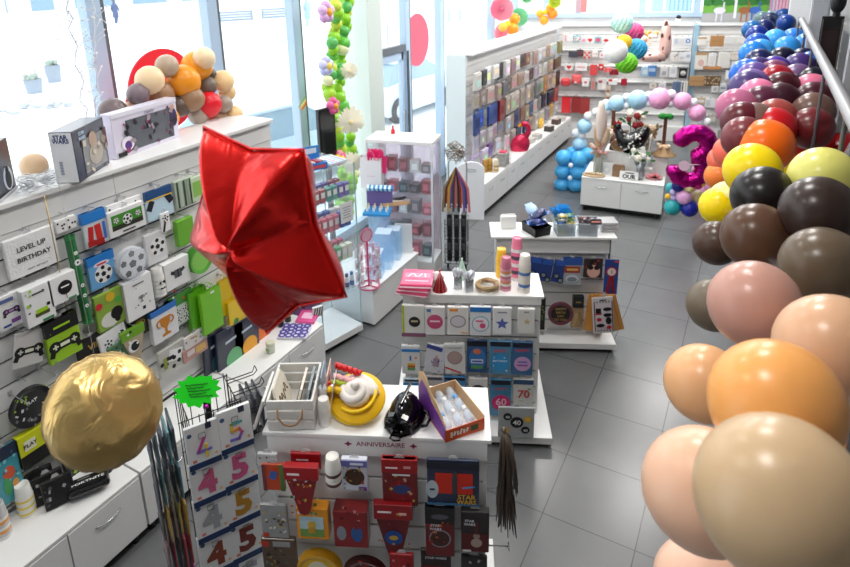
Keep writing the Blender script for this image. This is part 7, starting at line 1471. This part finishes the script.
def bouquet(loc,cols,n,spread,zs,r,name,label,leaf=(.18,.35,.18),vase=None,cat='flowers',seed=1,rose=True):
 t=thing(name,label,cat,loc);rnd=random.Random(seed);zv=vase[1]if vase else 0
 if vase:
  mb=MB();mb.lathe([(vase[0]*.8,0),(vase[0],.01),(vase[0]*.9,zv*.6),(vase[0]*1.05,zv),(vase[0]*.9,zv),(vase[0]*.8,zv*.2),(.0005,.02)],vase[2],18);mb.build('vase',t)
 mb,ml=MB(),MB()
 for i in range(n):
  x,y,z=rnd.uniform(-1,1)*spread,rnd.uniform(-.6,.6)*spread,zv+rnd.uniform(*zs);m=mat(cols[i%len(cols)],.6);k=r*rnd.uniform(.8,1.15)
  for j in range(5):a=2*PI*j/5+i;mb.sph((x+k*.55*math.cos(a),y-k*.2,z+k*.55*math.sin(a)),(k*.55,k*.45,k*.55),m,8,6)
  mb.sph((x,y-k*.4,z),(k*.5,k*.5,k*.5),m,8,6);ml.tube([(x,y,z),(x*.4,y*.4,zv*.8)],.004,mat(leaf,.6),4)
 for i in range(n+6):
  x,y,z=rnd.uniform(-1.2,1.2)*spread,rnd.uniform(-.7,.7)*spread,zv+rnd.uniform(zs[0]*.4,zs[1]);L_=r*1.8
  ml.prism([(0,0),(L_*.3,L_*.5),(0,L_),(-L_*.3,L_*.5)],-.002,.002,mat(leaf if i%2 else tuple(min(1,c*1.5)for c in leaf),.6),Matrix.Translation((x,y,z))@Matrix.Rotation(rnd.uniform(-1.5,1.5),4,'Y')@Matrix.Rotation(rnd.uniform(-1,1),4,'Z'))
 mb.build('blossoms',t);ml.build('leaves',t);return t
bouquet(FX.P(.64,-.58,zr),[(.62,.10,.12),(.55,.12,.14),(.92,.90,.84),(.93,.91,.86)],12,.13,(.22,.42),.05,'flower_bouquet','bouquet of dark red and cream flowers behind the black rooster',vase=(.05,.15,mat((.3,.3,.32),.3)),seed=3)
bouquet(FX.P(.80,-.16,zc),[(.93,.93,.90),(.92,.90,.84)],9,.12,(.06,.20),.045,'flower_bouquet','white flowers with dark leaves in a grey tin vase at the front',vase=(.052,.24,mat((.58,.60,.62),.35,.6)),seed=8)
bouquet(FX.P(.86,-.55,zr),[(.82,.74,.64),(.74,.62,.50)],8,.10,(.10,.26),.05,'flower_bouquet','beige dried flowers right of the rooster',leaf=(.45,.38,.28),vase=(.04,.1,mat((.7,.62,.5),.5)),seed=5)
bouquet(FX.P(.40,-.55,zr),[(.86,.72,.66),(.90,.86,.80),(.75,.55,.5)],9,.10,(.04,.18),.045,'flower_bouquet','blush dried flowers left of the rooster',leaf=(.5,.45,.35),vase=(.04,.08,mat((.8,.74,.66),.5)),seed=6)
t=thing('pampas_vase','tall glass vase of dried pampas grass at the left end of the cabinet','vase',FX.P(.20,-.22,zc))
mb=MB();mb.lathe([(.07,0),(.075,.01),(.07,.28),(.066,.28),(.068,.02),(.0005,.015)],mat((.85,.88,.86),.05,0,'clear',.3),20);mb.build('glass_vase',t)
rnd=random.Random(14);mb=MB()
for i in range(14):a=rnd.uniform(0,6.28);mb.tube([(.04*math.cos(a),.04*math.sin(a),.02),(.06*math.cos(a),.06*math.sin(a),.5)],.005,mat((.70,.56,.42),.8),5)
mb.build('stems',t)
for i,(x,z0,z1,r,c)in enumerate(((-.005,.5,1.12,.055,(.93,.86,.82)),(.03,.55,1.0,.05,(.92,.82,.76)),(-.06,.42,.80,.035,(.80,.66,.5)),(.10,.45,.72,.04,(.86,.74,.62)),(.05,.42,.78,.045,(.90,.78,.72)))):
 mb=MB();mb.tube([(x*(.6+.4*k/8),.01*i,z0+(z1-z0)*k/8)for k in range(9)],[r*(.35+.9*math.sin(PI*(k+.6)/9.2))*(1+.1*(k%2))for k in range(9)],mat(c,.9,0,'mottle')if False else mat(c,.9),10);mb.build('plume',t)
mb=MB()
for i in range(16):mb.sph((rnd.uniform(-.13,.13),rnd.uniform(-.06,.06),rnd.uniform(.30,.46)),(.03,.03,.025),mat([(.90,.66,.66),(.86,.74,.62),(.92,.82,.78)][i%3],.8),8,6)
mb.build('dried_blossoms',t)
t=thing('pampas_plume','single blush pampas plume leaning right above the riser','dried flower',FX.P(.33,-.42,zc+.352));mb=MB();mb.tube([(0,0,.0),(.05,0,.10)],.006,mat((.7,.56,.42),.8),6);mb.build('stem',t)
mb=MB();mb.tube([(.03+.025*k,0,.06+.022*k)for k in range(9)],[.045*(.35+.8*math.sin(PI*(k+.6)/9.2))for k in range(9)],mat((.90,.74,.70),.9),10);mb.build('plume',t)
def sm(u,d,name,label,cat,fn,rz=0):
 t=thing(name,label,cat,FX.P(u,-d,zc),FX.a+rz);fn(t);return t
def f_tray(t):mb=MB();mb.lathe([(.0005,0),(.16,0),(.17,.02),(.16,.022),(.0005,.012)],mat((.80,.70,.56),.6,0,'wood'),28,Matrix.Diagonal((1,.6,1,1)),True,False);mb.build('tray_body',t);mb=MB();[mb.sph((-.1+.05*i,.02*(i%2),.035),(.03,.025,.018),mat((.86,.78,.66),.7),8,6)for i in range(5)];mb.build('dried_blossoms',t)
sm(.16,.10,'wooden_tray','oval light wood tray with dried flowers at the left front of the cabinet','tray',f_tray)
def f_ring(t):mb=MB();mb.box((0,0,.09),(.17,.012,.18),LAMI,bev=.003);mb.build('card_sheet',t);mb=MB();mb.tube([(.045*math.cos(a),-.009,.085+.045*math.sin(a))for a in[2*PI*k/20 for k in range(20)]],.006,paper((.72,.82,.88)),6,True);mb.build('printed_motif',t);mb=MB();mb.box((0,.05,.006),(.1,.1,.01),LAMI);mb.build('foot_plate',t)
sm(.33,.22,'card_stand','white card with a pale blue ring left of the kraft bag','card',f_ring)
def f_kraft(t):mb=MB();mb.box((0,0,.08),(.17,.09,.16),mat((.58,.46,.34),.7,0,'wood'),bev=.004);mb.build('bag_body',t);mb=MB();mb.box((0,-.02,.172),(.15,.05,.022),mat((.52,.40,.30),.7));mb.build('folded_top',t)
sm(.50,.20,'kraft_bag','small brown kraft bag in the middle of the cabinet','paper bag',f_kraft)
def f_our(t):mb=MB();mb.box((0,0,.06),(.26,.06,.12),LAMI,rot=(R(-14),0,0),bev=.004);mb.build('block_body',t);mb=MB();mb.text('OUR',.085,paper((.12,.14,.16)),Matrix.Translation((0,-.034,.05))@Matrix.Rotation(R(-14),4,'X')@FRONT,bold=.04);mb.box((.01,-.02,.105),(.12,.001,.016),paper((.2,.24,.26)),rot=(R(-14),0,0));mb.build('lettering',t)
sm(.66,.10,'sign_block','white block sign with dark letters left of the tin vase','sign',f_our)
def f_pink(t):mb=MB();mb.lathe([(.0005,0),(.08,0),(.12,.03),(.115,.032),(.07,.008)],mat((.90,.62,.64),.4),24,None,True,False);mb.build('dish',t);mb=MB();[mb.sph((.05*math.cos(i),.05*math.sin(i*1.7),.045),.03,mat((.88,.55,.58),.6),8,6)for i in range(6)];mb.build('contents',t)
sm(.99,.28,'pink_dish','pink dish of small parcels right of the tin vase','dish',f_pink)
def f_hat(t):mb=MB();mb.lathe([(.0005,.0),(.10,0),(.19,.02),(.195,.03),(.12,.05),(.10,.15),(.06,.18),(.0005,.18)],mat((.76,.62,.46),.8,0,'wood'),26,None,True,False);mb.build('basket_body',t);mb=MB();rnd=random.Random(6);[mb.sph((rnd.uniform(-.11,.11),rnd.uniform(-.1,.02),rnd.uniform(.12,.2)),.035,mat([(.92,.86,.76),(.86,.72,.60)][i%2],.7),8,6)for i in range(9)];mb.build('dried_blossoms',t)
t=sm(1.085,.55,'straw_basket','round straw basket heaped with dried flowers beside the number three','basket',f_hat)
st_=thing('display_riser','narrow white block carrying the straw basket','riser',FX.P(1.05,-.55,zc),FX.a);mb=MB();mb.box((0,0,.14),(.2,.2,.28),LAMI,bev=.003);mb.build('riser_body',st_);t.location.z+=.281;t.scale=(.9,.9,.9)
def f_oval(t):mb=MB();X=Matrix.Translation((0,0,.09))@Matrix.Rotation(R(-25),4,'X')@FRONT@Matrix.Diagonal((1.25,.8,1,1));mb.lathe([(.0005,0),(.11,0),(.11,.008),(.0005,.008)],mat((.86,.78,.66),.6),28,X,False,False);mb.lathe([(.095,.008),(.11,.012),(.11,.008)],mat((.62,.48,.34),.6),28,X);mb.build('plate',t);mb=MB();mb.box((0,.06,.03),(.05,.1,.06),mat((.6,.48,.36),.6));mb.build('easel',t)
t=sm(.48,.34,'wooden_plate','oval cream plate with wooden rim before the rooster','plate',f_oval);t.location.z=zr
t=thing('metal_jug','small dark grey jug left of the rooster','jug',FX.P(.36,-.38,zr));mb=MB();mb.lathe([(.03,0),(.035,.01),(.03,.06),(.018,.09),(.02,.11)],mat((.35,.36,.38),.3,.8),16);mb.build('jug_body',t);mb=MB();mb.tube([(.03,0,.03),(.055,0,.05),(.02,0,.09)],.004,mat((.35,.36,.38),.3,.8),6);mb.build('handle',t)
CLM=mat((.90,.91,.92),.6)
p=ony(792,20,11.5)
mb=MB();mb.box((p.x+.12,11.5,3.6),(.36,.3,3.2),CLM);struct(mb.build('trim_8'))
def up(px0,px1,py0,py1,y,name,label,cat,m,th=.05,extra=None):
 a,b=ony(px0,py1,y),ony(px1,py1,y);top=ony((px0+px1)/2,py0,y).z;z0=2.0
 t=thing(name,label,cat,((a.x+b.x)/2,y,z0));w=b.x-a.x;h=top-z0
 mb=MB();mb.box((0,0,h/2),(w,th,h),m,bev=.003);mb.build('panel_sheet',t);return t,w,h
t,w,h=up(803,822,-30,60,7.4,'wall_panel','pale grey upright panel on the landing beside the rail','panel',mat((.70,.71,.73),.5),.08)
mb=MB();mb.box((0,-.045,h*.5),(w*.8,.008,h*.94),mat((.64,.65,.67),.45));mb.build('inset',t)
t,w,h=up(816,838,16,56,6.6,'framed_screen','black framed dark screen standing on the landing','screen',mat((.05,.05,.055),.3),.05)
mb=MB();mb.box((0,-.03,h*.5),(w*.72,.008,h*.8),mat((.16,.11,.10),.25));mb.build('screen_glass',t)
mb=MB()
for s_ in(-1,1):mb.box((s_*w*.44,-.034,h*.5),(w*.05,.008,h*.96),mat((.55,.53,.5),.3,.8))
mb.build('metal_trim',t);mb=MB();mb.sph((.02,0,h+.12),(.06,.04,.10),mat((.03,.03,.035),.35),14,10);mb.cyl((.02,0,h-.01),(.02,0,h+.03),.03,BLACKM);mb.build('speaker_head',t)
t,w,h=up(838,851,-40,110,5.6,'upright_post','light grey upright post on the landing near the right edge','post',mat((.66,.67,.69),.5),.12)
mb=MB();mb.box((0,0,.01),(w*1.3,.2,.02),ALU);mb.build('foot_plate',t)
p=ony(870,170,3.6);t=thing('garment_bag','black bag shape behind the rail at the right edge','bag',(p.x+.12,3.6,2.0));mb=MB()
mb.lathe([(.0005,0),(.24,.0),(.28,.15),(.27,.55),(.18,.85),(.05,.95),(.0005,.96)],mat((.04,.04,.045),.5,0,'crinkle'),22,Matrix.Diagonal((1,.8,1,1)),True,False);mb.build('bag_body',t);mb=MB();mb.tube([(-.05,0,.94),(-.03,0,1.04),(.03,0,1.04),(.05,0,.94)],.012,BLACKM,6);mb.build('handle',t)
mb=MB();mb.box((2.6,8.6,3.4),(3.0,.1,2.8),mat((.30,.31,.33),.7));struct(mb.build('wall_landing'))
a,b=onx(327,108,-4.25),onx(333,155,-4.25)
t=thing('screen_panel','narrow black upright screen standing by the column garland','screen',(-4.28,b.y-.06,0),R(80));h=a.z
mb=MB();mb.box((0,0,h-.36),(.26,.05,.72),mat((.03,.04,.04),.3),bev=.006);mb.build('screen_body',t)
mb=MB();mb.box((0,-.028,h-.36),(.22,.004,.66),mat((.05,.07,.06),.15));mb.build('screen_glass',t)
mb=MB();mb.box((0,0,(h-.72)/2),(.06,.04,h-.72),BLACKM);mb.box((0,0,.015),(.3,.26,.03),BLACKM);mb.build('stand',t)
c=onx(303,104,-4.66);t=thing('paper_decoration','small orange and green striped paper slice stuck on the window frame','decoration',c,R(90),rot=(0,R(-35),R(90)))
mb=MB()
for i,cc in enumerate(((.55,.68,.40),(.93,.90,.80),(.93,.70,.25),(.88,.35,.22))):mb.box((0,0,.03-.022*i),(.17-.02*i,.006,.022),paper(cc))
mb.build('paper_stripes',t)
c=onx(310,151,-4.3);t=thing('pinwheel','small yellow paper flower at the edge of the red star','decoration',c);mb=MB()
for k in range(8):a=2*PI*k/8;mb.sph((0,.03*math.cos(a),.03*math.sin(a)),(.012,.022,.022),mat((.95,.78,.2),.5),10,6)
mb.sph((.01,0,0),.02,mat((.95,.85,.4),.5),10,6);mb.build('petals',t);mb=MB();mb.cyl((0,0,-.03),(0,0,-c.z),.004,WHITE,6);mb.build('stem',t)
a=onx(417,40,X0+.02);t=thing('window_sticker','tall oval coral red disc on the window beside the street door','sticker',a);ry=26*mpp(a);rx=abs(onx(429,40,X0).y-onx(405,40,X0).y)/2
mb=MB();mb.lathe([(.0005,0),(1,0),(1,.006),(.0005,.006)],mat((.93,.36,.45),.5),40,Matrix.Rotation(R(90),4,'Y')@Matrix.Diagonal((ry,rx,1,1)),False,False);mb.build('sticker_disc',t)
for i,(x0,x1)in enumerate(((66,86),(92,97))):
 a,b=onx(x0,-10,-4.55),onx(x1,118,-4.55);t=thing('twig_garland',['white wire twigs with tiny lights in the window, left strand','white wire twigs with tiny lights in the window, right strand'][i],'light garland',b);rnd=random.Random(40+i)
 tw=mat((.80,.83,.86),.5);mb,ml=MB(),MB()
 main=[(a-b)*(k/14)+Vector((0,rnd.uniform(-.03,.03),0))for k in range(15)];mb.tube(main,.006,tw,5)
 for k in range(34):
  q=main[rnd.randrange(15)]+Vector((0,0,rnd.uniform(-.05,.05)));e=q+Vector((rnd.uniform(-.05,.05),rnd.uniform(-.14,.14),rnd.uniform(-.10,.12)));mb.tube([q,e],.0028,tw,4);ml.sph(e,.008,mat((.95,.95,.93),.4),6,4)
 mb.build('twigs',t);ml.build('lamp_beads',t)
p=FD.P(dw*.30,-.30,dh);t=thing('small_bottle','tiny red bottle on top of the tall cabinet','bottle',p);mb=MB();mb.lathe([(.025,0),(.025,.05),(.012,.06),(.012,.10)],mat((.8,.15,.2),.4),12);mb.build('bottle_body',t);mb=MB();mb.lathe([(.013,.1),(.013,.12)],WHITE,10);mb.build('bottle_cap',t)
def car(loc,rz,c,label,L_=4.0):
 t=thing('car',label,'car',loc,rz);body=mat(c,.3,.1);gl_=mat((.50,.62,.70),.1)
 mb=MB();mb.prism([(-2.,.35),(-2.02,.75),(-1.85,.95),(-1.2,1.0),(1.0,.98),(1.7,.85),(2.0,.7),(2.02,.35),(1.7,.22),(-1.7,.22)],-.82,.82,body);mb.build('body',t)
 mb=MB();vs=[(-1.65,-.78,.97),(1.05,-.78,.97),(1.05,.78,.97),(-1.65,.78,.97),(-1.15,-.62,1.46),(.25,-.62,1.46),(.25,.62,1.46),(-1.15,.62,1.46)];mb._add(vs,[(0,1,5,4),(1,2,6,5),(2,3,7,6),(3,0,4,7)],gl_);mb.build('windows',t)
 mb=MB();mb.box((-.45,0,1.48),(1.5,1.28,.06),body,bev=.02);mb.build('roof',t)
 for x in(-1.25,1.25):
  for y in(-.78,.78):
   mb=MB();X=Matrix.Translation((x,y,.32))@Matrix.Rotation(R(90),4,'X');mb.lathe([(.32,-.1),(.33,0),(.32,.1)],mat((.12,.12,.13),.7),20,X);mb.lathe([(.2,-.11),(.2,.11)],CHROME,16,X);mb.build('wheel',t)
car((-7.6,8.3,-.11),R(80),(.74,.84,.90),'pale blue parked car outside beyond the red star');car((-8.4,14.4,-.11),R(85),(.78,.86,.90),'pale car outside behind the oval red sticker')
def planter(px,py,wpx,hpx,label):
 p=at(px,py,-.11);m_=mpp(p);w,h=wpx*m_,hpx*m_;t=thing('street_planter',label,'planter',p)
 mb=MB();mb.lathe([(w*.4,0),(w*.5,h),(w*.42,h),(w*.36,h*.8),(.0005,h*.8)],mat((.52,.58,.64),.8),12);mb.build('pot',t);mb=MB();rnd=random.Random(int(px))
 for i in range(12):mb.sph((rnd.uniform(-.3,.3)*w,rnd.uniform(-.3,.3)*w,h+rnd.uniform(0,.25)*h),w*.14,mat((.55,.62,.58),.9),8,6)
 mb.build('foliage',t)
planter(35,93,17,14,'grey street planter outside at the left, nearer one');planter(55,82,15,17,'grey street planter outside at the left, farther one')
BM=mat((.86,.86,.85),.9);BW_=mat((.45,.58,.72),.3)
t=thing('street_building','long pale building far across the street with a row of blue windows','building',(-68,40,-.11),0)
mb=MB();mb.box((0,20,5),(4,150,10),BM);mb.build('facade',t)
for i in range(16):
 y=-32+7.4*i;mb=MB();mb.box((2.02,y,1.7),(.06,5.0,2.0),BW_);mb.build('window',t)
for i,(px,py,w,h)in enumerate(((236,21,30,10),(276,18,24,10))):
 p=at(px,py,-.11);m_=mpp(p);q=thing('street_barrier',['grey slatted barrier across the street, left of two','grey slatted barrier across the street, right of two'][i],'barrier',p,R(60))
 for k in range(4):mb=MB();mb.box((0,0,(k+.5)*h*m_/4),(w*m_*1.2,.12,h*m_/4*.8),mat((.50,.56,.62),.7));mb.build('rail_board',q)
 for s_ in(-1,1):mb=MB();mb.box((s_*w*m_*.55,.1,h*m_*.5),(.15,.1,h*m_),mat((.45,.5,.56),.7));mb.build('upright',q)
a=at(33,78,-.11);t=thing('stone_pillar','beige stone pillar of the house outside at the left','pillar',a);mb=MB();mb.box((0,0,3.5),(.55,.6,7.),mat((.80,.77,.74),.8));mb.build('shaft',t);mb=MB();mb.box((0,0,.15),(.7,.75,.3),mat((.76,.73,.70),.8));mb.build('footing',t)
t=thing('rubble_wall','low rough stone wall outside at the lower left of the window','wall',at(8,116,-.11));mb=MB();rnd=random.Random(3)
for i in range(40):mb.sph((rnd.uniform(-.6,.6),rnd.uniform(-1.6,1.6),rnd.uniform(.03,.3)),(rnd.uniform(.08,.16),rnd.uniform(.1,.2),rnd.uniform(.06,.1)),mat((.74,.76,.78),.9),7,5)
mb.build('stones',t)
def person(px,py,hpx,coat,label):
 p=at(px,py,-.11);h=hpx*mpp(p)*1.06;s_=h/1.75;t=thing('person',label,'person',p,0)
 V3=lambda x,y,z:Vector((x,y,z))*s_
 me=bpy.data.meshes.new('body');o=bpy.data.objects.new('body',me);COL.objects.link(o);o.parent=t
 J=[((0,0,.92),.15),((0,0,1.15),.15),((0,0,1.38),.15),((0,0,1.50),.06),((0,-.01,1.62),.10),((0,-.01,1.70),.085),((0,-.1,.90),.10),((.06,-.10,.50),.095),((.02,-.10,.08),.08),((.12,-.10,.03),.045),((0,.1,.90),.10),((-.04,.10,.50),.095),((-.14,.10,.10),.08),((-.1,.10,.04),.045),((0,-.2,1.38),.065),((-.08,-.24,1.1),.05),((.06,-.22,.88),.04),((0,.2,1.38),.065),((.08,.24,1.1),.05),((.18,.22,.9),.04)]
 E_=[(0,1),(1,2),(2,3),(3,4),(4,5),(0,6),(6,7),(7,8),(8,9),(0,10),(10,11),(11,12),(12,13),(2,14),(14,15),(15,16),(2,17),(17,18),(18,19)]
 me.from_pydata([V3(*j[0])for j in J],E_,[]);me.materials.append(mat(coat,.8));md=o.modifiers.new('skin','SKIN')
 for v,j in zip(me.skin_vertices[0].data if me.skin_vertices else[],J):v.radius=(j[1]*s_,j[1]*s_)
 if not me.skin_vertices:
  bpy.context.view_layer.update()
 md.use_smooth_shade=True;o.modifiers.new('sub','SUBSURF').levels=1
 mb=MB();mb.lathe([(.21,.48),(.22,.50),(.18,1.0),(.21,1.38),(.10,1.50)],mat(coat,.85),14,Matrix.Scale(s_,4));mb.build('coat',t)
 mb=MB();mb.sph(V3(-.02,-.01,1.70),(.10*s_,.10*s_,.09*s_),mat((.25,.22,.22),.7),12,8);mb.build('hair',t)
person(117,24,22,(.20,.30,.48),'person in a blue coat walking across the street')
person(308,27,27,(.55,.66,.78),'person in pale blue clothes standing across the street, right of the frame')
p=at(388,45,-.11);t=thing('street_bollard','slim grey bollard outside beside the column','bollard',p);mb=MB();mb.cyl((0,0,0),(0,0,18*mpp(p)),.06,mat((.55,.65,.75),.5),12);mb.build('post_body',t);mb=MB();mb.sph((0,0,18*mpp(p)),.065,mat((.5,.6,.7),.5),12,8);mb.build('cap',t)
for i,px in enumerate((449,460)):
 p=at(px,22,-.11);t=thing('street_bollard',['slim blue bollard far outside above the back left unit, left','slim blue bollard far outside above the back left unit, right'][i],'bollard',p);mb=MB();mb.cyl((0,0,0),(0,0,12*mpp(p)),.1,mat((.55,.70,.82),.5),12);mb.build('post_body',t);mb=MB();mb.sph((0,0,12*mpp(p)),.1,mat((.5,.6,.7),.5),12,8);mb.build('cap',t)
def bplace(px,py,d):return FW_.hit(px,py,d)
a,b=bplace(701,26,-.43),bplace(766,27,-.43);w=(b-a).length
t=thing('playground_poster','wide colourful poster of a playground lawn above the back wall right of the post','poster',a.lerp(b,.5)-Vector((0,0,0)),FW_.a);h=.95
mb=MB();mb.box((0,0,h/2),(w,.02,h),paper((.62,.80,.92)));mb.build('poster_board',t)
mb=MB();y_=-.012
mb.box((0,y_,h*.16),(w,.004,h*.32),paper((.66,.66,.67)));mb.box((0,y_-.002,h*.40),(w,.004,h*.22),paper((.42,.66,.26)));mb.box((0,y_-.004,h*.50),(w,.004,h*.10),paper((.24,.46,.22)))
for x in(-.42,-.30,-.12,.08,.26,.38):mb.lathe([(.10,0),(.10,.002)],paper((.22,.48,.22)),14,fx(x*w,y_-.006,h*.54),False)
for x,c in((-.24,(.85,.84,.90)),(.14,(.62,.40,.24)),(.30,(.25,.42,.75))):
 mb.lathe([(.085,0),(.085,.002)],paper(c),16,fx(x*w,y_-.009,h*.34)@Matrix.Diagonal((1.3,.8,1,1)),False);mb.box((x*w-.05,y_-.010,h*.2),(.025,.003,.18),paper(c));mb.box((x*w+.05,y_-.010,h*.2),(.025,.003,.18),paper(c));mb.box((x*w+.07,y_-.010,h*.44),(.03,.003,.14),paper(c))
mb.box((.0,y_-.010,h*.55),(.05,.003,h*.75),paper((.9,.9,.92)));mb.build('printed_motif',t)
for i,(px0,px1,c,lb)in enumerate(((650,662,(.72,.86,.92),'pale blue curtain strip in the high back window, left'),(664,690,(.66,.82,.90),'pale blue curtain in the high back window beside the post'),(766,786,(.86,.66,.74),'pink curtain beside the playground poster'),(575,586,(.80,.55,.55),'muted red banner in the high back window'))):
 a,b=bplace(px0,24,-.46),bplace(px1,24,-.46);w=(b-a).length;t=thing('curtain',lb,'curtain',Vector((a.x,a.y,2.62))+(b-a)*.5*Vector((1,1,0)).length/Vector((1,1,0)).length,FW_.a)
 mid=(a+b)/2;t.location=(mid.x,mid.y,2.62);vs,fs=[],[];n=24;mb=MB()
 for k in range(n+1):
  x=-w/2+w*k/n;y=.02*math.sin(k*1.6)
  vs+=[(x,y-.004,0),(x,y-.004,1.9),(x,y+.004,0),(x,y+.004,1.9)]
 for k in range(n):q=4*k;fs+=[(q,q+4,q+5,q+1),(q+6,q+2,q+3,q+7),(q+1,q+5,q+7,q+3)]
 mb._add(vs,fs,mat(c,.7),None,True);mb.build('cloth',t);mb=MB();mb.cyl((-w/2,0,1.91),(w/2,0,1.91),.015,WHITE,8);mb.build('curtain_rod',t)
cam=bpy.data.cameras.new('camera');co=bpy.data.objects.new('camera',cam);COL.objects.link(co);SC.camera=co
cam.sensor_fit='HORIZONTAL';cam.sensor_width=36;cam.lens=F/850*36
cam.shift_x=(425-PPX)/850;cam.shift_y=-(283.5-PPY)/850
co.matrix_world=Matrix.Translation(CAM)@Matrix((RT,UP,-FW)).transposed().to_4x4()
cam.clip_start=.05;cam.clip_end=300
cam.dof.use_dof=True;cam.dof.focus_distance=3.4;cam.dof.aperture_fstop=3.2
SC.view_settings.view_transform='Standard';SC.view_settings.look='None';SC.view_settings.gamma=1;SC.view_settings.use_curve_mapping=False
SC.view_settings.exposure=0.0
SC.cycles.max_bounces=8;SC.cycles.transparent_max_bounces=24;SC.cycles.caustics_reflective=False;SC.cycles.caustics_refractive=False
SC.cycles.use_denoising=True;SC.cycles.sample_clamp_indirect=4
